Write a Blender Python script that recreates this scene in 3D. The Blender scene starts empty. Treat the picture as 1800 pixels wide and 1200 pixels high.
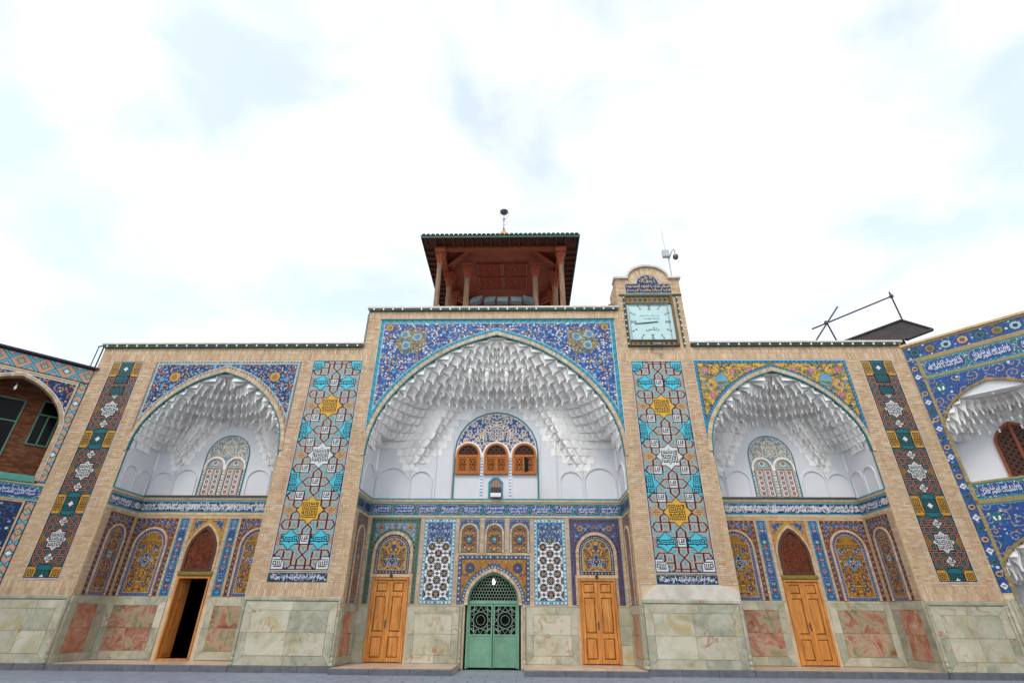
import bpy, bmesh, math, random, zlib
import numpy as np
from mathutils import Vector, Matrix

random.seed(7)
rng = np.random.default_rng(11)
SC = bpy.context.scene
COL = SC.collection
R = math.radians
PI = math.pi

# ------------------------------------------------------------------ camera, sky, sun, exposure
cam_d = bpy.data.cameras.new('camera')
cam_d.sensor_width = 36.0
cam_d.lens = 890.0 / 1800.0 * 36.0
cam_d.clip_end = 3000
cam = bpy.data.objects.new('camera', cam_d)
COL.objects.link(cam)
PITCH, ROLL, YAW = R(28.611), R(0.459), R(-1.345)
fwd = Vector((math.sin(YAW)*math.cos(PITCH), math.cos(YAW)*math.cos(PITCH), math.sin(PITCH)))
rt0 = Vector((math.cos(YAW), -math.sin(YAW), 0))
up0 = rt0.cross(fwd)
rt = rt0*math.cos(ROLL) + up0*math.sin(ROLL)
up = -rt0*math.sin(ROLL) + up0*math.cos(ROLL)
cam.matrix_world = Matrix(((rt.x, up.x, -fwd.x, 1.105), (rt.y, up.y, -fwd.y, -19.0),
                           (rt.z, up.z, -fwd.z, 1.576), (0, 0, 0, 1)))
SC.camera = cam

SUN_EL, SUN_AZ = R(52), R(200)           # azimuth measured clockwise from +Y; sun behind the camera, a little left
world = bpy.data.worlds.new('World'); SC.world = world; world.use_nodes = True
wn, wl = world.node_tree.nodes, world.node_tree.links
wn.clear()
w_out = wn.new('ShaderNodeOutputWorld'); w_bg = wn.new('ShaderNodeBackground')
w_sky = wn.new('ShaderNodeTexSky'); w_sky.sky_type = 'NISHITA'; w_sky.sun_disc = False
w_sky.sun_elevation = SUN_EL; w_sky.sun_rotation = SUN_AZ
w_sky.air_density = 1.0; w_sky.dust_density = 2.0; w_sky.ozone_density = 1.0
w_tc = wn.new('ShaderNodeTexCoord'); w_map = wn.new('ShaderNodeMapping')
w_map.inputs['Location'].default_value = (8.262, 7.204, 6.886)
w_map.inputs['Scale'].default_value = (-1.5, 1.5, 2.6)
w_n = wn.new('ShaderNodeTexNoise'); w_n.inputs['Scale'].default_value = 2.4
w_n.inputs['Detail'].default_value = 7; w_n.inputs['Roughness'].default_value = 0.50
w_n.inputs['Distortion'].default_value = 0.35
w_r = wn.new('ShaderNodeValToRGB')
w_r.color_ramp.elements[0].position = 0.36; w_r.color_ramp.elements[0].color = (0.46, 0.46, 0.46, 1)
w_r.color_ramp.elements[1].position = 0.64; w_r.color_ramp.elements[1].color = (1, 1, 1, 1)
w_mix = wn.new('ShaderNodeMix'); w_mix.data_type = 'RGBA'
w_mix.inputs['B'].default_value = (12.6, 12.7, 12.9, 1)
w_sk2 = wn.new('ShaderNodeMix'); w_sk2.data_type = 'RGBA'; w_sk2.blend_type = 'MULTIPLY'
w_sk2.inputs['Factor'].default_value = 1; w_sk2.inputs['B'].default_value = (4.2, 4.3, 3.9, 1)
wl.new(w_tc.outputs['Generated'], w_map.inputs['Vector']); wl.new(w_map.outputs['Vector'], w_n.inputs['Vector'])
wl.new(w_n.outputs['Fac'], w_r.inputs['Fac']); wl.new(w_r.outputs['Color'], w_mix.inputs['Factor'])
wl.new(w_sky.outputs['Color'], w_sk2.inputs['A'])
wl.new(w_sk2.outputs['Result'], w_mix.inputs['A']); wl.new(w_mix.outputs['Result'], w_bg.inputs['Color'])
w_bg.inputs['Strength'].default_value = 0.10
wl.new(w_bg.outputs['Background'], w_out.inputs['Surface'])

sun_d = bpy.data.lights.new('sun', 'SUN'); sun_d.energy = 1.2; sun_d.angle = R(14); sun_d.color = (1.0, 0.96, 0.90)
sun = bpy.data.objects.new('sun', sun_d); COL.objects.link(sun)
sd = Vector((math.sin(SUN_AZ)*math.cos(SUN_EL), math.cos(SUN_AZ)*math.cos(SUN_EL), math.sin(SUN_EL)))
sun.rotation_euler = sd.to_track_quat('Z', 'Y').to_euler()
SC.view_settings.view_transform = 'Standard'
SC.view_settings.look = 'None'
SC.view_settings.exposure = 0.0
SC.view_settings.gamma = 1.0
SC.view_settings.use_curve_mapping = False
SC.render.engine = 'CYCLES'
SC.cycles.max_bounces = 8; SC.cycles.diffuse_bounces = 4
SC.cycles.use_denoising = True

# ------------------------------------------------------------------ colours and materials
def lin(rgb):
    o = []
    for c in rgb:
        c = c/255.0
        o.append(c/12.92 if c <= 0.04045 else ((c+0.055)/1.055)**2.4)
    return tuple(o)

PALS = dict(navy=(30, 44, 88), cobalt=(38, 76, 142), blue=(44, 112, 188), turq=(54, 144, 170), aqua=(72, 186, 206),
            teal=(36, 104, 112), white=(228, 228, 226), ochre=(188, 144, 62), yellow=(212, 164, 54), orange=(196, 120, 70),
            salmon=(200, 154, 132), brown=(70, 46, 50), black=(28, 24, 32), pink=(186, 98, 130), lilac=(164, 152, 182),
            green=(84, 116, 96), cream=(214, 200, 168), pale=(146, 190, 198), grey=(128, 148, 168), red=(146, 62, 50),
            dkteal=(28, 72, 78), brick=(196, 160, 122), olive=(122, 118, 72), sky=(88, 162, 206), stone=(170, 152, 132),
            plum=(88, 76, 112), rust=(126, 84, 66), midblue=(70, 90, 130), gold=(162, 116, 44), wood1=(148, 72, 50), wood2=(92, 46, 34), sand=(182, 152, 114), dsalmon=(160, 112, 96), kpale=(112, 164, 172), ksalm=(186, 148, 130), kwhite=(204, 208, 208), line=(36, 28, 54))
PN = list(PALS)
PI_ = {n: i for i, n in enumerate(PN)}
PLIN = np.array([lin(PALS[n]) for n in PN], dtype=np.float32)

def new_mat(name):
    m = bpy.data.materials.new(name); m.use_nodes = True
    nt = m.node_tree
    return m, nt, nt.nodes['Principled BSDF']

def simple(name, rgb, rough=0.6, metal=0.0, vary=0.12, scale=6.0, bump=0.0, bscale=40.0, spec=0.4, stain=None, emit=None):
    """solid colour broken up by two scales of noise, optional stain colour and fine bump"""
    m, nt, b = new_mat(name)
    N, L = nt.nodes, nt.links
    c = lin(rgb)
    tc = N.new('ShaderNodeTexCoord')
    n1 = N.new('ShaderNodeTexNoise'); n1.inputs['Scale'].default_value = scale; n1.inputs['Detail'].default_value = 6
    oi = N.new('ShaderNodeObjectInfo')
    ad = N.new('ShaderNodeVectorMath'); ad.operation = 'ADD'
    sc_ = N.new('ShaderNodeVectorMath'); sc_.operation = 'SCALE'; sc_.inputs['Scale'].default_value = 37.0
    cb = N.new('ShaderNodeCombineXYZ')
    for k in 'XYZ': L.new(oi.outputs['Random'], cb.inputs[k])
    L.new(cb.outputs['Vector'], sc_.inputs[0]); L.new(sc_.outputs['Vector'], ad.inputs[1])
    L.new(tc.outputs['Object'], ad.inputs[0]); L.new(ad.outputs['Vector'], n1.inputs['Vector'])
    rp = N.new('ShaderNodeValToRGB')
    lo = tuple(x*(1-vary) for x in c)+(1,); hi = tuple(min(1, x*(1+vary)) for x in c)+(1,)
    rp.color_ramp.elements[0].position = 0.3; rp.color_ramp.elements[0].color = lo
    rp.color_ramp.elements[1].position = 0.7; rp.color_ramp.elements[1].color = hi
    L.new(n1.outputs['Fac'], rp.inputs['Fac'])
    out = rp.outputs['Color']
    if stain:
        n2 = N.new('ShaderNodeTexNoise'); n2.inputs['Scale'].default_value = scale*0.35; n2.inputs['Detail'].default_value = 9
        n2.inputs['Roughness'].default_value = 0.65
        L.new(ad.outputs['Vector'], n2.inputs['Vector'])
        r2 = N.new('ShaderNodeValToRGB'); r2.color_ramp.elements[0].position = 0.52; r2.color_ramp.elements[0].color = (0, 0, 0, 1)
        r2.color_ramp.elements[1].position = 0.74; r2.color_ramp.elements[1].color = (.75, .75, .75, 1)
        L.new(n2.outputs['Fac'], r2.inputs['Fac'])
        mx = N.new('ShaderNodeMix'); mx.data_type = 'RGBA'
        L.new(r2.outputs['Color'], mx.inputs['Factor']); L.new(out, mx.inputs['A']); mx.inputs['B'].default_value = lin(stain)+(1,)
        out = mx.outputs['Result']
    L.new(out, b.inputs['Base Color'])
    b.inputs['Roughness'].default_value = rough; b.inputs['Metallic'].default_value = metal
    b.inputs['Specular IOR Level'].default_value = spec
    if bump:
        n3 = N.new('ShaderNodeTexNoise'); n3.inputs['Scale'].default_value = bscale; n3.inputs['Detail'].default_value = 5
        L.new(ad.outputs['Vector'], n3.inputs['Vector'])
        bp = N.new('ShaderNodeBump'); bp.inputs['Strength'].default_value = bump; bp.inputs['Distance'].default_value = 0.02
        L.new(n3.outputs['Fac'], bp.inputs['Height']); L.new(bp.outputs['Normal'], b.inputs['Normal'])
    if emit:
        b.inputs['Emission Color'].default_value = lin(emit[0])+(1,); b.inputs['Emission Strength'].default_value = emit[1]
    return m

def attr_mat(name, rough, spec, vary=0.10, scale=9.0, bump=0.15, bscale=60.0, dirt=None, streak=None, tile=0):
    """colour from the mesh's per-piece colour attribute, with glaze / firing variation on top"""
    m, nt, b = new_mat(name)
    N, L = nt.nodes, nt.links
    at = N.new('ShaderNodeAttribute'); at.attribute_name = 'Col'
    tc = N.new('ShaderNodeTexCoord')
    n1 = N.new('ShaderNodeTexNoise'); n1.inputs['Scale'].default_value = scale; n1.inputs['Detail'].default_value = 8
    L.new(tc.outputs['Object'], n1.inputs['Vector'])
    mr = N.new('ShaderNodeMapRange'); mr.inputs['To Min'].default_value = 1-vary*2; mr.inputs['To Max'].default_value = 1+vary*2
    L.new(n1.outputs['Fac'], mr.inputs['Value'])
    mu = N.new('ShaderNodeVectorMath'); mu.operation = 'SCALE'
    L.new(at.outputs['Color'], mu.inputs[0]); L.new(mr.outputs['Result'], mu.inputs['Scale'])
    out = mu.outputs['Vector']
    if dirt:
        n2 = N.new('ShaderNodeTexNoise'); n2.inputs['Scale'].default_value = 0.55; n2.inputs['Detail'].default_value = 8
        n2.inputs['Roughness'].default_value = 0.62
        L.new(tc.outputs['Object'], n2.inputs['Vector'])
        r2 = N.new('ShaderNodeValToRGB'); r2.color_ramp.elements[0].position = 0.5; r2.color_ramp.elements[0].color = (0, 0, 0, 1)
        r2.color_ramp.elements[1].position = 0.78; r2.color_ramp.elements[1].color = (.55, .55, .55, 1)
        L.new(n2.outputs['Fac'], r2.inputs['Fac'])
        mx = N.new('ShaderNodeMix'); mx.data_type = 'RGBA'
        L.new(r2.outputs['Color'], mx.inputs['Factor']); L.new(out, mx.inputs['A']); mx.inputs['B'].default_value = lin(dirt)+(1,)
        out = mx.outputs['Result']
    if streak:
        mp = N.new('ShaderNodeMapping'); mp.inputs['Scale'].default_value = (3.2, 3.2, .35); L.new(tc.outputs['Object'], mp.inputs['Vector'])
        ns = N.new('ShaderNodeTexNoise'); ns.inputs['Scale'].default_value = 1.0; ns.inputs['Detail'].default_value = 8; ns.inputs['Roughness'].default_value = .65; L.new(mp.outputs['Vector'], ns.inputs['Vector'])
        rs = N.new('ShaderNodeValToRGB'); rs.color_ramp.elements[0].position = .50; rs.color_ramp.elements[0].color = (0, 0, 0, 1); rs.color_ramp.elements[1].position = .75; rs.color_ramp.elements[1].color = (.6, .6, .6, 1); L.new(ns.outputs['Fac'], rs.inputs['Fac'])
        ms = N.new('ShaderNodeMix'); ms.data_type = 'RGBA'; L.new(rs.outputs['Color'], ms.inputs['Factor']); L.new(out, ms.inputs['A']); ms.inputs['B'].default_value = lin(streak)+(1,); out = ms.outputs['Result']
    if tile:
        sx = N.new('ShaderNodeSeparateXYZ'); L.new(tc.outputs['Object'], sx.inputs[0]); aa = N.new('ShaderNodeMath'); L.new(sx.outputs['X'], aa.inputs[0]); L.new(sx.outputs['Y'], aa.inputs[1])
        cc = N.new('ShaderNodeCombineXYZ'); L.new(aa.outputs[0], cc.inputs['X']); L.new(sx.outputs['Z'], cc.inputs['Y'])
        bt = N.new('ShaderNodeTexBrick'); bt.offset = 0; bt.inputs['Scale'].default_value = 1; bt.inputs['Brick Width'].default_value = tile; bt.inputs['Row Height'].default_value = tile; bt.inputs['Mortar Size'].default_value = .004
        bt.inputs['Color1'].default_value = (1.07, 1.07, 1.07, 1); bt.inputs['Color2'].default_value = (.86, .86, .86, 1); bt.inputs['Mortar'].default_value = (.5, .48, .45, 1); L.new(cc.outputs[0], bt.inputs['Vector'])
        mt = N.new('ShaderNodeVectorMath'); mt.operation = 'MULTIPLY'; L.new(out, mt.inputs[0]); L.new(bt.outputs['Color'], mt.inputs[1]); out = mt.outputs['Vector']
    L.new(out, b.inputs['Base Color'])
    b.inputs['Roughness'].default_value = rough; b.inputs['Specular IOR Level'].default_value = spec
    if bump:
        n3 = N.new('ShaderNodeTexNoise'); n3.inputs['Scale'].default_value = bscale; n3.inputs['Detail'].default_value = 4
        L.new(tc.outputs['Object'], n3.inputs['Vector'])
        bp = N.new('ShaderNodeBump'); bp.inputs['Strength'].default_value = bump; bp.inputs['Distance'].default_value = 0.01
        L.new(n3.outputs['Fac'], bp.inputs['Height']); L.new(bp.outputs['Normal'], b.inputs['Normal'])
    return m

def marble_mat(name, stops, vein, scale=1.1, veinpos=0.03, red=None, redpos=0.62):
    m, nt, b = new_mat(name)
    N, L = nt.nodes, nt.links
    tc = N.new('ShaderNodeTexCoord'); oi = N.new('ShaderNodeObjectInfo')
    cb = N.new('ShaderNodeCombineXYZ')
    mu = N.new('ShaderNodeMath'); mu.operation = 'MULTIPLY'; mu.inputs[1].default_value = 61.0
    L.new(oi.outputs['Random'], mu.inputs[0])
    for k in 'XYZ': L.new(mu.outputs[0], cb.inputs[k])
    ad = N.new('ShaderNodeVectorMath'); ad.operation = 'ADD'
    L.new(tc.outputs['Object'], ad.inputs[0]); L.new(cb.outputs['Vector'], ad.inputs[1])
    n1 = N.new('ShaderNodeTexNoise'); n1.inputs['Scale'].default_value = scale; n1.inputs['Detail'].default_value = 9
    n1.inputs['Roughness'].default_value = 0.68; n1.inputs['Distortion'].default_value = 0.7
    L.new(ad.outputs['Vector'], n1.inputs['Vector'])
    rp = N.new('ShaderNodeValToRGB')
    rp.color_ramp.elements[0].position = stops[0][0]; rp.color_ramp.elements[0].color = lin(stops[0][1])+(1,)
    rp.color_ramp.elements[1].position = stops[-1][0]; rp.color_ramp.elements[1].color = lin(stops[-1][1])+(1,)
    for p, c in stops[1:-1]:
        e = rp.color_ramp.elements.new(p); e.color = lin(c)+(1,)
    L.new(n1.outputs['Fac'], rp.inputs['Fac'])
    # veins: ridged noise
    n2 = N.new('ShaderNodeTexNoise'); n2.inputs['Scale'].default_value = scale*1.25; n2.inputs['Detail'].default_value = 7
    n2.inputs['Distortion'].default_value = 0.8
    L.new(ad.outputs['Vector'], n2.inputs['Vector'])
    s = N.new('ShaderNodeMath'); s.operation = 'SUBTRACT'; s.inputs[1].default_value = 0.5; L.new(n2.outputs['Fac'], s.inputs[0])
    a = N.new('ShaderNodeMath'); a.operation = 'ABSOLUTE'; L.new(s.outputs[0], a.inputs[0])
    r2 = N.new('ShaderNodeValToRGB'); r2.color_ramp.elements[0].position = 0.0; r2.color_ramp.elements[0].color = (.85, .85, .85, 1)
    r2.color_ramp.elements[1].position = veinpos; r2.color_ramp.elements[1].color = (0, 0, 0, 1)
    L.new(a.outputs[0], r2.inputs['Fac'])
    # only some stretches of a vein are coloured
    n3 = N.new('ShaderNodeTexNoise'); n3.inputs['Scale'].default_value = scale*0.9; n3.inputs['Detail'].default_value = 2
    ad2 = N.new('ShaderNodeVectorMath'); ad2.operation = 'ADD'; ad2.inputs[1].default_value = (9, 4, 7)
    L.new(ad.outputs['Vector'], ad2.inputs[0]); L.new(ad2.outputs['Vector'], n3.inputs['Vector'])
    r3 = N.new('ShaderNodeValToRGB'); r3.color_ramp.elements[0].position = 0.47; r3.color_ramp.elements[0].color = (0, 0, 0, 1)
    r3.color_ramp.elements[1].position = 0.62; r3.color_ramp.elements[1].color = (1, 1, 1, 1)
    L.new(n3.outputs['Fac'], r3.inputs['Fac'])
    mm = N.new('ShaderNodeMath'); mm.operation = 'MULTIPLY'; L.new(r2.outputs['Color'], mm.inputs[0]); L.new(r3.outputs['Color'], mm.inputs[1])
    mx = N.new('ShaderNodeMix'); mx.data_type = 'RGBA'; L.new(mm.outputs[0], mx.inputs['Factor'])
    L.new(rp.outputs['Color'], mx.inputs['A']); mx.inputs['B'].default_value = lin(vein)+(1,)
    out = mx.outputs['Result']
    if red:
        n4 = N.new('ShaderNodeTexNoise'); n4.inputs['Scale'].default_value = scale*0.8; n4.inputs['Detail'].default_value = 8
        n4.inputs['Roughness'].default_value = .66; n4.inputs['Distortion'].default_value = 0.6
        ad3 = N.new('ShaderNodeVectorMath'); ad3.operation = 'ADD'; ad3.inputs[1].default_value = (3, 17, 5)
        L.new(ad.outputs['Vector'], ad3.inputs[0]); L.new(ad3.outputs['Vector'], n4.inputs['Vector'])
        r4 = N.new('ShaderNodeValToRGB'); r4.color_ramp.elements[0].position = redpos-0.05; r4.color_ramp.elements[0].color = (0, 0, 0, 1)
        r4.color_ramp.elements[1].position = redpos+0.02; r4.color_ramp.elements[1].color = (.9, .9, .9, 1)
        L.new(n4.outputs['Fac'], r4.inputs['Fac'])
        mx2 = N.new('ShaderNodeMix'); mx2.data_type = 'RGBA'; L.new(r4.outputs['Color'], mx2.inputs['Factor'])
        L.new(out, mx2.inputs['A']); mx2.inputs['B'].default_value = lin(red)+(1,)
        out = mx2.outputs['Result']
    # slab to slab tint
    hv = N.new('ShaderNodeHueSaturation')
    mr = N.new('ShaderNodeMapRange'); mr.inputs['To Min'].default_value = 0.86; mr.inputs['To Max'].default_value = 1.06
    L.new(oi.outputs['Random'], mr.inputs['Value']); L.new(mr.outputs['Result'], hv.inputs['Value']); L.new(out, hv.inputs['Color'])
    L.new(hv.outputs['Color'], b.inputs['Base Color'])
    b.inputs['Roughness'].default_value = 0.33; b.inputs['Specular IOR Level'].default_value = 0.4
    return m

def wood_mat(name, a, c, rough=0.5, scale=1.0, axis='Z', spec=0.35):
    m, nt, b = new_mat(name)
    N, L = nt.nodes, nt.links
    tc = N.new('ShaderNodeTexCoord'); mp = N.new('ShaderNodeMapping'); oi = N.new('ShaderNodeObjectInfo')
    s = [22*scale]*3; s['XYZ'.index(axis)] = 1.3*scale
    mp.inputs['Scale'].default_value = s
    cb = N.new('ShaderNodeCombineXYZ'); mu = N.new('ShaderNodeMath'); mu.operation = 'MULTIPLY'; mu.inputs[1].default_value = 43.0
    L.new(oi.outputs['Random'], mu.inputs[0])
    for k in 'XYZ': L.new(mu.outputs[0], cb.inputs[k])
    L.new(cb.outputs['Vector'], mp.inputs['Location'])
    L.new(tc.outputs['Object'], mp.inputs['Vector'])
    n = N.new('ShaderNodeTexNoise'); n.inputs['Scale'].default_value = 1.0; n.inputs['Detail'].default_value = 7; n.inputs['Distortion'].default_value = 0.6
    L.new(mp.outputs['Vector'], n.inputs['Vector'])
    rp = N.new('ShaderNodeValToRGB'); rp.color_ramp.elements[0].position = 0.32; rp.color_ramp.elements[0].color = lin(a)+(1,)
    rp.color_ramp.elements[1].position = 0.68; rp.color_ramp.elements[1].color = lin(c)+(1,)
    L.new(n.outputs['Fac'], rp.inputs['Fac'])
    n2 = N.new('ShaderNodeTexNoise'); n2.inputs['Scale'].default_value = 1.7; n2.inputs['Detail'].default_value = 5
    L.new(tc.outputs['Object'], n2.inputs['Vector'])
    mr = N.new('ShaderNodeMapRange'); mr.inputs['To Min'].default_value = 0.72; mr.inputs['To Max'].default_value = 1.25
    L.new(n2.outputs['Fac'], mr.inputs['Value'])
    sv = N.new('ShaderNodeVectorMath'); sv.operation = 'SCALE'; L.new(rp.outputs['Color'], sv.inputs[0]); L.new(mr.outputs['Result'], sv.inputs['Scale'])
    L.new(sv.outputs['Vector'], b.inputs['Base Color'])
    b.inputs['Roughness'].default_value = rough; b.inputs['Specular IOR Level'].default_value = spec
    bp = N.new('ShaderNodeBump'); bp.inputs['Strength'].default_value = 0.25; bp.inputs['Distance'].default_value = 0.006
    L.new(n.outputs['Fac'], bp.inputs['Height']); L.new(bp.outputs['Normal'], b.inputs['Normal'])
    return m

M = {}
M['tile'] = attr_mat('glazed_tile', 0.34, 0.30, vary=0.10, scale=5.0, bump=0.10, bscale=24.0, tile=.21)
M['carved'] = attr_mat('painted_timber', 0.8, 0.1, vary=0.15, scale=6.0)
M['banna'] = attr_mat('glazed_brick_mosaic', 0.42, 0.28, vary=0.12, scale=7.0, bump=0.2, bscale=30.0)
M['brick'] = attr_mat('buff_brick', 0.85, 0.15, vary=0.14, scale=14.0, bump=0.5, bscale=45.0, dirt=(172, 138, 108), streak=(150, 124, 102))
M['mortar'] = simple('mortar', (208, 188, 158), 0.9, vary=0.15, scale=3.0, bump=0.4, spec=0.1, stain=(160, 130, 100))
M['cream_brick'] = simple('cream_brick_moulding', (206, 180, 140), 0.8, vary=0.16, scale=9.0, bump=0.4, spec=0.15, stain=(176, 138, 100))
M['plaster'] = simple('white_plaster', (240, 239, 237), 0.75, vary=0.035, scale=2.2, bump=0.25, bscale=14.0, spec=0.2, stain=(204, 194, 182))
M['plaster_wall'] = simple('white_plaster_wall', (214, 216, 220), 0.7, vary=0.03, scale=1.2, bump=0.12, bscale=9.0, spec=0.2, stain=(204, 200, 194))
M['tealline'] = simple('teal_glazed_edge', (36, 112, 118), 0.4, vary=0.2, scale=6.0)
M['turq'] = simple('turquoise_glaze', (48, 150, 176), 0.35, vary=0.22, scale=11.0, bump=0.2)
M['onyx'] = marble_mat('pale_green_onyx', [(0.30, (150, 146, 106)), (0.42, (178, 176, 150)), (0.54, (196, 192, 172)), (0.72, (212, 204, 188))], (164, 100, 70), 1.15, 0.022, red=(184, 168, 124), redpos=0.62)
M['onyx_grey'] = marble_mat('grey_green_onyx', [(0.30, (134, 138, 114)), (0.5, (172, 172, 152)), (0.72, (204, 200, 184))], (158, 112, 84), 1.6, 0.02, red=(164, 138, 112), redpos=0.74)
M['onyx_red'] = marble_mat('red_onyx', [(0.30, (112, 110, 78)), (0.42, (150, 146, 112)), (0.50, (184, 158, 134)), (0.58, (164, 104, 82)), (0.75, (198, 182, 160))], (196, 164, 146), 1.5, 0.04, red=(142, 76, 58), redpos=0.60)
M['onyx_rust'] = marble_mat('rust_onyx', [(0.30, (146, 92, 70)), (0.46, (170, 112, 88)), (0.56, (186, 140, 116)), (0.72, (206, 178, 154))], (206, 182, 162), 1.9, 0.04, red=(164, 156, 122), redpos=0.64)
M['tread'] = marble_mat('pink_marble_tread', [(0.3, (168, 144, 126)), (0.5, (194, 172, 152)), (0.7, (210, 198, 180))], (150, 100, 84), 2.0, 0.03)
M['kerb'] = simple('grey_kerb_stone', (104, 106, 114), 0.7, vary=0.18, scale=5.0, bump=0.3, spec=0.3, stain=(84, 84, 90))
M['paving'] = simple('grey_paving_stone', (124, 131, 146), 0.62, vary=0.14, scale=3.0, bump=0.25, spec=0.35, stain=(112, 116, 126))
M['wood'] = wood_mat('honey_varnished_wood', (172, 104, 44), (224, 158, 84), 0.52)
M['wood_win'] = wood_mat('orange_window_wood', (164, 88, 30), (192, 116, 48), 0.45)
M['wood_dark'] = wood_mat('dark_lattice_wood', (74, 44, 32), (104, 64, 46), 0.6)
M['wood_red'] = wood_mat('red_brown_wood', (112, 52, 30), (146, 74, 42), 0.55)
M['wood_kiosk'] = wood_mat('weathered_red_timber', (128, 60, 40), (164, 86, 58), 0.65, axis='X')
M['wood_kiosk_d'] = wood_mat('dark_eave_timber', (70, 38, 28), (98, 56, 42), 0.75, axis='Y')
M['wood_post'] = wood_mat('grey_brown_post', (112, 84, 66), (158, 126, 102), 0.7)
M['green_metal'] = simple('green_gate_paint', (112, 160, 134), 0.5, vary=0.14, scale=2.6, bump=0.2, stain=(94, 116, 94))
M['green_light'] = simple('pale_green_bars', (168, 196, 176), 0.5, vary=0.1)
M['dkgreen'] = simple('dark_green_trim', (28, 72, 62), 0.55, vary=0.25, scale=8.0)
M['glass'] = simple('dark_glass', (16, 20, 22), 0.22, vary=0.2, scale=1.0, spec=0.12)
M['dark'] = simple('interior_shade_dark', (26, 22, 20), 0.9, vary=0.2, scale=2.0)  # near-black colour stands in for the shade inside the rooms
M['coping'] = simple('white_coping', (206, 200, 190), 0.7, vary=0.12, scale=3.0, stain=(168, 158, 146))
M['metal'] = simple('grey_metal', (128, 134, 136), 0.4, metal=0.6, vary=0.15)
M['steel_dk'] = simple('dark_steel_pipe', (72, 66, 78), 0.5, metal=0.4, vary=0.2)
M['bulb'] = simple('white_bulb_glass', (236, 238, 236), 0.2, vary=0.03)
M['bulb_lit'] = simple('lit_bulb', (255, 250, 225), 0.2, vary=0.02, emit=((255, 248, 214), 6.0))
M['gold'] = simple('golden_sheet', (206, 152, 82), 0.45, metal=0.35, vary=0.2, scale=5.0)
M['flood'] = simple('floodlight_glass', (66, 86, 90), 0.12, vary=0.12, spec=0.6)
M['flood_body'] = simple('floodlight_body', (92, 98, 100), 0.5, metal=0.5, vary=0.15)
M['clockface'] = simple('pale_blue_dial', (182, 212, 214), 0.25, vary=0.05, scale=1.5, spec=0.5)
M['ink'] = simple('dark_blue_ink', (44, 66, 82), 0.5, vary=0.1)
M['white'] = simple('white_enamel', (226, 228, 232), 0.35, vary=0.05)
M['goldink'] = simple('yellow_lettering', (214, 190, 120), 0.4, vary=0.1)
M['black'] = simple('black_glaze', (24, 22, 30), 0.4, vary=0.1)
M['canopy'] = simple('weathered_dark_sheet', (42, 35, 37), 0.75, vary=0.35, scale=4.0, bump=0.4, stain=(70, 58, 54))
M['sand_frame'] = simple('tan_window_frame', (186, 164, 146), 0.7, vary=0.08)
M['brownwall'] = simple('brown_niche_plaster', (150, 122, 106), 0.8, vary=0.1)
M['roofdeck'] = simple('roof_deck', (150, 140, 126), 0.9, vary=0.15)
M['pvc'] = simple('white_plastic', (176, 180, 182), 0.4, vary=0.04)

# ------------------------------------------------------------------ object helpers
def link(o, parent=None):
    COL.objects.link(o)
    if parent is not None: o.parent = parent
    return o

def thing(name, label, cat, loc=(0, 0, 0), rotz=0.0, group=None):
    o = bpy.data.objects.new(name, None); o.empty_display_size = 0.3
    COL.objects.link(o); o.location = loc; o.rotation_euler = (0, 0, rotz)
    o['label'] = label; o['category'] = cat
    if group: o['group'] = group
    return o

def tag(o, label, cat, group=None):
    o['label'] = label; o['category'] = cat
    if group: o['group'] = group
    return o

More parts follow.
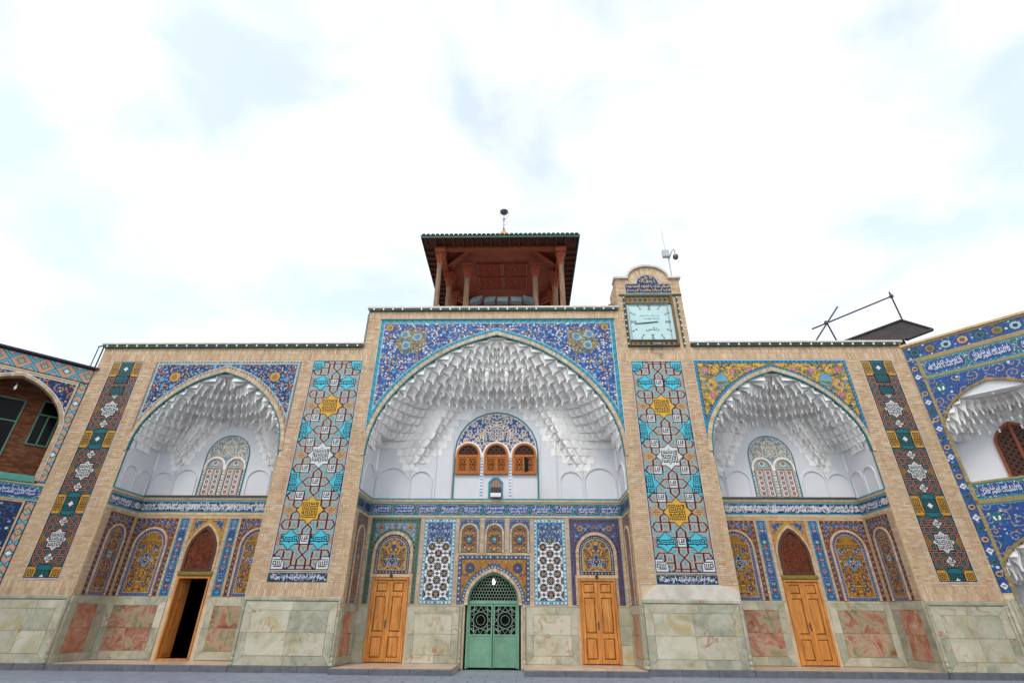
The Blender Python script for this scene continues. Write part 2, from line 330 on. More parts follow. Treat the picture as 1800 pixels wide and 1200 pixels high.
SPLIT = {'corner_bead', 'brick_reveal', 'plaster_reveal', 'teal_jamb_edge', 'window_rail', 'blind_arch', 'bracket', 'brick_string', 'scroll', 'glass_bead', 'numeral', 'olive_glazed_moulding', 'partition_wall', 'rail', 'rear_wall', 'beam'}
class MB:
    """collects simple solids, then links them as one mesh object"""
    def __init__(s): s.v = []; s.f = []; s.c = []
    def add(s, vs, fs, col=None):
        n = len(s.v); s.v += [tuple(q) for q in vs]; s.f += [tuple(i+n for i in f) for f in fs]
        s.c += [col]*len(fs)
        return s
    def box(s, x0, x1, y0, y1, z0, z1, col=None):
        return s.add([(x0, y0, z0), (x1, y0, z0), (x1, y1, z0), (x0, y1, z0), (x0, y0, z1), (x1, y0, z1), (x1, y1, z1), (x0, y1, z1)],
                     [(0, 1, 5, 4), (1, 2, 6, 5), (2, 3, 7, 6), (3, 0, 4, 7), (4, 5, 6, 7), (3, 2, 1, 0)], col)
    def cbox(s, x0, x1, y0, y1, z0, z1, c=0.01, col=None):
        """box whose front (low y) edges are chamfered"""
        return s.add([(x0, y1, z0), (x1, y1, z0), (x1, y1, z1), (x0, y1, z1), (x0, y0+c, z0), (x1, y0+c, z0), (x1, y0+c, z1), (x0, y0+c, z1),
                      (x0+c, y0, z0+c), (x1-c, y0, z0+c), (x1-c, y0, z1-c), (x0+c, y0, z1-c)],
                     [(8, 9, 10, 11), (4, 5, 9, 8), (5, 6, 10, 9), (6, 7, 11, 10), (7, 4, 8, 11), (0, 1, 5, 4), (1, 2, 6, 5), (2, 3, 7, 6), (3, 0, 4, 7), (3, 2, 1, 0)], col)
    def prism(s, poly, y0, y1, col=None):
        """polygon in XZ extruded along Y"""
        n = len(poly)
        vs = [(x, y0, z) for x, z in poly]+[(x, y1, z) for x, z in poly]
        fs = [tuple(range(n)), tuple(range(2*n-1, n-1, -1))]+[(i, i+n, (i+1) % n+n, (i+1) % n) for i in range(n)]
        return s.add(vs, fs, col)
    def strip(s, a, b, y0, y1, col=None, closed=False):
        """ring between two matching XZ polylines, extruded along Y (y0 is the front)"""
        n = len(a)
        vs = [(x, y0, z) for x, z in a]+[(x, y0, z) for x, z in b]+[(x, y1, z) for x, z in a]+[(x, y1, z) for x, z in b]
        fs = []
        for i in range(n-1):
            j = i+1
            fs += [(i, j, n+j, n+i), (i, 2*n+i, 2*n+j, j), (n+i, n+j, 3*n+j, 3*n+i)]
        fs += [(0, n, 3*n, 2*n), (n-1, 3*n-1, 4*n-1, 2*n-1)]
        return s.add(vs, fs, col)
    def tube(s, pts, r, n=8, cap=True, col=None):
        pts = [Vector(p) for p in pts]; vs = []; fs = []
        rr = r if isinstance(r, (list, tuple)) else [r]*len(pts)
        for i, p in enumerate(pts):
            d = (pts[min(i+1, len(pts)-1)]-pts[max(i-1, 0)]).normalized()
            u = d.cross(Vector((0, 0, 1)))
            if u.length < 1e-3: u = Vector((1, 0, 0))
            u.normalize(); w = d.cross(u)
            for k in range(n):
                t = 2*PI*k/n
                vs.append(p+u*math.cos(t)*rr[i]+w*math.sin(t)*rr[i])
        for i in range(len(pts)-1):
            for k in range(n):
                fs.append((i*n+k, i*n+(k+1) % n, (i+1)*n+(k+1) % n, (i+1)*n+k))
        if cap: fs += [tuple(range(n)), tuple(range(len(vs)-1, len(vs)-n-1, -1))]
        return s.add(vs, fs, col)
    def lathe(s, prof, c=(0, 0, 0), n=12, col=None):
        vs = []; fs = []
        for r, z in prof:
            for k in range(n):
                t = 2*PI*k/n; vs.append((c[0]+r*math.cos(t), c[1]+r*math.sin(t), c[2]+z))
        for i in range(len(prof)-1):
            for k in range(n):
                fs.append((i*n+k, i*n+(k+1) % n, (i+1)*n+(k+1) % n, (i+1)*n+k))
        fs += [tuple(range(n-1, -1, -1)), tuple(range(len(vs)-n, len(vs)))]
        return s.add(vs, fs, col)
    def bars(s, segs, wd, y0, y1, col=None):
        """flat bars along XZ segments"""
        for k, (p, q) in enumerate(segs):
            dx, dz = q[0]-p[0], q[1]-p[1]; l = math.hypot(dx, dz)
            if l < 1e-5: continue
            nx, nz = -dz/l*wd/2, dx/l*wd/2
            e = 0.0006*(k % 5)
            s.prism([(p[0]+nx, p[1]+nz), (p[0]-nx, p[1]-nz), (q[0]-nx, q[1]-nz), (q[0]+nx, q[1]+nz)], y0-e, y1, col)
        return s
    def xf(s, f):
        s.v = [tuple(f(*p)) for p in s.v]; return s
    def islands(s):
        par = list(range(len(s.v)))
        def fd(i):
            while par[i] != i: par[i] = par[par[i]]; i = par[i]
            return i
        for f in s.f:
            for i in f[1:]: par[fd(i)] = fd(f[0])
        g = {}
        for k, f in enumerate(s.f): g.setdefault(fd(f[0]), []).append(k)
        gs = list(g.values()); bb = []
        for fs in gs:
            a = np.array([s.v[i] for k in fs for i in s.f[k]]); bb.append((a.min(0)-.02, a.max(0)+.02))
        p = list(range(len(gs)))
        def ff(i):
            while p[i] != i: i = p[i]
            return i
        for i in range(len(gs)):
            for j in range(i):
                if (bb[i][0] < bb[j][1]).all() and (bb[j][0] < bb[i][1]).all(): p[ff(i)] = ff(j)
        out = {}
        for i, fs in enumerate(gs): out.setdefault(ff(i), []).extend(fs)
        return list(out.values())
    def build(s, name, mat, parent=None, smooth=False, kind=None, rot=None):
        if name in SPLIT:
            isl = s.islands()
            if len(isl) > 1:
                for fs in isl:
                    m = MB(); m.add(s.v, [s.f[k] for k in fs])
                    used = sorted({i for f in m.f for i in f}); mp = {u: q for q, u in enumerate(used)}
                    m.v = [m.v[u] for u in used]; m.f = [tuple(mp[i] for i in f) for f in m.f]
                    m._link(name, mat, parent, smooth, kind)
                return None
        return s._link(name, mat, parent, smooth, kind)
    def _link(s, name, mat, parent=None, smooth=False, kind=None):
        me = bpy.data.meshes.new(name); me.from_pydata(s.v, [], s.f)
        me.materials.append(mat)
        if any(c is not None for c in s.c):
            a = me.color_attributes.new('Col', 'FLOAT_COLOR', 'CORNER')
            buf = np.ones((len(me.loops), 4), np.float32)
            tot = np.empty(len(me.polygons), np.int32); me.polygons.foreach_get('loop_total', tot)
            cols = np.array([c if c is not None else (.5, .5, .5) for c in s.c], np.float32)
            buf[:, :3] = np.repeat(cols, tot, axis=0); a.data.foreach_set('color', buf.ravel())
        if smooth: me.polygons.foreach_set('use_smooth', [True]*len(me.polygons))
        bm = bmesh.new(); bm.from_mesh(me); bmesh.ops.recalc_face_normals(bm, faces=bm.faces); bm.to_mesh(me); bm.free()
        o = bpy.data.objects.new(name, me); link(o, parent)
        if kind: o['kind'] = kind
        return o

def P(name, mat, parent, x0, x1, y0, y1, z0, z1, c=0.0):
    mb = MB()
    (mb.cbox(x0, x1, y0, y1, z0, z1, c) if c else mb.box(x0, x1, y0, y1, z0, z1))
    return mb.build(name, mat, parent)

# ------------------------------------------------------------------ arches
AP_T = np.array([0, .10, .194, .29, .38, .46, .54, .63, .71, .79, .863, .905, .943, .975, 1.0])
AP_W = np.array([1, .993, .976, .945, .902, .85, .787, .705, .614, .505, .384, .295, .193, .09, 0.0])
def arch_w(t): return float(np.interp(min(max(t, 0), 1), AP_T, AP_W))
def persian_arch(hw, z0, za, cx=0.0, base=None):
    """pointed arch outline, left foot -> apex -> right foot"""
    L = [(-hw*w+cx, z0+(za-z0)*t) for t, w in zip(AP_T, AP_W)]
    Rr = [(2*cx-x, z) for x, z in reversed(L[:-1])]
    pts = L+Rr
    if base is not None: pts = [(cx-hw, base)]+pts+[(cx+hw, base)]
    return pts
def round_arch(hw, z0, cx=0.0, base=None, n=12, rise=1.0):
    pts = [(cx-hw*math.cos(PI*i/n), z0+hw*rise*math.sin(PI*i/n)) for i in range(n+1)]
    if base is not None: pts = [(cx-hw, base)]+pts+[(cx+hw, base)]
    return pts
def lancet(hw, z0, za, cx=0.0, base=None, n=9):
    L = []
    for i in range(n+1):
        t = i/n; L.append((cx-hw*(1-t**1.9)**0.80 if t < 1 else cx, z0+(za-z0)*t))
    pts = L+[(2*cx-x, z) for x, z in reversed(L[:-1])]
    if base is not None: pts = [(cx-hw, base)]+pts+[(cx+hw, base)]
    return pts
def offset_line(pts, d):
    """offset an open polyline outward (to its left when walking left foot -> right foot over the top)"""
    out = []
    n = len(pts)
    for i in range(n):
        a = pts[max(i-1, 0)]; b = pts[min(i+1, n-1)]; p = pts[i]
        dx, dz = b[0]-a[0], b[1]-a[1]; l = math.hypot(dx, dz) or 1
        out.append((p[0]-dz/l*d, p[1]+dx/l*d))
    # keep the crown crisp
    k = max(range(n), key=lambda i: pts[i][1])
    out[k] = (pts[k][0], max(out[k][1], pts[k][1]+d*1.12))
    return out
def inside_poly(X, Y, pts):
    ins = np.zeros(X.shape, bool); n = len(pts)
    for i in range(n):
        x1, y1 = pts[i]; x2, y2 = pts[(i+1) % n]
        if y1 == y2: continue
        c = ((y1 > Y) != (y2 > Y)) & (X < (x2-x1)*(Y-y1)/(y2-y1)+x1)
        ins ^= c
    return ins

# ------------------------------------------------------------------ brickwork: every brick is a solid
BR = [lin(c) for c in ((206, 181, 151), (212, 188, 158), (202, 175, 145), (213, 192, 164), (196, 168, 140), (208, 180, 148), (203, 171, 138), (215, 196, 170))]
def brickwork(name, parent, rects, y, holes=(), bl=0.225, bh=0.068, soldier=False, depth=0.02, mapf=None, inset=None, cols=None):
    """rects: (x0,x1,z0,z1) areas; holes: rectangles left free; inset(x,z) -> False where no brick belongs"""
    mb = MB(); cols = cols or BR
    rnd = random.Random(zlib.crc32(name.encode()) % 1000+int(abs(rects[0][0])*100))
    j = 0.0075
    for (x0, x1, z0, z1) in rects:
        if soldier:
            nrow = max(1, round((z1-z0)/bl)); rh = (z1-z0)/nrow; w = bh
        else:
            nrow = max(1, round((z1-z0)/bh)); rh = (z1-z0)/nrow; w = bl
        for r in range(nrow):
            za, zb = z0+r*rh, z0+(r+1)*rh; zm = (za+zb)/2
            iv = [(x0, x1)]
            for hx0, hx1, hz0, hz1 in holes:
                if hz0 < zm < hz1:
                    nv = []
                    for a, b in iv:
                        if hx1 <= a or hx0 >= b: nv.append((a, b)); continue
                        if hx0 > a: nv.append((a, hx0))
                        if hx1 < b: nv.append((hx1, b))
                    iv = nv
            for a, b in iv:
                x = a-(w/2 if r % 2 and not soldier else 0)
                while x < b-0.01:
                    xa, xb = max(x, a), min(x+w, b); x += w
                    if xb-xa < 0.02: continue
                    if inset and not inset((xa+xb)/2, zm): continue
                    e = rnd.uniform(0, 0.005)
                    c = cols[rnd.randrange(len(cols))]; k = rnd.uniform(0.93, 1.05)
                    if rnd.random() < 0.04: k *= 0.82
                    c = (c[0]*k, c[1]*k, c[2]*k)
                    ya = y-depth+e
                    X0, X1, Z0, Z1 = xa+(j if soldier else .0025), xb-(j if soldier else .0025), za+(.0025 if soldier else j), zb-(.0025 if soldier else j)
                    mb.add([(X0, ya, Z0), (X1, ya, Z0), (X1, ya, Z1), (X0, ya, Z1), (X0, y+.01, Z0), (X1, y+.01, Z0), (X1, y+.01, Z1), (X0, y+.01, Z1)],
                           [(0, 1, 2, 3), (0, 4, 5, 1), (1, 5, 6, 2), (2, 6, 7, 3), (3, 7, 4, 0)], c)
    if mapf: mb.xf(mapf)
    return mb.build(name, M['brick'], parent, kind='stuff')

def voussoirs(name, parent, inner, outer, y0, y1, step=0.08, mat='brick', cols=None, mapf=None):
    """a ring of small bricks set along an arch"""
    mb = MB(); cols = cols or BR
    def resample(pl, n):
        d = [0]
        for i in range(1, len(pl)): d.append(d[-1]+math.hypot(pl[i][0]-pl[i-1][0], pl[i][1]-pl[i-1][1]))
        t = np.linspace(0, d[-1], n+1)
        return list(zip(np.interp(t, d, [p[0] for p in pl]), np.interp(t, d, [p[1] for p in pl])))
    ln = sum(math.hypot(inner[i][0]-inner[i-1][0], inner[i][1]-inner[i-1][1]) for i in range(1, len(inner)))
    h = len(inner)//2
    n = max(4, int(ln/2/step))
    for half in (slice(0, h+1), slice(h, len(inner))):
        a = resample(inner[half], n); b = resample(outer[half], n)
        for i in range(n):
            g = 0.06
            def lp(p, q, t): return (p[0]+(q[0]-p[0])*t, p[1]+(q[1]-p[1])*t)
            k = random.uniform(0.88, 1.08); c = cols[random.randrange(len(cols))]; c = tuple(v*k for v in c)
            mb.prism([lp(a[i], a[i+1], g), lp(a[i], a[i+1], 1-g), lp(b[i], b[i+1], 1-g), lp(b[i], b[i+1], g)], y0+random.uniform(0, .004), y1, c)
    if mapf: mb.xf(mapf)
    return mb.build(name, M[mat], parent, kind='stuff')

# ------------------------------------------------------------------ mosaic canvas: coloured tesserae on a fine grid
class Cv:
    def __init__(s, w, h, res=0.024, bg='cobalt'):
        s.w, s.h = w, h
        s.nx, s.ny = max(2, int(round(w/res))), max(2, int(round(h/res)))
        s.dx, s.dy = w/s.nx, h/s.ny
        s.a = np.full((s.ny, s.nx), PI_[bg], np.int16)
        s.x = (np.arange(s.nx)+.5)*s.dx; s.y = (np.arange(s.ny)+.5)*s.dy
        s.mask = np.ones((s.ny, s.nx), bool)
    def grid(s): return np.meshgrid(s.x, s.y)
    def _sl(s, x0, x1, y0, y1):
        i0 = max(0, int(x0/s.dx)-1); i1 = min(s.nx, int(x1/s.dx)+2); j0 = max(0, int(y0/s.dy)-1); j1 = min(s.ny, int(y1/s.dy)+2)
        if i1 <= i0 or j1 <= j0: return None
        return slice(j0, j1), slice(i0, i1)
    def _put(s, sl, m, c): s.a[sl][m] = PI_[c]
    def rect(s, x0, x1, y0, y1, c):
        sl = s._sl(x0, x1, y0, y1)
        if sl is None: return
        X, Y = np.meshgrid(s.x[sl[1]], s.y[sl[0]]); s._put(sl, (X >= x0) & (X < x1) & (Y >= y0) & (Y < y1), c)
    def ell(s, x, y, rx, ry, ang, c):
        r = max(rx, ry); sl = s._sl(x-r, x+r, y-r, y+r)
        if sl is None: return
        X, Y = np.meshgrid(s.x[sl[1]]-x, s.y[sl[0]]-y); ca, sa = math.cos(ang), math.sin(ang)
        s._put(sl, ((X*ca+Y*sa)/rx)**2+((-X*sa+Y*ca)/ry)**2 <= 1, c)
    def disc(s, x, y, r, c): s.ell(x, y, r, r, 0, c)
    def poly(s, pts, c):
        xs = [p[0] for p in pts]; ys = [p[1] for p in pts]; sl = s._sl(min(xs), max(xs), min(ys), max(ys))
        if sl is None: return
        X, Y = np.meshgrid(s.x[sl[1]], s.y[sl[0]]); s._put(sl, inside_poly(X, Y, pts), c)
    def stroke(s, pts, wd, c):
        r = wd/2
        for (x0, y0), (x1, y1) in zip(pts[:-1], pts[1:]):
            sl = s._sl(min(x0, x1)-r, max(x0, x1)+r, min(y0, y1)-r, max(y0, y1)+r)
            if sl is None: continue
            X, Y = np.meshgrid(s.x[sl[1]], s.y[sl[0]]); dx, dy = x1-x0, y1-y0; l2 = dx*dx+dy*dy or 1e-9
            t = np.clip(((X-x0)*dx+(Y-y0)*dy)/l2, 0, 1)
            s._put(sl, (X-x0-t*dx)**2+(Y-y0-t*dy)**2 <= r*r, c)
    def frame(s, b, c): s.rect(0, s.w, 0, b, c); s.rect(0, s.w, s.h-b, s.h, c); s.rect(0, b, 0, s.h, c); s.rect(s.w-b, s.w, 0, s.h, c)
    def mirror(s):
        h = s.nx//2; s.a[:, s.nx-h:] = s.a[:, :h][:, ::-1]
    def flower(s, x, y, r, c, cen='yellow', n=6, out='navy', a0=0.0):
        if r < 0.045:
            s.disc(x, y, r*1.25, out); s.disc(x, y, r, c); s.disc(x, y, r*.4, cen); return
        s.disc(x, y, r*1.12, out)
        for k in range(n):
            t = a0+2*PI*k/n; s.disc(x+math.cos(t)*r*.62, y+math.sin(t)*r*.62, r*.40, c)
        s.disc(x, y, r*.5, out); s.disc(x, y, r*.36, cen)
    def leaf(s, x, y, l, ang, c): s.ell(x+math.cos(ang)*l/2, y+math.sin(ang)*l/2, l/2, l*.2, ang, c)
    def spiral(s, x, y, r, a0, d, wd, c, turns=1.35, leaf=None, flower=None, cen='yellow', tail=None):
        pts = []
        for i in range(25):
            t = i/24; rr = r*(1-.80*t); a = a0+d*2*PI*turns*t
            pts.append((x+rr*math.cos(a), y+rr*math.sin(a)))
        if tail: pts = [tail]+pts
        s.stroke(pts, wd, c)
        if leaf:
            for i in range(3, 24, 4):
                px, py = pts[i]; a = math.atan2(py-y, px-x)
                s.leaf(px, py, r*.42, a+d*.9, leaf[(i//4) % len(leaf)])
                s.leaf(px, py, r*.30, a+PI-d*.6, leaf[(i//4+1) % len(leaf)])
        if flower: s.flower(x, y, r*.36, flower, cen)
    def dots_border(s, b, ground, cols, r, pitch, inner=None, line=0.03, outer=None):
        """running border of discs along the four sides"""
        s.frame(b, ground)
        m = b/2
        for L_, f in ((s.w, lambda t: (t, m)), (s.w, lambda t: (t, s.h-m)), (s.h, lambda t: (m, t)), (s.h, lambda t: (s.w-m, t))):
            n = max(2, int(L_/pitch))
            for i in range(n+1):
                x, y = f(L_*i/n); s.disc(x, y, r, cols[i % len(cols)])
        if outer: s.frame(line, outer)
        if inner:
            for (x0, x1, y0, y1) in ((b, s.w-b, b, b+line), (b, s.w-b, s.h-b-line, s.h-b), (b, b+line, b, s.h-b), (s.w-b-line, s.w-b, b, s.h-b)): s.rect(x0, x1, y0, y1, inner)
    def mesh(s, name, parent, o, U=(1, 0, 0), V=(0, 0, 1), mat='tile', kind=None):
        a = np.where(s.mask, s.a, -1)
        ny, nx = a.shape
        chg = np.ones((ny, nx+1), bool); chg[:, 1:nx] = a[:, 1:] != a[:, :-1]
        J, I = np.nonzero(chg[:, :nx])
        E = np.empty_like(I); E[:-1] = I[1:]; E[-1] = nx
        E = np.where(np.r_[J[1:] != J[:-1], True], nx, E)
        c = a[J, I]; k = c >= 0
        J, I, E, c = J[k], I[k], E[k], c[k]
        o = np.array(o, np.float64); U = np.array(U, np.float64); V = np.array(V, np.float64)
        n = len(J)
        if n == 0: return None
        x0, x1, y0, y1 = I*s.dx, E*s.dx, J*s.dy, (J+1)*s.dy
        vs = np.empty((n, 4, 3), np.float32)
        for q, (xx, yy) in enumerate(((x0, y0), (x1, y0), (x1, y1), (x0, y1))):
            vs[:, q] = o+xx[:, None]*U+yy[:, None]*V
        me = bpy.data.meshes.new(name)
        me.vertices.add(4*n); me.vertices.foreach_set('co', vs.ravel())
        me.loops.add(4*n); me.loops.foreach_set('vertex_index', np.arange(4*n, dtype=np.int32))
        me.polygons.add(n); me.polygons.foreach_set('loop_start', np.arange(0, 4*n, 4, dtype=np.int32))
        me.polygons.foreach_set('loop_total', np.full(n, 4, np.int32))
        me.update(calc_edges=True)
        at = me.color_attributes.new('Col', 'FLOAT_COLOR', 'CORNER')
        buf = np.ones((n, 4, 4), np.float32); buf[:, :, :3] = PLIN[c][:, None, :]
        at.data.foreach_set('color', buf.ravel())
        me.materials.append(M[mat])
        ob = bpy.data.objects.new(name, me); link(ob, parent)
        if kind: ob['kind'] = kind
        return ob

# ------------------------------------------------------------------ Arabic lettering from the built-in font
AR = {'ا': (0xFE8D, 2), 'آ': (0xFE81, 2), 'ب': (0xFE8F, 4), 'ت': (0xFE95, 4), 'ث': (0xFE99, 4), 'ج': (0xFE9D, 4), 'ح': (0xFEA1, 4), 'خ': (0xFEA5, 4),
      'د': (0xFEA9, 2), 'ذ': (0xFEAB, 2), 'ر': (0xFEAD, 2), 'ز': (0xFEAF, 2), 'س': (0xFEB1, 4), 'ش': (0xFEB5, 4), 'ص': (0xFEB9, 4), 'ض': (0xFEBD, 4),
      'ط': (0xFEC1, 4), 'ظ': (0xFEC5, 4), 'ع': (0xFEC9, 4), 'غ': (0xFECD, 4), 'ف': (0xFED1, 4), 'ق': (0xFED5, 4), 'ک': (0xFB8E, 4), 'ل': (0xFEDD, 4),
      'م': (0xFEE1, 4), 'ن': (0xFEE5, 4), 'ه': (0xFEE9, 4), 'و': (0xFEED, 2), 'ی': (0xFBFC, 4), 'پ': (0xFB56, 4), 'گ': (0xFB92, 4)}
def ar_shape(s):
    out = []; prev = False
    for i, c in enumerate(s):
        if c not in AR: out.append(c); prev = False; continue
        b, n = AR[c]; nxt = n == 4 and i+1 < len(s) and s[i+1] in AR
        k = (3 if nxt else 1) if prev else (2 if nxt else 0)
        out.append(chr(b+k)); prev = nxt
    return ''.join(reversed(out))
_TX = {}
def text_geo(s, bold=0.0):
    key = (s, bold)
    if key in _TX: return _TX[key]
    cu = bpy.data.curves.new('t', 'FONT'); cu.body = ar_shape(s); cu.resolution_u = 2; cu.offset = bold; cu.fill_mode = 'FRONT'
    o = bpy.data.objects.new('t', cu); COL.objects.link(o)
    dg = bpy.context.evaluated_depsgraph_get()
    me = bpy.data.meshes.new_from_object(o.evaluated_get(dg))
    v = np.array([q.co[:2] for q in me.vertices]); f = [tuple(p.vertices) for p in me.polygons]
    bpy.data.objects.remove(o); bpy.data.meshes.remove(me)
    # label connected pieces so that overlapping strokes can lie at different depths
    par = list(range(len(v)))
    def find(i):
        while par[i] != i: par[i] = par[par[i]]; i = par[i]
        return i
    for q in f:
        for i in q[1:]: par[find(i)] = find(q[0])
    ids = {}; comp = np.array([ids.setdefault(find(i), len(ids)) for i in range(len(v))])
    v[:, 0] -= v[:, 0].min(); v[:, 1] -= v[:, 1].min()
    _TX[key] = (v, f, comp)
    return _TX[key]
def lettering(name, parent, lines, mat, mapf=None, bold=0.02):
    """lines: (text, x0, x1, z0, z1, y) fitted into that box; one mesh"""
    mb = MB()
    for li, (s, x0, x1, z0, z1, y) in enumerate(lines):
        v, f, comp = text_geo(s, bold)
        sx = (x1-x0)/v[:, 0].max(); sz = (z1-z0)/v[:, 1].max()
        vs = [(x0+a*sx, y-0.0012*(c % 4)-0.005*(li % 3), z0+b*sz) for (a, b), c in zip(v, comp)]
        mb.add(vs, f)
    if mapf: mb.xf(mapf)
    return mb.build(name, mat, parent)

# ------------------------------------------------------------------ square-Kufic glazed-brick panels
BM_ALI = ["#..#.##", "#..#.#.", "#..#.##", "#.####.", "#......", "#######"]
BM_MHMD = [".###..........#####.", ".#.#.#########.#..#.", ".###.#.......#.#..#.", "...#.#.#####.#.####.", "...#.#.......#....#.", "####################", ".........##........."]
BM_ALLAH = ["##########", "..........", "#.#.#.####", "#.#.#.#..#", "#.#.#.#..#", "#.#.#.####", "#.#.#.#...", "#########."]
BM_SIDE = ["########.", ".......#.", "######.#.", "#....#.#.", "#.##.#.#.", "#.#..#.#.", "#.####.#.", "#......#.", "########.", "........#", "#.#.#.#.#", "#.#.#.#.#",
           "#.#.#.#.#", "#########", "#........", "#.#######", "#.#.....#", "#.###.#.#", "#...#.#.#", "#####.###"]
BM_STAR_W = [".........#.........", "........#.#........", "#.#.#.#.....#.#.###", "#.#.#.#.###.#.#.#.#", "#.#.#.#.#.#.#.#.###", "#.#######.###.#...#", "#.............#####",
             "###.#.#.###.#.....#", "#.#.#.#.#.#.#.###.#", "###.#.###.#.#.#.#.#", "..#.#.....#.#.###.#", "#.#########.#...#.#", "#...........#####.#", "#.#.#.#####.#.....#",
             "#.#.#.#...#.#.###.#", "#.#.#.###.#.#.#.#.#", "#.#####.#.#.###.###", "........#.#........", ".........#........."]
BM_STAR_Y = ["...................", "########.#.#.#.###.", "#......#.#.#.#.#.#.", "#.####.#.#####.###.", "#.#..#.#.........#.", "#.#.##.#.#####.###.", "#.#....#.#...#.#...",
             "#.######.#.#.#.#.#.", "#........#.#.#.#.#.", "##########.#.###.#.", "...........#.....#.", "###.####.#.#####.#.", "#.#.#..#.#.#...#.#.", "###.#.##.#.#.#.#.#.",
             "..#.#....#.#.#.#.#.", "#.#.######.###.###.", "#.#................", "#.################.", "..................."]
def stamp(a, bm, cx, cy, col, flip=False):
    """bitmap centred on cell (cx, cy); first row on top"""
    h, w = len(bm), len(bm[0])
    for r, row in enumerate(bm):
        if flip: row = row[::-1]
        for c, ch in enumerate(row):
            if ch == '#':
                x, y = int(cx-w/2+c+.5), int(cy+h/2-r-.5)
                if 0 <= x < a.shape[1] and 0 <= y < a.shape[0]: a[y, x] = PI_[col]
def cell_line(m, x0, y0, x1, y1):
    n = int(max(abs(x1-x0), abs(y1-y0)))
    for i in range(n+1):
        x = int(round(x0+(x1-x0)*i/max(n, 1))); y = int(round(y0+(y1-y0)*i/max(n, 1)))
        if 0 <= x < m.shape[1] and 0 <= y < m.shape[0]: m[y, x] = True
def arms(m, cx, cy, w=4, e=12, tip=16, dirs=((1, 0), (-1, 0), (0, 1), (0, -1))):
    for dx, dy in dirs:
        px, py = -dy, dx
        for sg in (1, -1):
            a = (cx+dx*w+px*w*sg, cy+dy*w+py*w*sg); b = (cx+dx*e+px*w*sg, cy+dy*e+py*w*sg); t = (cx+dx*tip, cy+dy*tip)
            cell_line(m, *a, *b); cell_line(m, *b, *t)
    for sx in (1, -1):
        cell_line(m, cx-w, cy+sx*w, cx+w, cy+sx*w); cell_line(m, cx+sx*w, cy-w, cx+sx*w, cy+w)
def cheb_dist(m, k=8):
    d = np.full(m.shape, k, np.int16); cur = m.copy(); d[cur] = 0
    for i in range(1, k):
        n = cur.copy(); n[1:] |= cur[:-1]; n[:-1] |= cur[1:]; n[:, 1:] |= cur[:, :-1]; n[:, :-1] |= cur[:, 1:]
        d[n & ~cur] = i; cur = n
    return d
def star_mask(shape, cx, cy, sq, tip):
    Y, X = np.mgrid[0:shape[0], 0:shape[1]]; X = np.abs(X-cx); Y = np.abs(Y-cy)
    return ((X <= sq) & (Y <= sq)) | (X+Y <= tip)
def split_mesh(cv, name, parent, o, pieces, mat='banna'):
    """the panel's ground as one part, each inscribed tile as a sub-part standing a little proud of it"""
    full = cv.mask.copy(); rest = full.copy()
    for m, nm in pieces: rest &= ~m
    cv.mask = rest; base = cv.mesh(name, parent, o, mat=mat)
    for m, nm in pieces:
        cv.mask = m & full; cv.mesh(nm, base, (o[0], o[1]-0.006, o[2]), mat=mat)
    cv.mask = full
    return base

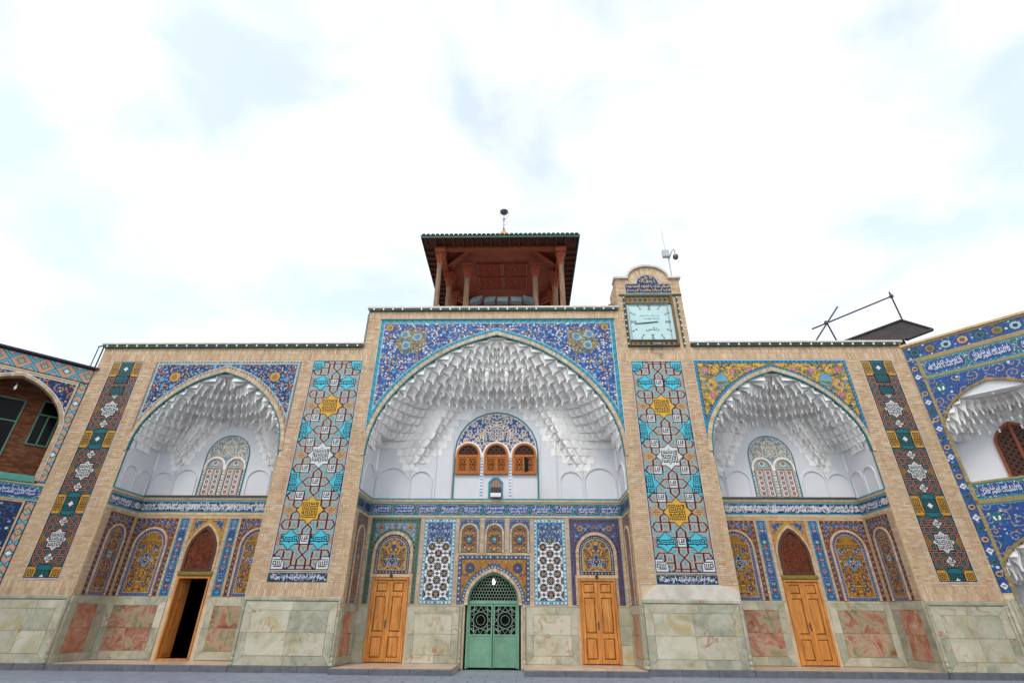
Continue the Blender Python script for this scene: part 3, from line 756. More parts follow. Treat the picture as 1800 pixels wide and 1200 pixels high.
def kufic_inner(parent, x0, x1, z0, z1, y):
    W = 65; u = (x1-x0)/W; H = int(round((z1-z0)/u)); H += (H+1) % 2
    cv = Cv(x1-x0, z1-z0, u); cv.nx, cv.ny = W, H
    cv = Cv.__new__(Cv); cv.w, cv.h, cv.nx, cv.ny, cv.dx, cv.dy = x1-x0, z1-z0, W, H, (x1-x0)/W, (z1-z0)/H
    cv.x = (np.arange(W)+.5)*cv.dx; cv.y = (np.arange(H)+.5)*cv.dy; cv.mask = np.ones((H, W), bool)
    cy = H//2; m = np.zeros((H, W), bool)
    for k in range(-4, 4):
        yy = cy+16+32*k; toward = -1 if (k % 2 == 0) else 1              # towards the nearest star row
        arms(m, 16, yy, 5, 11, 15, ((-1, 0), (0, toward))); arms(m, 48, yy, 5, 11, 15, ((1, 0), (0, toward)))
    for k in (-96, -32, 32, 96): arms(m, 32, cy+k, 5, 11, 16)
    for k in (-128, 128):
        arms(m, 32, cy+k, 5, 11, 16); arms(m, 0, cy+k, 5, 11, 16); arms(m, 64, cy+k, 5, 11, 16)
    for k in (-64, 0, 64):                                   # strokes that run from the squares to the star points
        for sg in (-1, 1):
            for x_a, x_b in ((21, 27), (43, 37)): cell_line(m, x_a, cy+k+sg*11, x_b, cy+k+sg*11)
    m[:, 1:] |= m[:, :-1].copy(); d = cheb_dist(m)
    a = np.full((H, W), PI_['ksalm'], np.int16)
    Y, X = np.mgrid[0:H, 0:W]
    a[(d >= 3) & (d <= 5)] = PI_['kpale']; a[(d == 7)] = PI_['kpale']; a[d == 0] = PI_['line']
    a[(d == 2) & ((X+Y) % 2 == 0)] = PI_['kpale']
    mx = np.zeros_like(m)
    mx[1:-1, 1:-1] = (d[1:-1, 1:-1] >= 3) & (d[1:-1, 1:-1] >= d[:-2, 1:-1]) & (d[1:-1, 1:-1] >= d[2:, 1:-1]) & (d[1:-1, 1:-1] >= d[1:-1, :-2]) & (d[1:-1, 1:-1] >= d[1:-1, 2:])
    a[mx & ((X+Y) % 3 == 0)] = PI_['rust']
    for k in (-96, -32, 32, 96):
        for ex in (-10, 10):
            for ey in (-10, 10): a[np.abs(X-32-ex)+np.abs(Y-cy-k-ey) <= 2] = PI_['aqua']; a[(X == 32+ex) & (Y == cy+k+ey)] = PI_['line']
    pieces = []
    def fill(mask, col, nm, edge='line'):
        a[mask] = PI_[col]
        er = mask.copy(); er[1:-1, 1:-1] = mask[1:-1, 1:-1] & mask[:-2, 1:-1] & mask[2:, 1:-1] & mask[1:-1, :-2] & mask[1:-1, 2:]
        a[mask & ~er] = PI_[edge]; pieces.append((mask & ~cut(pieces), nm))
    def cut(ps):
        r = np.zeros((H, W), bool)
        for q, _ in ps: r |= q
        return r
    for k, (col, bm) in {0: ('kwhite', BM_STAR_W), 64: ('yellow', BM_STAR_Y), -64: ('yellow', BM_STAR_Y)}.items():
        fill(star_mask((H, W), 32, cy+k, 11, 16), col, 'star_tile'); stamp(a, bm, 32, cy+k+.5, 'black')
    for k in (-32, 32):                                     # turquoise half stars on the edges
        for cx, fl in ((0, False), (64, True)):
            fill(star_mask((H, W), cx, cy+k, 11, 16), 'aqua', 'edge_tile'); stamp(a, BM_SIDE, cx+(5 if not fl else -5), cy+k, 'black', fl)
    for k in (-64, 0, 64):                                   # small ochre-dotted hexagons beside the stars
        for cx in (8, 56):
            mk = (np.abs(X-cx)+np.abs(Y-(cy+k)) <= 6) | ((np.abs(X-cx) <= 4) & (np.abs(Y-cy-k) <= 3))
            a[mk] = PI_['sand']; a[mk & (X % 2 == cx % 2) & ((Y-cy) % 2 == 0)] = PI_['gold']
            a[mk & (X % 2 != cx % 2) & ((Y-cy) % 2 == 0) & (np.abs(X-cx)+np.abs(Y-cy-k) <= 4)] = PI_['line']
    sq = [(16, 16), (48, 16), (16, -16), (48, -16), (32, 32), (32, -32), (16, 48), (48, 48), (16, -48), (48, -48), (32, 96), (32, -96)]
    for sx, sy in sq:
        fill((np.abs(X-sx) <= 5) & (np.abs(Y-cy-sy) <= 5), 'kwhite', 'square_tile'); stamp(a, BM_ALI, sx+.5, cy+sy+.5, 'line')
    for sgn in (1, -1):                                     # turquoise name tiles
        for sx in (15, 49):
            mk = ((np.abs(X-sx) <= 10) & (np.abs(Y-cy-sgn*96) <= 5)) | (np.abs(X-sx)+np.abs(Y-cy-sgn*96) <= 11)
            fill(mk, 'aqua', 'name_tile'); stamp(a, BM_MHMD, sx, cy+sgn*96+.5, 'black')
    for top in (True, False):                               # corner tiles
        yy = H-1 if top else 0
        for cx, fl in ((0, True), (64, False)):
            mk = (np.abs(X-cx) <= 14) & (np.abs(Y-yy) <= 13) & (np.abs(X-cx)+np.abs(Y-yy) <= 21)
            fill(mk, 'aqua' if top else 'kwhite', 'corner_tile')
            stamp(a, BM_ALLAH, cx+(7 if cx == 0 else -6), yy+(-7 if top else 7), 'black', fl)
    # joints where four lines cross carry a white stud
    for k in range(-5, 6):
        for xx in (16, 48):
            for ex, ey in ((4, 4), (-4, 4), (4, -4), (-4, -4)):
                px, py = xx+ex, cy+16+32*k+ey
                if 0 <= px < W and 0 <= py < H and a[py, px] == PI_['line']: a[py, px] = PI_['kwhite']
    a[:, :1] = PI_['navy']; a[:, -1:] = PI_['navy']; a[:1] = PI_['navy']; a[-1:] = PI_['navy']
    cv.a = a
    return split_mesh(cv, 'tile_panel', parent, (x0, y, z0), pieces)

def kufic_outer(parent, x0, x1, z0, z1, y):
    W = 43; u = (x1-x0)/W; H = int(round((z1-z0)/u)); H += (H+1) % 2
    cv = Cv.__new__(Cv); cv.w, cv.h, cv.nx, cv.ny, cv.dx, cv.dy = x1-x0, z1-z0, W, H, (x1-x0)/W, (z1-z0)/H
    cv.x = (np.arange(W)+.5)*cv.dx; cv.y = (np.arange(H)+.5)*cv.dy; cv.mask = np.ones((H, W), bool)
    Y, X = np.mgrid[0:H, 0:W]
    per = 84; base = 42                                      # star rows every 84 cells, gold blocks half way
    m = np.zeros((H, W), bool)
    for k in range(-2, 12):
        yy = base+28*k
        arms(m, 21, yy, 4, 10, 14); arms(m, 7, yy+14, 4, 10, 14); arms(m, 35, yy+14, 4, 10, 14)
    d = cheb_dist(m)
    a = np.full((H, W), PI_['teal'], np.int16)
    a[d == 0] = PI_['black']; a[d == 1] = PI_['dsalmon']; a[d == 2] = PI_['black']; a[(d >= 3)] = PI_['teal']; a[(d >= 4) & ((X+Y) % 3 == 0)] = PI_['black']
    pieces = []
    def cut():
        r = np.zeros((H, W), bool)
        for q, _ in pieces: r |= q
        return r
    def fill(mask, col, nm, edge='black'):
        a[mask] = PI_[col]
        er = mask.copy(); er[1:-1, 1:-1] = mask[1:-1, 1:-1] & mask[:-2, 1:-1] & mask[2:, 1:-1] & mask[1:-1, :-2] & mask[1:-1, 2:]
        a[mask & ~er] = PI_[edge]; pieces.append((mask & ~cut(), nm))
    for k in range(0, 3):
        c = base+per*k
        fill(star_mask((H, W), 21, c, 9, 13), 'kwhite', 'star_tile'); stamp(a, BM_STAR_W, 21.5, c+.5, 'black')
        for q in (c-21, c+21):
            fill((np.abs(X-21)+np.abs(Y-q) <= 6), 'kwhite', 'square_tile'); stamp(a, ["#.#.##", "#.#.#.", "#.####", "#.....", "######"], 21.5, q+.5, 'black')
        for cx in (0, W-1): a[(np.abs(X-cx)+np.abs(Y-c) <= 7)] = PI_['gold']; a[(np.abs(X-cx)+np.abs(Y-c) <= 7) & ((X+Y) % 3 == 0)] = PI_['black']
    for c in (0, base+per//2, base+per//2+per, H-12):
        hh = 12
        for cx, fl in ((0, False), (W-1, True)):
            fill((np.abs(X-cx) <= 13) & (np.abs(Y-c) <= hh) & (np.abs(X-cx)+np.abs(Y-c) <= 21), 'ochre', 'edge_tile')
            stamp(a, BM_SIDE[:9]+BM_SIDE[10:18], cx+(6 if not fl else -6), c, 'black', fl)
        mk = (np.abs(X-21) <= 9) & (np.abs(Y-c) <= 14) & (np.abs(X-21)+np.abs(Y-c) <= 19)
        fill(mk, 'teal', 'name_tile')
        stamp(a, [r[1:18] for r in BM_STAR_Y[1:18]], 21.5, c+.5, 'black')
        fill((np.abs(X-21)+np.abs(Y-c) <= 4), 'kwhite', 'square_tile')
    top = H-30                                               # extra teal lozenges under the top block
    for q in (H-28, H-46):
        mk = (np.abs(X-21) <= 9) & (np.abs(Y-q) <= 6); fill(mk, 'teal', 'name_tile'); stamp(a, [r[1:18] for r in BM_STAR_Y[1:12]], 21.5, q+.5, 'black')
    a[:, :1] = PI_['black']; a[:, -1:] = PI_['navy']; a[:1] = PI_['navy']; a[-1:] = PI_['navy']
    cv.a = a
    return split_mesh(cv, 'tile_panel', parent, (x0, y, z0), pieces)

# ------------------------------------------------------------------ tile painters
def scatter(w, h, d, ok, seed, tries=14000):
    r = random.Random(seed); cell = d/1.42; g = {}; out = []
    for _ in range(tries):
        x, y = r.uniform(0, w), r.uniform(0, h)
        if not ok(x, y): continue
        i, j = int(x/cell), int(y/cell)
        if any((x-p[0])**2+(y-p[1])**2 < d*d for a in (i-2, i-1, i, i+1, i+2) for b in (j-2, j-1, j, j+1, j+2) for p in g.get((a, b), ())): continue
        g.setdefault((i, j), []).append((x, y)); out.append((x, y))
    return out

def spandrel_center(parent, hw, z0, z1, y, arch_out):
    cv = Cv(2*hw, z1-z0, 0.017, 'cobalt')
    X, Y = cv.grid(); inside = inside_poly(X-hw, Y+z0, arch_out+[(arch_out[-1][0], z0-1), (arch_out[0][0], z0-1)])
    r = random.Random(5)
    d_arch = np.full(X.shape, 9.0)
    al = [(p[0]+hw, p[1]-z0) for p in arch_out]
    for (ax, ay), (bx, by) in zip(al[:-1], al[1:]):
        dx, dy = bx-ax, by-ay; l2 = dx*dx+dy*dy or 1e-9
        t = np.clip(((X-ax)*dx+(Y-ay)*dy)/l2, 0, 1); d_arch = np.minimum(d_arch, np.hypot(X-ax-t*dx, Y-ay-t*dy))
    # curling stems first, then leaves and blossoms
    for (x, yy) in scatter(hw, cv.h, 0.62, lambda a, b: True, 3, 600):
        cv.spiral(x, yy, r.uniform(.2, .34), r.uniform(0, 6.3), r.choice((-1, 1)), .028, r.choice(('blue', 'lilac', 'blue', 'sky')))
    for (x, yy) in scatter(hw, cv.h, 0.088, lambda a, b: True, 4, 26000):
        k = r.random()
        if k < .28: cv.leaf(x, yy, r.uniform(.10, .19), r.uniform(0, 6.3), r.choice(('blue', 'blue', 'sky', 'navy')))
        elif k < .52: cv.flower(x, yy, r.uniform(.034, .052), r.choice(('ochre', 'ochre', 'sand')), r.choice(('brown', 'white', 'cobalt')))
        elif k < .68: cv.flower(x, yy, r.uniform(.03, .05), 'white', r.choice(('blue', 'lilac', 'ochre')))
        elif k < .80: cv.leaf(x, yy, r.uniform(.10, .16), r.uniform(0, 6.3), r.choice(('ochre', 'cream')))
        elif k < .88: cv.disc(x, yy, r.uniform(.025, .045), r.choice(('lilac', 'pale', 'pink')))
        else: cv.leaf(x, yy, r.uniform(.08, .14), r.uniform(0, 6.3), 'white')
    mx, my = 1.30, cv.h-.95                                  # medallion of three turquoise buds
    for (x, yy) in scatter(1.4, 1.4, .075, lambda a, b: (a-.7)**2+(b-.7)**2 < .42*r.uniform(.6, 1.0), 19, 1500): cv.disc(mx+.1+x-.7, my-.1+yy-.7, .05, 'olive')
    for (x, yy) in scatter(1.3, 1.3, .12, lambda a, b: (a-.65)**2+(b-.65)**2 < .36, 9, 900):
        cv.flower(mx+.1+x-.65, my-.1+yy-.65, .04, r.choice(('ochre', 'yellow', 'cream', 'teal')), 'brown')
    for bx, by, a in ((-.18, .22, 0), (.36, .10, .5), (-.1, -.30, 1.0)):
        cv.ell(mx+bx, my+by, .20, .17, a, 'pale'); cv.ell(mx+bx, my+by, .175, .145, a, 'sky'); cv.flower(mx+bx, my+by, .09, 'turq', 'orange')
        for q in range(4): cv.disc(mx+bx+.12*math.cos(q*1.57+a), my+by+.12*math.sin(q*1.57+a), .028, 'ochre')
    cv.flower(.42, cv.h-.38, .16, 'ochre', 'olive', 8)
    b = 0.15
    ed = (d_arch < b+.03) | (X < b+.03) | (cv.h-Y < b+.03)
    cv.a[ed] = PI_['pale']
    tb = (d_arch < b) | (X < b) | (cv.h-Y < b)
    cv.a[tb] = PI_['turq']
    jj = tb & (((np.floor(X/.066)+np.floor(Y/.066)).astype(int) % 5 == 0))
    cv.a[jj] = PI_['teal']
    cv.mirror(); cv.mask = ~inside
    cv.mesh('spandrel_tiles', parent, (-hw, y, z0))

def spandrel_side(parent, hw, z0, z1, y, arch_out, style, seed):
    cv = Cv(2*hw, z1-z0, 0.017, 'cobalt' if style == 'blue' else 'olive')
    X, Y = cv.grid(); inside = inside_poly(X-hw, Y+z0, arch_out+[(arch_out[-1][0], z0-1), (arch_out[0][0], z0-1)])
    al = [(p[0]+hw, p[1]-z0) for p in arch_out]; d_arch = np.full(X.shape, 9.0)
    for (ax, ay), (bx, by) in zip(al[:-1], al[1:]):
        dx, dy = bx-ax, by-ay; l2 = dx*dx+dy*dy or 1e-9
        t = np.clip(((X-ax)*dx+(Y-ay)*dy)/l2, 0, 1); d_arch = np.minimum(d_arch, np.hypot(X-ax-t*dx, Y-ay-t*dy))
    r = random.Random(seed)
    if style == 'blue':
        cv.a[:] = PI_['navy']
        for (x, yy) in scatter(hw, cv.h, .40, lambda a, b: True, seed, 500):
            cv.spiral(x, yy, r.uniform(.14, .24), r.uniform(0, 6.3), r.choice((-1, 1)), .025, r.choice(('blue', 'cobalt', 'pale')))
        for (x, yy) in scatter(hw, cv.h, .078, lambda a, b: True, seed+1, 14000):
            k = r.random()
            if k < .28: cv.flower(x, yy, r.uniform(.03, .05), r.choice(('orange', 'salmon')), 'brown')
            elif k < .62: cv.leaf(x, yy, r.uniform(.1, .18), r.uniform(0, 6.3), r.choice(('blue', 'cobalt', 'sky')))
            elif k < .85: cv.leaf(x, yy, r.uniform(.07, .12), r.uniform(0, 6.3), r.choice(('pale', 'white', 'grey')))
            else: cv.disc(x, yy, .03, r.choice(('pale', 'ochre')))
        cv.flower(1.0, cv.h-.72, .22, 'ochre', 'orange', 8); cv.disc(1.0, cv.h-.72, .1, 'gold')
        b = .11
        ed = (d_arch < b+.035) | (X < b+.035) | (cv.h-Y < b+.035); cv.a[ed] = PI_['pale']
        tb = (d_arch < b) | (X < b) | (cv.h-Y < b); cv.a[tb] = PI_['stone']
        kk = (np.floor((X+Y)/.09)+np.floor((X-Y)/.09)).astype(int)
        cv.a[tb & (kk % 3 == 0)] = PI_['midblue']; cv.a[tb & (kk % 7 == 1)] = PI_['ochre']
    else:
        for (x, yy) in scatter(hw, cv.h, .46, lambda a, b: True, seed, 500):
            cv.disc(x, yy, .20, r.choice(('olive', 'ochre', 'gold', 'olive')))
            cv.spiral(x, yy, r.uniform(.18, .26), r.uniform(0, 6.3), r.choice((-1, 1)), .04, r.choice(('brown', 'black', 'yellow', 'yellow')))
        for (x, yy) in scatter(hw, cv.h, .085, lambda a, b: True, seed+1, 14000):
            k = r.random()
            if k < .42: cv.leaf(x, yy, r.uniform(.12, .24), r.uniform(0, 6.3), r.choice(('yellow', 'ochre', 'yellow')))
            elif k < .60: cv.leaf(x, yy, r.uniform(.10, .16), r.uniform(0, 6.3), r.choice(('black', 'brown', 'green')))
            elif k < .75: cv.flower(x, yy, r.uniform(.03, .045), r.choice(('white', 'lilac', 'pale', 'blue')), 'brown')
            else: cv.leaf(x, yy, .12, r.uniform(0, 6.3), r.choice(('green', 'grey', 'sky')))
        for (x, yy) in ((.42, cv.h-.45), (1.5, cv.h-.5), (.55, cv.h-1.55), (2.2, cv.h-.42), (.62, cv.h-2.1)):
            for q in range(5): cv.ell(x+.07*math.cos(q*1.26), yy+.05*math.sin(q*1.26), .07, .05, q, 'pink')
            cv.ell(x, yy, .045, .035, 0, 'lilac')
        cv.disc(1.02, cv.h-.90, .27, 'olive'); cv.disc(1.02, cv.h-.90, .235, 'sky'); cv.ell(1.02, cv.h-1.0, .2, .09, .2, 'green'); cv.ell(1.02, cv.h-.93, .15, .03, 0, 'ochre')
        b = .10
        ed = (d_arch < b+.03) | (X < b+.03) | (cv.h-Y < b+.03); cv.a[ed] = PI_['brown']
        tb = (d_arch < b) | (X < b) | (cv.h-Y < b); cv.a[tb] = PI_['turq']
        cv.a[tb & (((np.floor(X/.06)+np.floor(Y/.06)).astype(int)) % 3 == 0)] = PI_['cobalt']
    cv.mirror(); cv.mask = ~inside
    cv.mesh('spandrel_tiles', parent, (-hw, y, z0))

def arabesque(cv, x0, x1, y0, y1, stem, fl, leaf, step=.34, wd=.022):
    """mirrored pairs of scrolls up a panel; drawn on the left half, mirrored by the caller"""
    cx = (x0+x1)/2; hw = (x1-x0)/2; y = y0+step*.6; d = 1
    r = min(hw*.42, step*.52); k = 0; rr = random.Random(77)
    for (a, b) in scatter(hw+.05, y1-y0, .075, lambda a, b: True, 12, 4000):
        q = rr.random()
        if q < .6: cv.leaf(x0+a, y0+b, rr.uniform(.07, .12), rr.uniform(0, 6.3), rr.choice(('ochre', 'olive', 'yellow', 'rust')))
        elif q < .8: cv.disc(x0+a, y0+b, .018, rr.choice(('lilac', 'red', 'cream', 'cobalt')))
        else: cv.spiral(x0+a, y0+b, .07, rr.uniform(0, 6), rr.choice((-1, 1)), .018, stem, 1.1)
    while y < y1-step*.3:
        x = x0+hw*.46
        cv.spiral(x, y, r, -1.2 if d > 0 else 1.2, d, wd, stem, 1.4, leaf, fl[k % len(fl)], 'yellow', tail=(cx, y-d*step*.2-.05))
        for q in range(3): cv.flower(x0+hw*random.uniform(.12, .95), y+random.uniform(-.4, .4)*step, .032, fl[(k+q+1) % len(fl)], 'cream')
        cv.disc(cx, y+step*.5, .05, fl[(k+1) % len(fl)])
        cv.spiral(x0+hw*.80, y+step*.45, r*.5, 2.0*d, -d, wd*.8, stem, 1.2, leaf[:2], None)
        cv.spiral(x0+hw*.22, y+step*.48, r*.42, .6*d, d, wd*.8, stem, 1.1, None, fl[(k+2) % len(fl)])
        y += step; d = -d; k += 1

def medallion(cv, x, y, w, h, c1, c2, c3):
    def sh(s): return [(x, y+h*s), (x+w*.45*s, y+h*.38*s), (x+w*s, y+h*.05*s), (x+w*.7*s, y-h*.55*s), (x, y-h*.8*s), (x-w*.7*s, y-h*.55*s), (x-w*s, y+h*.05*s), (x-w*.45*s, y+h*.38*s)]
    cv.poly(sh(1), c1); cv.poly(sh(.82), c2)
    for q in range(9): cv.disc(x+w*.5*math.cos(q*.7), y+h*.42*math.sin(q*.7)-.03, .022, 'white')
    cv.flower(x, y-.02, w*.28, c3, 'yellow', 5)

def arched_panel(parent, x0, x1, z0, z1, y, mapf=None, U=(1, 0, 0), o=None, warm=True, ring=.075, ihw=None, spring=None):
    """floral spandrel with a tall round-headed ochre arabesque field inside; the brick ring is laid over the seam"""
    w, h = x1-x0, z1-z0
    cv = Cv(w, h, 0.02, 'midblue'); r = random.Random(int(x0*13+z0*7) & 255)
    ihw = ihw or w/2-.24; cx = w/2; sp = spring if spring is not None else h-.42-ihw
    for (a, b) in scatter(w/2+.1, h, .075, lambda a, b: b > sp-.4, 5, 2500):
        k = r.random()
        if k < .3: cv.leaf(a, b, .09, r.uniform(0, 6), r.choice(('grey', 'lilac', 'pale')))
        elif k < .6: cv.disc(a, b, .02, r.choice(('lilac', 'white', 'salmon')))
        else: cv.leaf(a, b, .10, r.uniform(0, 6), r.choice(('navy', 'blue', 'plum')))
    cv.flower(.36, h-.30, .10, 'ochre', 'rust', 6); cv.disc(cx, h-.24, .06, 'orange'); cv.flower(.62, h-.26, .05, 'lilac', 'pink')
    cv.dots_border(.13, 'rust', ['ochre', 'navy'], .03, .09, outer='brown', line=.02)
    X, Y = cv.grid()
    def arc(hw_): return [(p[0], p[1]) for p in round_arch(hw_, sp, cx, base=-.01)]
    cv.a[inside_poly(X, Y, arc(ihw+ring+.12)) & (Y > sp)] = PI_['rust']
    for q in range(1, 16): cv.disc(cx+(ihw+ring+.06)*math.cos(PI*q/16), sp+(ihw+ring+.06)*math.sin(PI*q/16), .026, ('ochre', 'navy')[q % 2])
    ins = inside_poly(X, Y, arc(ihw)); keep = cv.a.copy()
    cv.a[:] = PI_['gold' if warm else 'ochre']
    arabesque(cv, cx-ihw+.12, cx+ihw-.12, .14, sp+ihw*.7, 'brown', ['cobalt', 'red', 'lilac', 'blue'], ['yellow', 'olive', 'ochre'], step=min(.42, ihw*.8))
    medallion(cv, cx, sp*.72 if h > 2 else sp*.75, ihw*.34, ihw*.44, 'sky', 'navy', 'orange')
    dd = np.where(Y > sp, ihw-np.hypot(X-cx, Y-sp), ihw-np.abs(X-cx)); dd = np.minimum(dd, Y)
    cv.a[dd < .12] = PI_['pale']; cv.a[dd < .105] = PI_['cobalt' if warm else 'navy']
    pd = .1
    nn = int(sp/pd)
    for q in range(nn+1):
        cv.disc(cx-ihw+.06, q*pd+.03, .025, 'orange')
    for q in range(0, 9): cv.disc(cx-(ihw-.06)*math.cos(PI*q/16), sp+(ihw-.06)*math.sin(PI*q/16), .025, 'orange')
    for q in range(int(ihw/pd)+1): cv.disc(cx-q*pd, .06, .025, 'orange')
    cv.a[dd < .022] = PI_['turq']
    cv.a[~ins] = keep[~ins]
    cv.mirror()
    if o is None: o = (x0, y, z0)
    ob = cv.mesh('floral_tile_panel', parent, o, U)
    inner = [(x0+p[0], z0+p[1]) for p in round_arch(ihw, sp, cx, base=0)]
    outer = [(x0+p[0], z0+p[1]) for p in round_arch(ihw+ring, sp, cx, base=0)]
    voussoirs('brick_arch', parent, inner, outer, y-.035, y+.01, .085, mapf=mapf)
    return ob

def small_niche(parent, c, y):
    w, h = .82, 1.24; cv = Cv(w, h, .0155, 'midblue'); r = random.Random(31); ihw, sp = .30, .70
    for (a, b) in scatter(w/2+.05, h, .06, lambda a, b: b > .5, 5, 1500): cv.leaf(a, b, .07, r.uniform(0, 6), r.choice(('grey', 'lilac', 'pale', 'plum', 'sand')))
    cv.frame(.03, 'grey'); X, Y = cv.grid(); ins = inside_poly(X, Y, round_arch(ihw, sp, w/2, base=-.01)); keep = cv.a.copy()
    cv.a[:] = PI_['gold']; x0 = w/2
    for sg in ((.0, .0), (.0, .52)):
        for k in range(2):
            yy = .14+sg[1]+k*.26
            cv.stroke([(x0, yy-.10), (x0-.13, yy-.02), (x0-.22, yy+.05), (x0-.17, yy+.13), (x0-.09, yy+.08)], .034, 'navy')
            cv.stroke([(x0, yy+.10), (x0-.10, yy+.18), (x0-.25, yy+.14)], .026, 'brown'); cv.disc(x0-.16, yy+.04, .036, ('lilac', 'red', 'salmon')[k]); cv.leaf(x0-.27, yy, .10, 1.2, 'olive')
    cv.disc(x0, .88, .05, 'plum'); cv.disc(x0, .12, .04, 'salmon')
    cv.poly([(x0, .64), (x0-.15, .47), (x0, .30), (x0+.15, .47)], 'navy'); cv.poly([(x0, .60), (x0-.115, .47), (x0, .34), (x0+.115, .47)], 'turq'); cv.disc(x0, .47, .04, 'cream'); cv.disc(x0, .45, .02, 'red')
    dd = np.where(Y > sp, ihw-np.hypot(X-w/2, Y-sp), ihw-np.abs(X-w/2)); dd = np.minimum(dd, Y)
    cv.a[dd < .03] = PI_['teal']; cv.a[~ins] = keep[~ins]; cv.mirror()
    cv.mesh('niche_tile_panel', parent, (c-w/2, y, 3.76))
    voussoirs('brick_arch', parent, [(c-w/2+p[0], 3.76+p[1]) for p in round_arch(ihw, sp, w/2, base=0)], [(c-w/2+p[0], 3.76+p[1]) for p in round_arch(ihw+.07, sp, w/2, base=0)], y-.035, y+.01, .085)

def strip_panel(parent, x0, x1, z0, z1, y):
    w, h = x1-x0, z1-z0; cv = Cv(w, h, .02, 'midblue'); r = random.Random(3)
    for (a, b) in scatter(w/2+.03, h, .06, lambda a, b: True, 8, 2500):
        cv.leaf(a, b, .07, r.uniform(0, 6), r.choice(('grey', 'lilac', 'navy', 'pale', 'plum')))
    k = 0; b = .14
    while b < h-.1:
        c = ('sky', 'orange', 'pale', 'blue', 'lilac', 'sky', 'salmon')[k % 7]
        cv.ell(w/2, b, .09, .07, 0, 'navy'); cv.ell(w/2, b, .072, .055, 0, c); cv.disc(w/2, b+.02, .025, ('cobalt', 'yellow')[k % 2]); b += .205; k += 1
    cv.frame(.035, 'turq'); cv.mirror(); cv.mesh('narrow_tile_strip', parent, (x0, y, z0))

def tall_lattice_panel(parent, x0, x1, z0, z1, y):
    w, h = x1-x0, z1-z0; cv = Cv(w, h, .0165, 'white'); r = random.Random(2)
    row = 0; b = .10
    while b < h+.1:
        a = w/2-(0 if row % 2 else .26)-.52
        while a < w+.2:
            for q in range(8):
                t = q*PI/4; cv.ell(a+.092*math.cos(t), b+.092*math.sin(t), .052, .030, t, 'navy' if q % 2 else 'black')
                cv.disc(a+.128*math.cos(t+.39), b+.128*math.sin(t+.39), .022, 'black')
            cv.disc(a, b, .075, 'black'); cv.disc(a, b, .058, 'ochre'); cv.disc(a, b, .034, 'teal'); cv.disc(a, b, .015, 'cream')
            cv.disc(a+.26, b, .055, 'navy'); cv.disc(a+.26, b, .034, 'midblue'); cv.disc(a+.26, b, .014, 'lilac')
            for ex, ey in ((.13, .118), (-.13, .118)):
                cv.disc(a+ex, b+ey, .022, 'midblue'); cv.disc(a+ex, b+ey, .010, 'ochre')
            cv.stroke([(a+.15, b), (a+.21, b)], .022, 'brown'); cv.stroke([(a-.15, b), (a-.21, b)], .022, 'brown')
            a += .52
        b += .2325; row += 1
    X, Y = cv.grid()
    lob = (h-.30)-np.abs(X-w/2)*1.05-.12*np.sin(np.abs(X-w/2)*14)-.30
    out = (Y > lob)
    keep = cv.a.copy(); cv.a[:] = PI_['midblue']
    for (a, b) in scatter(w/2+.05, h, .05, lambda a, b: b > h*.55, 6, 5000):
        cv.leaf(a, b, .07, r.uniform(0, 6), r.choice(('grey', 'pale', 'lilac', 'navy', 'white', 'plum')))
    cv.a[(Y-lob < .05) & out] = PI_['teal']
    cv.a[~out] = keep[~out]
    cv.dots_border(.12, 'pale', ['navy', 'white', 'grey', 'white'], .028, .07, inner='turq', outer='blue', line=.02)
    cv.mirror(); cv.mesh('rosette_tile_panel', parent, (x0, y, z0))

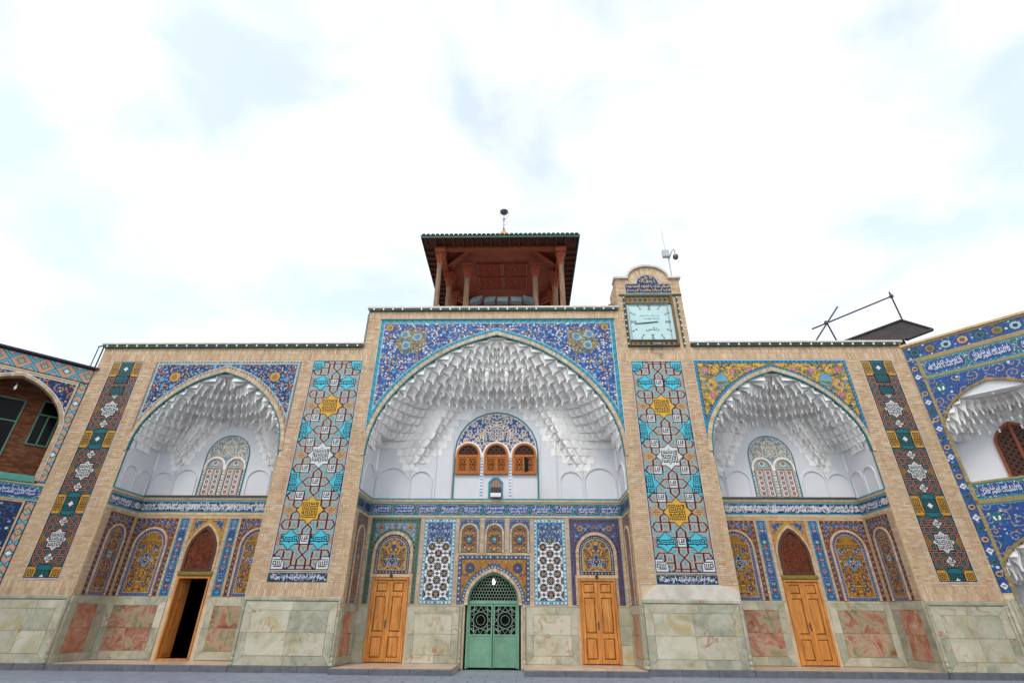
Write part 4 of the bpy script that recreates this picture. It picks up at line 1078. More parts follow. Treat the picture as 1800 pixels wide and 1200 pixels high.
def door_surround(parent, x0, x1, z0, z1, y, cx, ihw, sp, tone):
    """tile field framing a door, with a round lunette of ochre arabesque"""
    w, h = x1-x0, z1-z0; cv = Cv(w, h, .02, tone); r = random.Random(4); c = cx-x0
    for (a, b) in scatter(w, h, .07, lambda a, b: b > h*.4, 7, 4500):
        cv.leaf(a, b, .085, r.uniform(0, 6), r.choice(('grey', 'lilac', 'navy', 'black', 'teal', 'pale')))
    cv.flower(.42, h-.36, .11, 'ochre', 'rust'); cv.flower(w/2, h-.30, .07, 'orange', 'turq'); cv.flower(.75, h-.30, .05, 'lilac', 'pink')
    b = .19
    cv.frame(b, 'green' if tone != 'midblue' else 'plum')
    n = int(h/.14)
    for i in range(n):
        yy = (i+.5)*h/n
        cv.poly([(b/2, yy-.055), (b/2+.045, yy), (b/2, yy+.055), (b/2-.045, yy)], 'black'); cv.disc(b/2, yy, .018, 'orange')
    n = int(w/.14)
    for i in range(n):
        xx = (i+.5)*w/n
        cv.poly([(xx-.055, h-b/2), (xx, h-b/2+.045), (xx+.055, h-b/2), (xx, h-b/2-.045)], 'black'); cv.disc(xx, h-b/2, .018, 'rust')
    cv.frame(.028, 'turq'); cv.mirror()
    X, Y = cv.grid(); s = sp-z0
    ro = ihw+.12
    arcm = (np.hypot(X-c, np.maximum(Y-s, 0)) < ro+.10) & (Y > s-.2) & (np.hypot(X-c, np.maximum(Y-s, 0)) >= ro)
    cv.a[arcm] = PI_['green' if tone != 'midblue' else 'plum']
    for q in range(15):
        cv.disc(c+(ro+.05)*math.cos(PI*q/14), s+(ro+.05)*math.sin(PI*q/14), .028, 'black')
    cv.mask = ~((np.hypot(X-c, np.maximum(Y-s, 0)) < ihw+.08) & (np.abs(X-c) < ihw+.08))
    cv.mesh('door_surround_tiles', parent, (x0, y, z0))
    lz0 = 3.0; lw, lh = 2*ihw, sp+ihw-lz0
    lv = Cv(lw, lh, .018, 'ochre'); ls = sp-lz0
    arabesque(lv, .14, lw-.14, .12, lh-.1, 'brown', ['cobalt', 'red', 'plum'], ['olive', 'yellow', 'gold'], step=.36)
    medallion(lv, lw/2, .48, .24, .26, 'sky', 'navy', 'red'); lv.flower(lw/2, .95, .09, 'plum', 'cobalt')
    X, Y = lv.grid(); dd = np.where(Y > ls, ihw-np.hypot(X-ihw, Y-ls), ihw-np.abs(X-ihw)); dd = np.minimum(dd, Y)
    lv.a[dd < .15] = PI_['pale']; lv.a[dd < .13] = PI_['brown']
    for q in range(24):
        t = PI*q/23; lv.disc(ihw+(ihw-.07)*math.cos(t), ls+(ihw-.07)*math.sin(t), .028, ('salmon', 'lilac', 'grey')[q % 3])
    for q in range(12): lv.disc(lw*q/11, .065, .028, ('salmon', 'lilac')[q % 2]); lv.disc(.065, ls*q/11, .028, ('salmon', 'grey')[q % 2])
    lv.a[dd < .02] = PI_['teal']; lv.mirror(); lv.mask = dd > 0
    lv.mesh('lunette_tiles', parent, (cx-ihw, y+.004, lz0))
    voussoirs('brick_arch', parent, round_arch(ihw, sp, cx, base=2.9), round_arch(ihw+.11, sp, cx, base=2.9), y-.04, y+.03, .085)

def tympanum(parent, hw, z0, zt, y, ground, relief, arches):
    """carved plaster arabesque over the windows"""
    w, h = 2*hw, zt-z0; cv = Cv(w, h, .017, ground)
    r = random.Random(6)
    for (a, b) in scatter(hw, h, .30, lambda a, b: True, 4, 900):
        cv.spiral(a, b, r.uniform(.13, .22), r.uniform(0, 6.3), r.choice((-1, 1)), .036, relief, 1.3, (relief,))
    for (a, b) in scatter(hw, h, .11, lambda a, b: True, 5, 2600): cv.leaf(a, b, r.uniform(.06, .13), r.uniform(0, 6.3), relief)
    m = h*.60
    R_ = hw*.16
    for rr, c in ((1.0, relief), (.84, ground), (.72, relief), (.5, ground), (.36, relief), (.16, ground)): cv.disc(hw, m, R_*rr, c)
    for q in range(8): cv.disc(hw+R_*.6*math.cos(q*.785), m+R_*.6*math.sin(q*.785), R_*.10, ground)
    cv.stroke([(hw, m-R_*1.1), (hw*.82, m-R_*1.9), (hw*.68, m-R_*1.6), (hw*.66, m-.02), (hw*.70, m+.2)], .05, relief)
    X, Y = cv.grid()
    cv.mirror()
    rr = np.hypot((X-hw)/hw, np.maximum(Y-(h-hw), 0)/hw)
    cv.mask = rr < 1
    cv.a[rr > .975] = PI_['white']
    for (ax, aw, az) in arches:
        cv.mask &= ~((np.hypot(X-hw-ax, np.maximum(Y+z0-az, 0)) < aw) & (np.abs(X-hw-ax) < aw))
    cv.mesh('tympanum', parent, (-hw, y, z0))

# ------------------------------------------------------------------ stalactite (muqarnas) vault
def muqarnas(parent, hw, depth, z_leg, z_front, z_corner, z_mid, arch_z0, arch_za, h=.30, cw=.29, big=.40, name='muqarnas_vault', prof=None, dmin=.2, cx=0.0, drop=.075, zstop=None, leg=.07):
    L = 2*depth+2*hw
    prof = prof or ([0, .2, .38, .5, .62, .70, .76, .86, 1.0], [z_mid, z_mid-.12, z_mid-.85, z_leg+.62, z_leg+.08, z_leg, z_leg+.3, z_corner-.08, z_corner])
    def rect(s):
        if s <= depth: return (-1.0, s/depth)
        if s >= L-depth: return (1.0, (L-s)/depth)
        return ((s-depth)/hw-1.0, 1.0)
    def z0(p, q):
        if abs(p) >= .9999: return float(np.interp(q, [0, .22, .5, .75, 1.0], [z_front, z_front+.08, z_front+.45*(z_corner-z_front), z_corner-.08, z_corner]))
        return float(np.interp(abs(p), prof[0], prof[1]))
    hs_ = (z_mid-z_leg)/2.75
    def outline(s, z):
        p, q = rect(s)
        a = hw*arch_w((z-arch_z0)/(arch_za-arch_z0)) if z > arch_z0 else hw
        tt = min(max((z-z_mid)/(arch_za-z_mid), 0), 1)
        d = depth*(1-(1-dmin/depth)*tt**.72)
        tau = z-z0(p, q)
        X, Y = hw*p, depth*q
        if tau <= 0: return (X, Y) if not (abs(p) >= .9999 and q < .02) else (a*p, 0.0)
        n = 1.55+8.0*math.exp(-tau/(.62*hs_))
        r = (abs(p)**n+abs(q)**n)**(-1/n)
        w = min(tau/(.6*hs_), 1); w = w*w*(3-2*w)
        if leg and q > .999:
            zl = z-z_leg; gl = min(max(zl/(1.5*hs_), 0), 1)*(1-min(max((zl-1.5*hs_)/(.8*hs_), 0), 1))
            r *= 1-leg*gl*math.exp(-((abs(p)-.70)/.062)**2)
        if abs(p) >= .9999 and q < .02: w = 1.0
        return (X+(a*p*r-X)*w, Y+(d*q*r-Y)*w)
    zs = [z_leg]
    top = zstop or arch_za-.12
    while zs[-1] < top-.08:
        st_ = h if zs[-1] < z_mid-.05 else h*1.1
        aw = lambda z: hw*arch_w((z-arch_z0)/(arch_za-arch_z0))
        while st_ > .13 and aw(zs[-1])-aw(zs[-1]+st_) > .55: st_ *= .9
        zs.append(zs[-1]+st_)
    zs[-1] = top
    NS = 72; ss = np.linspace(0, L, NS+1)
    shell = MB(); lines = [[outline(s, z) for s in ss] for z in zs]
    for i in range(len(zs)-1):
        A, B = lines[i], lines[i+1]; vs = []; fs = []
        off = .02
        for k in range(NS+1):
            ax, ay = A[k]; bx, by = B[k]
            vs += [(ax*(1+off/hw)+cx, ay+off*(ay/depth), zs[i]+.004), (ax*(1+off/hw)+cx, ay+off*(ay/depth), zs[i+1]+.004), (bx*(1+off/hw)+cx, by+off*(by/depth), zs[i+1]+.006)]
        for k in range(NS):
            a = 3*k; fs += [(a, a+3, a+4, a+1), (a+1, a+4, a+5, a+2)]
        shell.add(vs, fs)
    # cap the crown
    A = lines[-1]; n = len(A)
    shell.add([(x+cx, y, zs[-1]+.006) for x, y in A]+[(cx, 0, zs[-1]+.006)], [(k, k+1, n) for k in range(n-1)])
    root = shell.build(name, M['plaster'], parent)
    count = 0
    cells = []
    for i in range(len(zs)-1):
        za, zb = zs[i], zs[i+1]; hi = za >= z_mid-.35
        w = big if hi else cw
        half = L/2
        fs_ = np.linspace(0, half, 161); zm_ = za*.5+zb*.5
        pts = np.array([outline(q, zm_) for q in fs_]); al = np.r_[0, np.cumsum(np.hypot(*np.diff(pts, axis=0).T))]
        n = max(2, int(round(al[-1]/w))); w = al[-1]/n
        st = 0.5 if i % 2 else 0.0
        nodes = [0.0]+[float(np.interp((k+1-st)*w+(.07*w if (k+i//2) % 2 else -.07*w), al, fs_)) for k in range(n-(0 if st else 1)) if (k+1-st)*w+.2*w < al[-1]-1e-4]
        if st == 0: nodes.append(half)
        spans = [(a, b, False) for a, b in zip(nodes[:-1], nodes[1:])]
        if st: spans.append((nodes[-1], L-nodes[-1], True))
        for s0, s1, mid_cell in spans:
            dsp = 0
            for q in (.1, .5, .9):
                a = outline(s0+(s1-s0)*q, za); b = outline(s0+(s1-s0)*q, zb); dsp = max(dsp, math.hypot(a[0]-b[0], a[1]-b[1]))
            if dsp < .03: continue
            cells.append((za, zb, s0, s1, hi, mid_cell, min(dsp, .3)*(s1-s0)))
    cells.sort(key=lambda c: -c[6])
    rest = MB()
    for (za, zb, s0, s1, hi, mid_cell, _) in cells:
        nu, nv = 6, 4; vs = []; fs = []
        dr = (drop*4.6 if hi else drop)*random.uniform(.75, 1.15)
        pk = random.uniform(.86, .96)                         # each niche: back wall, curved hood, crisp arch edge, spandrel
        for u in range(nu+1):
            f = u/nu; sp = 2*f-1; s = s0+(s1-s0)*f
            A = outline(s, za); B = outline(s, zb)
            dx, dy = B[0]-A[0], B[1]-A[1]; l = math.hypot(dx, dy) or 1e-6
            k = 1+.03/l if l > .02 else 1.0
            Hf = pk*(1-abs(sp)**1.7) if abs(sp) < .999 else 0.0; Hb = Hf*.55
            for vv, t in ((0, 0.0 if Hf > 0 else 1.0), (Hb, 0.02 if Hf > 0 else 1.0), (Hb+(Hf-Hb)*.62, .38 if Hf > 0 else 1.0), (Hf, 1.0), (1.0, 1.0)):
                tt = t*k if vv < .999 else t
                vs.append((A[0]+dx*tt+cx, A[1]+dy*tt, za+(zb-za)*vv))
        for u in range(nu):
            for v in range(nv):
                a = u*(nv+1)+v
                q = (a, a+nv+1, a+nv+2, a+1)
                if u == 0 and v < 3: q = (a, a+nv+1, a+nv+2) if v == 0 else (0, a+nv+1, a+nv+2)
                elif u == nu-1 and v < 3: q = (a, (u+1)*(nv+1), a+1)
                fs.append(q)
        for u, sgn in ((0, 1), (nu, -1)):                     # hanging point under each foot
            s = s0 if u == 0 else s1
            if s < .02: continue
            A0 = outline(min(max(s+sgn*.30*(s1-s0), 0), L), za); A1 = outline(min(max(s, 0), L), za); N_ = vs[u*(nv+1)]
            if math.hypot(N_[0]-cx-A1[0], N_[1]-A1[1]) < .03: continue
            b = len(vs)
            T = (A1[0]+(N_[0]-cx-A1[0])*.75+cx, A1[1]+(N_[1]-A1[1])*.75, za-dr)
            vs += [(A0[0]+cx, A0[1], za), (A1[0]+cx, A1[1], za), T]
            fs += [(u*(nv+1), b, b+2), (b, b+1, b+2)]
            if hi: # foot of the stalactite: a short blunt peg
                pr = .034
                b2 = len(vs)
                vs += [(T[0]-pr, T[1]-pr, T[2]+.05), (T[0]+pr, T[1]-pr, T[2]+.05), (T[0], T[1]+pr, T[2]+.05), (T[0]-pr*.8, T[1]-pr*.8, T[2]-.08), (T[0]+pr*.8, T[1]-pr*.8, T[2]-.08), (T[0], T[1]+pr*.8, T[2]-.08)]
                fs += [(b2, b2+1, b2+4, b2+3), (b2+1, b2+2, b2+5, b2+4), (b2+2, b2, b2+3, b2+5), (b2+3, b2+4, b2+5)]
        for mir in ((1,) if mid_cell else (1, -1)):
            V = vs if mir == 1 else [(2*cx-x, y, z) for x, y, z in vs]
            if count >= 298:
                rest.add(V, fs if mir == 1 else [f[::-1] for f in fs]); continue
            me = bpy.data.meshes.new('muqarnas_cell')
            me.from_pydata(V, [], fs if mir == 1 else [f[::-1] for f in fs]); me.materials.append(M['plaster'])
            link(bpy.data.objects.new('muqarnas_cell', me), root); count += 1
    if rest.v: rest.build('small_muqarnas_cells', M['plaster'], root, kind='stuff')
    print('muqarnas', name, len(cells), len(zs))
    return root

# ------------------------------------------------------------------ wall helpers
def wall_boxes(mb, x0, x1, z0, z1, y0, y1, openings=()):
    zb = sorted({z0, z1, *[min(max(o[2], z0), z1) for o in openings], *[min(max(o[3], z0), z1) for o in openings]})
    for a, b in zip(zb[:-1], zb[1:]):
        if b-a < 1e-4: continue
        m = (a+b)/2; iv = [(x0, x1)]
        for o in openings:
            if o[2] < m < o[3]:
                nv = []
                for p, q in iv:
                    if o[1] <= p or o[0] >= q: nv.append((p, q)); continue
                    if o[0] > p: nv.append((p, o[0]))
                    if o[1] < q: nv.append((o[1], q))
                iv = nv
        for p, q in iv: mb.box(p, q, y0, y1, a, b)
    return mb
def arch_fill(mb, arch, ztop, y0, y1):
    """solid between an arch line and a level top"""
    n = len(arch)
    for i in range(n-1):
        (xa, za), (xb, zb) = arch[i], arch[i+1]
        if abs(xb-xa) < 1e-5: continue
        mb.prism([(xa, za), (xb, zb), (xb, ztop), (xa, ztop)], y0, y1)
    return mb

def marble_dado(parent, x0, x1, z0, z1, y, b=.26, cols=2, mats=('onyx', 'onyx_grey'), inner=None, rows=2, th=.035, name='marble_slab'):
    """mitred border slabs round a field of larger slabs, each slab a piece of its own"""
    g = .004; inner = inner or mats[0]
    def slab(poly, mat, dy=0.0):
        mb = MB(); cxp = sum(p[0] for p in poly)/len(poly); czp = sum(p[1] for p in poly)/len(poly)
        pl = [(p[0]+(g if p[0] < cxp else -g), p[1]+(g if p[1] < czp else -g)) for p in poly]
        mb.prism([(p[0]-cxp, p[1]-czp) for p in pl], -th-dy, 0)
        o = mb.build(name, M[mat], parent); o.location = (cxp, y, czp)
    e = lambda: random.uniform(0, .004)
    if x1-x0 < 2.4*b:
        n = 3
        for i in range(n): slab([(x0, z0+(z1-z0)*i/n), (x1, z0+(z1-z0)*i/n), (x1, z0+(z1-z0)*(i+1)/n), (x0, z0+(z1-z0)*(i+1)/n)], mats[i % 2], e())
        return
    xm = (x0+x1)/2+random.uniform(-.1, .1)*(x1-x0); zm = (z0+z1)/2
    for lo in (True, False):
        za, zb = (z0, z0+b) if lo else (z1, z1-b)
        slab([(x0, za), (xm, za), (xm, zb), (x0+b, zb)], mats[0], e()); slab([(xm, za), (x1, za), (x1-b, zb), (xm, zb)], mats[1], e())
    for lf in (True, False):
        xa, xb = (x0, x0+b) if lf else (x1, x1-b)
        slab([(xa, z0), (xb, z0+b), (xb, zm), (xa, zm)], mats[1], e()); slab([(xa, zm), (xb, zm), (xb, z1-b), (xa, z1)], mats[0], e())
    for i in range(cols):
        for j in range(rows):
            xa = x0+b+(x1-x0-2*b)*i/cols; xb = x0+b+(x1-x0-2*b)*(i+1)/cols; za = z0+b+(z1-z0-2*b)*j/rows; zb = z0+b+(z1-z0-2*b)*(j+1)/rows
            slab([(xa, za), (xb, za), (xb, zb), (xa, zb)], inner if isinstance(inner, str) else inner[(i+j) % len(inner)], .008+e())

def side_dado(parent, xw, sgn, y0, y1, z0, z1, inner='onyx_rust'):
    """slabs on a reveal (plane x = xw, facing -sgn)"""
    def slab(a, b, c, d, mat, th=.035):
        mb = MB(); cy, cz = (a+b)/2, (c+d)/2
        mb.box(0 if sgn > 0 else 0, -sgn*th, a-cy+.004, b-cy-.004, c-cz+.004, d-cz-.004)
        o = mb.build('marble_slab', M[mat], parent); o.location = (xw, cy, cz)
    bb = .26
    slab(y0, y1, z0, z0+bb, 'onyx_grey'); slab(y0, y1, z1-bb, z1, 'onyx_grey')
    slab(y0, y0+.3, z0+bb, z1-bb, 'onyx_grey', .034); slab(y1-.5, y1, z0+bb, z1-bb, 'onyx_grey', .034)
    zm = (z0+z1)/2
    slab(y0+.3, y1-.5, z0+bb, zm, inner, .042); slab(y0+.3, y1-.5, zm, z1-bb, inner, .044)

def colonnette(parent, x, y, z0, z1, r=.06):
    h = z1-z0
    pr = [(r*1.25, 0), (r*1.25, .06), (r*.8, .09), (r*1.15, .14), (r*1.15, .20), (r*.75, .24), (r*1.1, .30), (r*1.1, .36), (r*.85, .40), (r*.92, .46), (r*.92, h-.34), (r*1.1, h-.30), (r*1.1, h-.24), (r*.9, h-.2), (r*1.0, h-.08), (r*1.2, h-.06), (r*1.2, h)]
    return MB().lathe(pr, (x, y, z0), 10).build('marble_colonnette', M['onyx_grey'], parent, smooth=False)

def wood_door(parent, x0, x1, z0, z1, y, name='wooden_door', depth=.08):
    """double-leaf panelled door"""
    d = P(name, M['wood'], parent, x0, x1, y+.06, y+.10, z0, z1)
    f = .07
    mb = MB(); mb.cbox(x0, x0+f, y-.03, y+.06, z0, z1, .012); mb.cbox(x1-f, x1, y-.03, y+.06, z0, z1, .012); mb.cbox(x0+f, x1-f, y-.028, y+.06, z1-f, z1, .012)
    mb.build('door_frame', M['wood'], d)
    xm = (x0+x1)/2; H = z1-f-z0
    for a, b in ((x0+f+.004, xm-.005), (xm+.005, x1-f-.004)):
        st = .11; mb = MB()
        zz = [z0+.02, z0+.02+.13, z0+H*.30, z0+H*.36, z0+H*.79, z0+H*.85, z0+H*.965, z0+H-.005]
        mb.cbox(a, a+st, y+.012, y+.06, zz[0], zz[-1], .008); mb.cbox(b-st, b, y+.012, y+.06, zz[0], zz[-1], .008)
        for i in (0, 2, 4, 6): mb.cbox(a+st, b-st, y+.013, y+.06, zz[i], zz[i+1], .008)
        leaf = mb.build('door_leaf', M['wood'], d)
        for i in (1, 3, 5):
            pm = MB(); pm.cbox(a+st+.015, b-st-.015, y+.018, y+.058, zz[i]+.015, zz[i+1]-.015, .03); pm.build('raised_panel', M['wood'], leaf) if False else pm.build('raised_panel', M['wood'], d)
    hb = MB(); hb.cbox(xm-.055, xm-.015, y-.002, y+.012, z0+H*.40, z0+H*.50, .004); hb.tube([(xm-.035, y-.01, z0+H*.47), (xm-.035, y-.05, z0+H*.47), (xm-.12, y-.05, z0+H*.465)], .011, 6)
    hb.build('door_handle', M['steel_dk'], d)
    mb = MB(); mb.tube([(xm, y+.008, z0+.03), (xm, y+.008, z0+H-.01)], .012, 6); mb.build('meeting_stile', M['wood'], d)
    return d

def rosette(cx, cz, r, k=8, step=3, rot=0.0):
    p = [(cx+r*math.cos(rot+2*PI*i/k), cz+r*math.sin(rot+2*PI*i/k)) for i in range(k)]
    return [(p[i], p[(i+step) % k]) for i in range(k)]
def clip_segs(segs, x0, x1, z0, z1, keep=None):
    out = []
    for (a, b) in segs:
        n = 10; run = []
        for i in range(n+1):
            q = (a[0]+(b[0]-a[0])*i/n, a[1]+(b[1]-a[1])*i/n)
            ok = x0 <= q[0] <= x1 and z0 <= q[1] <= z1 and (keep is None or keep(*q))
            if ok: run.append(q)
            else:
                if len(run) > 1: out.append((run[0], run[-1]))
                run = []
        if len(run) > 1: out.append((run[0], run[-1]))
    return out
def star_field(x0, x1, z0, z1, pitch, keep=None):
    segs = []
    nx = max(1, round((x1-x0)/pitch)); nz = max(1, round((z1-z0)/pitch)); px, pz = (x1-x0)/nx, (z1-z0)/nz
    for i in range(-1, nx+1):
        for j in range(-1, nz+1):
            cx, cz = x0+(i+.5)*px, z0+(j+.5)*pz
            segs += rosette(cx, cz, pitch*.62, 8, 3, PI/8); segs += rosette(cx, cz, pitch*.24, 8, 1, 0)
    return clip_segs(segs, x0, x1, z0, z1, keep)

def wood_window(parent, cx, hw, z0, zt, y, ajar=False):
    """arched timber window with star lattice: lunette above a transom, two leaves below"""
    sp = zt-hw
    w = MB().prism(round_arch(hw-.01, sp, cx, base=z0+.01), y+.06, y+.07).build('window', M['glass'], parent)
    fr = .085
    MB().strip(round_arch(hw-fr, sp, cx, base=z0+fr), round_arch(hw, sp, cx, base=z0), y-.03, y+.06).build('window_frame', M['wood_win'], w)
    mb = MB(); mb.cbox(cx-hw, cx+hw, y-.028, y+.055, z0, z0+fr, .01); mb.cbox(cx-hw+fr, cx+hw-fr, y-.022, y+.055, sp-.10, sp, .01)
    mb.build('window_rail', M['wood_win'], w)
    MB().bars(star_field(cx-hw+fr, cx+hw-fr, sp, zt-fr, .21, lambda x, z: math.hypot(x-cx, z-sp) < hw-fr+.01), .016, y+.012, y+.05).build('lattice', M['wood_dark'], w)
    lw = hw-fr
    for k, (a, b) in enumerate(((cx-lw, cx-.004), (cx+.004, cx+lw))):
        st = .055; mb = MB(); yy = y-.01
        za, zb = z0+fr+.004, sp-.104
        mb.cbox(a, a+st, yy, yy+.045, za, zb, .008); mb.cbox(b-st, b, yy, yy+.045, za, zb, .008); mb.cbox(a+st, b-st, yy+.001, yy+.045, za, za+st, .008); mb.cbox(a+st, b-st, yy+.001, yy+.045, zb-st, zb, .008)
        mb.bars(star_field(a+st, b-st, za+st, zb-st, .20), .015, yy+.012, yy+.04)
        lf = mb.build('window_leaf', M['wood_win'], w)
        if ajar and k == 1:
            lf.location = (b, y, 0); lf.rotation_euler = (0, 0, R(-14))
            for v in lf.data.vertices: v.co.x -= b; v.co.y -= y
    return w

def glass_window(parent, cx, hw, z0, zt, y):
    """arched leaded window with rows of red star panes between pale glass"""
    sp = zt-hw
    w = MB().prism(round_arch(hw, sp, cx, base=z0), y+.03, y+.05).build('window', M['wood_dark'], parent)
    MB().strip(round_arch(hw-.06, sp, cx, base=z0), round_arch(hw, sp, cx, base=z0), y-.02, y+.03).build('window_frame', M['sand_frame'], w)
    mb = MB(); mb.cbox(cx-.035, cx+.035, y-.012, y+.028, z0, sp-.08, .008); mb.cbox(cx-hw+.06, cx+hw-.06, y-.014, y+.028, sp-.08, sp, .008)
    mb.build('mullion', M['sand_frame'], w)
    def pane(x0, x1, za, zb, n, keep=None):
        cv = Cv(x1-x0, zb-za, .0125, 'pale'); X, Y = cv.grid()
        pz = (zb-za)/n
        for i in range(n):
            c = (cv.w/2, (i+.5)*pz)
            for q in range(8):
                t = q*PI/4
                cv.disc(c[0]+.095*math.cos(t), c[1]+.095*math.sin(t), .028, 'white')
                cv.disc(c[0]+.13*math.cos(t+.39), c[1]+.13*math.sin(t+.39), .022, 'grey')
            cv.disc(c[0], c[1], .07, 'rust')
            for q in range(8): cv.disc(c[0]+.05*math.cos(q*PI/4), c[1]+.05*math.sin(q*PI/4), .02, 'red')
            cv.disc(c[0], c[1], .03, 'salmon')
        if keep is not None: cv.mask = keep(X+x0, Y+za)
        cv.mesh('coloured_pane', w, (x0, y+.022, za))
    pane(cx-hw+.075, cx-.045, z0+.03, sp-.10, 5); pane(cx+.045, cx+hw-.075, z0+.03, sp-.10, 5)
    k = lambda X, Y: np.hypot(X-cx, Y-sp) < hw-.075
    pane(cx-hw+.08, cx+hw-.08, sp+.02, zt-.06, 1, k)
    return w

def pointed_lattice(parent, hw, z0, z1, y):
    """dark pointed timber screen over a side door"""
    out = lancet(hw, z0+(z1-z0)*.42, z1, base=z0); inn = lancet(hw-.1, z0+(z1-z0)*.42, z1-.14, base=z0+.09)
    w = MB().prism(out, y+.05, y+.07).build('lattice_window', M['wood_dark'], parent)
    MB().strip(inn, out, y-.01, y+.05).build('window_frame', M['wood_dark'], w)
    MB().box(-hw+.05, hw-.05, y-.008, y+.05, z0, z0+.09).build('window_sill', M['wood_dark'], w)
    def keep(x, z): return bool(inside_poly(np.array([x]), np.array([z]), inn)[0])
    s = []
    for cz in (z0+.36, z0+.98):
        for cx in (-.0,): s += rosette(cx, cz, .34, 12, 5); s += rosette(cx, cz, .34, 12, 1); s += rosette(cx, cz, .11, 12, 1)
        for cx in (-.38, .38): s += rosette(cx, cz+.31, .26, 12, 5); s += rosette(cx, cz-.31, .26, 12, 5)
    MB().bars(clip_segs(s, -hw+.1, hw-.1, z0+.09, z1, keep), .017, y+.018, y+.05).build('lattice', M['wood_red'], w)
    return w

def blind_arch(mb, x0, x1, z0, zs, y, d=.05, wd=.06):
    """raised moulding that frames a shallow arched panel in the plaster"""
    c = (x0+x1)/2; hw = (x1-x0)/2
    i = [(p[0], zs+(p[1]-zs)*.9) if p[1] > zs else p for p in round_arch(hw, zs, c, base=z0)]
    o = [(p[0], zs+(p[1]-zs)*.95) if p[1] > zs else p for p in round_arch(hw+wd, zs, c, base=z0)]
    mb.strip(i, o, y-d, y)
    return mb

def cornice_lights(label, x0, x1, z, y, pitch=.42, top=True):
    """dark green rail with small white bulbs under a pale coping"""
    t = thing('light_rail', label, 'light rail', ((x0+x1)/2, y, z), group='bulb rails along the roof edges')
    c = (x0+x1)/2
    P('rail', M['dkgreen'], t, x0-c, x1-c, -.07, 0, -.05, .05, .01)
    mb = MB(); n = max(2, int((x1-x0)/pitch))
    for i in range(n):
        x = x0-c+(i+.5)*(x1-x0)/n
        if random.random() < .04: continue
        mb.lathe([(.012, -.045), (.034, -.03), (.04, 0), (.034, .03), (.012, .045)], (x, -.095, 0), 6)
    mb.build('bulbs', M['bulb'], t, kind='stuff')
    return t

# ================================================================== THE PLACE
# ------------------------------------------------------------------ ground
def ground_mat():
    m, nt, b = new_mat('courtyard_paving')
    N, L = nt.nodes, nt.links
    tc = N.new('ShaderNodeTexCoord'); bt = N.new('ShaderNodeTexBrick')
    bt.inputs['Scale'].default_value = 1.0; bt.inputs['Brick Width'].default_value = .9; bt.inputs['Row Height'].default_value = .6
    bt.inputs['Mortar Size'].default_value = .008
    bt.inputs['Color1'].default_value = lin((134, 140, 152))+(1,); bt.inputs['Color2'].default_value = lin((122, 128, 140))+(1,); bt.inputs['Mortar'].default_value = lin((80, 82, 88))+(1,)
    L.new(tc.outputs['Object'], bt.inputs['Vector']); L.new(bt.outputs['Color'], b.inputs['Base Color']); b.inputs['Roughness'].default_value = .6
    return m
g = MB().add([(-300, -300, -.02), (300, -300, -.02), (300, 300, -.02), (-300, 300, -.02)], [(0, 1, 2, 3)]).build('ground', ground_mat())
g['kind'] = 'structure'
slab_me = []
for k in range(4):
    mb = MB(); w_, d_ = .9, .6; c = .012
    mb.add([(0, 0, 0), (w_-.008, 0, 0), (w_-.008, d_-.008, 0), (0, d_-.008, 0), (c, c, .02), (w_-c-.008, c, .02), (w_-c-.008, d_-c-.008, .02), (c, d_-c-.008, .02)],
           [(4, 5, 6, 7), (0, 1, 5, 4), (1, 2, 6, 5), (2, 3, 7, 6), (3, 0, 4, 7)])
    o = mb.build('paving_slab', M['paving'], g); slab_me.append(o.data); bpy.data.objects.remove(o)
n_s = 0
for j in range(5):
    for i in range(54):
        x = -22.5+i*.9+(.45 if j % 2 else 0); y = -.62-j*.6
        if n_s >= 290: break
        if abs(x) > 16.4+(-y)*.2+6.0: continue
        o = link(bpy.data.objects.new('paving_slab', slab_me[(i*7+j*3) % 4]), g); o.location = (x, y, -.022+random.uniform(0, .004)); n_s += 1

def platform(label_name, x0, x1, yf, h=.19, back=1.8):
    p = P(label_name, M['tread'], None, x0, x1, yf+.14, back, -.02, h-.03); p['kind'] = 'structure'
    n = max(1, round((x1-x0)/1.15)); w = (x1-x0)/n
    for i in range(n):                                       # kerb stones along the edge, marble treads behind
        P('kerb_stone', M['kerb'], p, x0+i*w+.003, x0+(i+1)*w-.003, yf+random.uniform(0, .006), yf+.16, -.02, h-.012+random.uniform(0, .003), .012)
        for a, b in ((yf+.165, yf+.165+(back-yf-.17)*.5), (yf+.17+(back-yf-.17)*.5, back-.005)):
            o = MB().box(-w/2+.003, w/2-.003, a, b, 0, .026+random.uniform(0, .003)).build('tread_slab', M['tread'], p); o.location = (x0+(i+.5)*w, 0, h-.032)
    return p
platform('step', -4.95, -1.13, -.50, .17); platform('step', 1.13, 4.95, -.50, .17)
platform('step', -14.26, -8.34, -.06, .19); platform('step', 8.34, 14.26, -.06, .19)
for x0, x1 in ((-8.33, -4.96), (4.96, 8.33), (-17.3, -14.27), (14.27, 17.3)):
    p = P('plinth', M['kerb'], None, x0, x1, .02, .3, -.02, .16); p['kind'] = 'structure'
    n = 3; w = (x1-x0)/n
    for i in range(n): P('kerb_stone', M['kerb'], p, x0+i*w+.003, x0+(i+1)*w-.003, -.07+random.uniform(0, .006), .02, -.02, .185, .012)

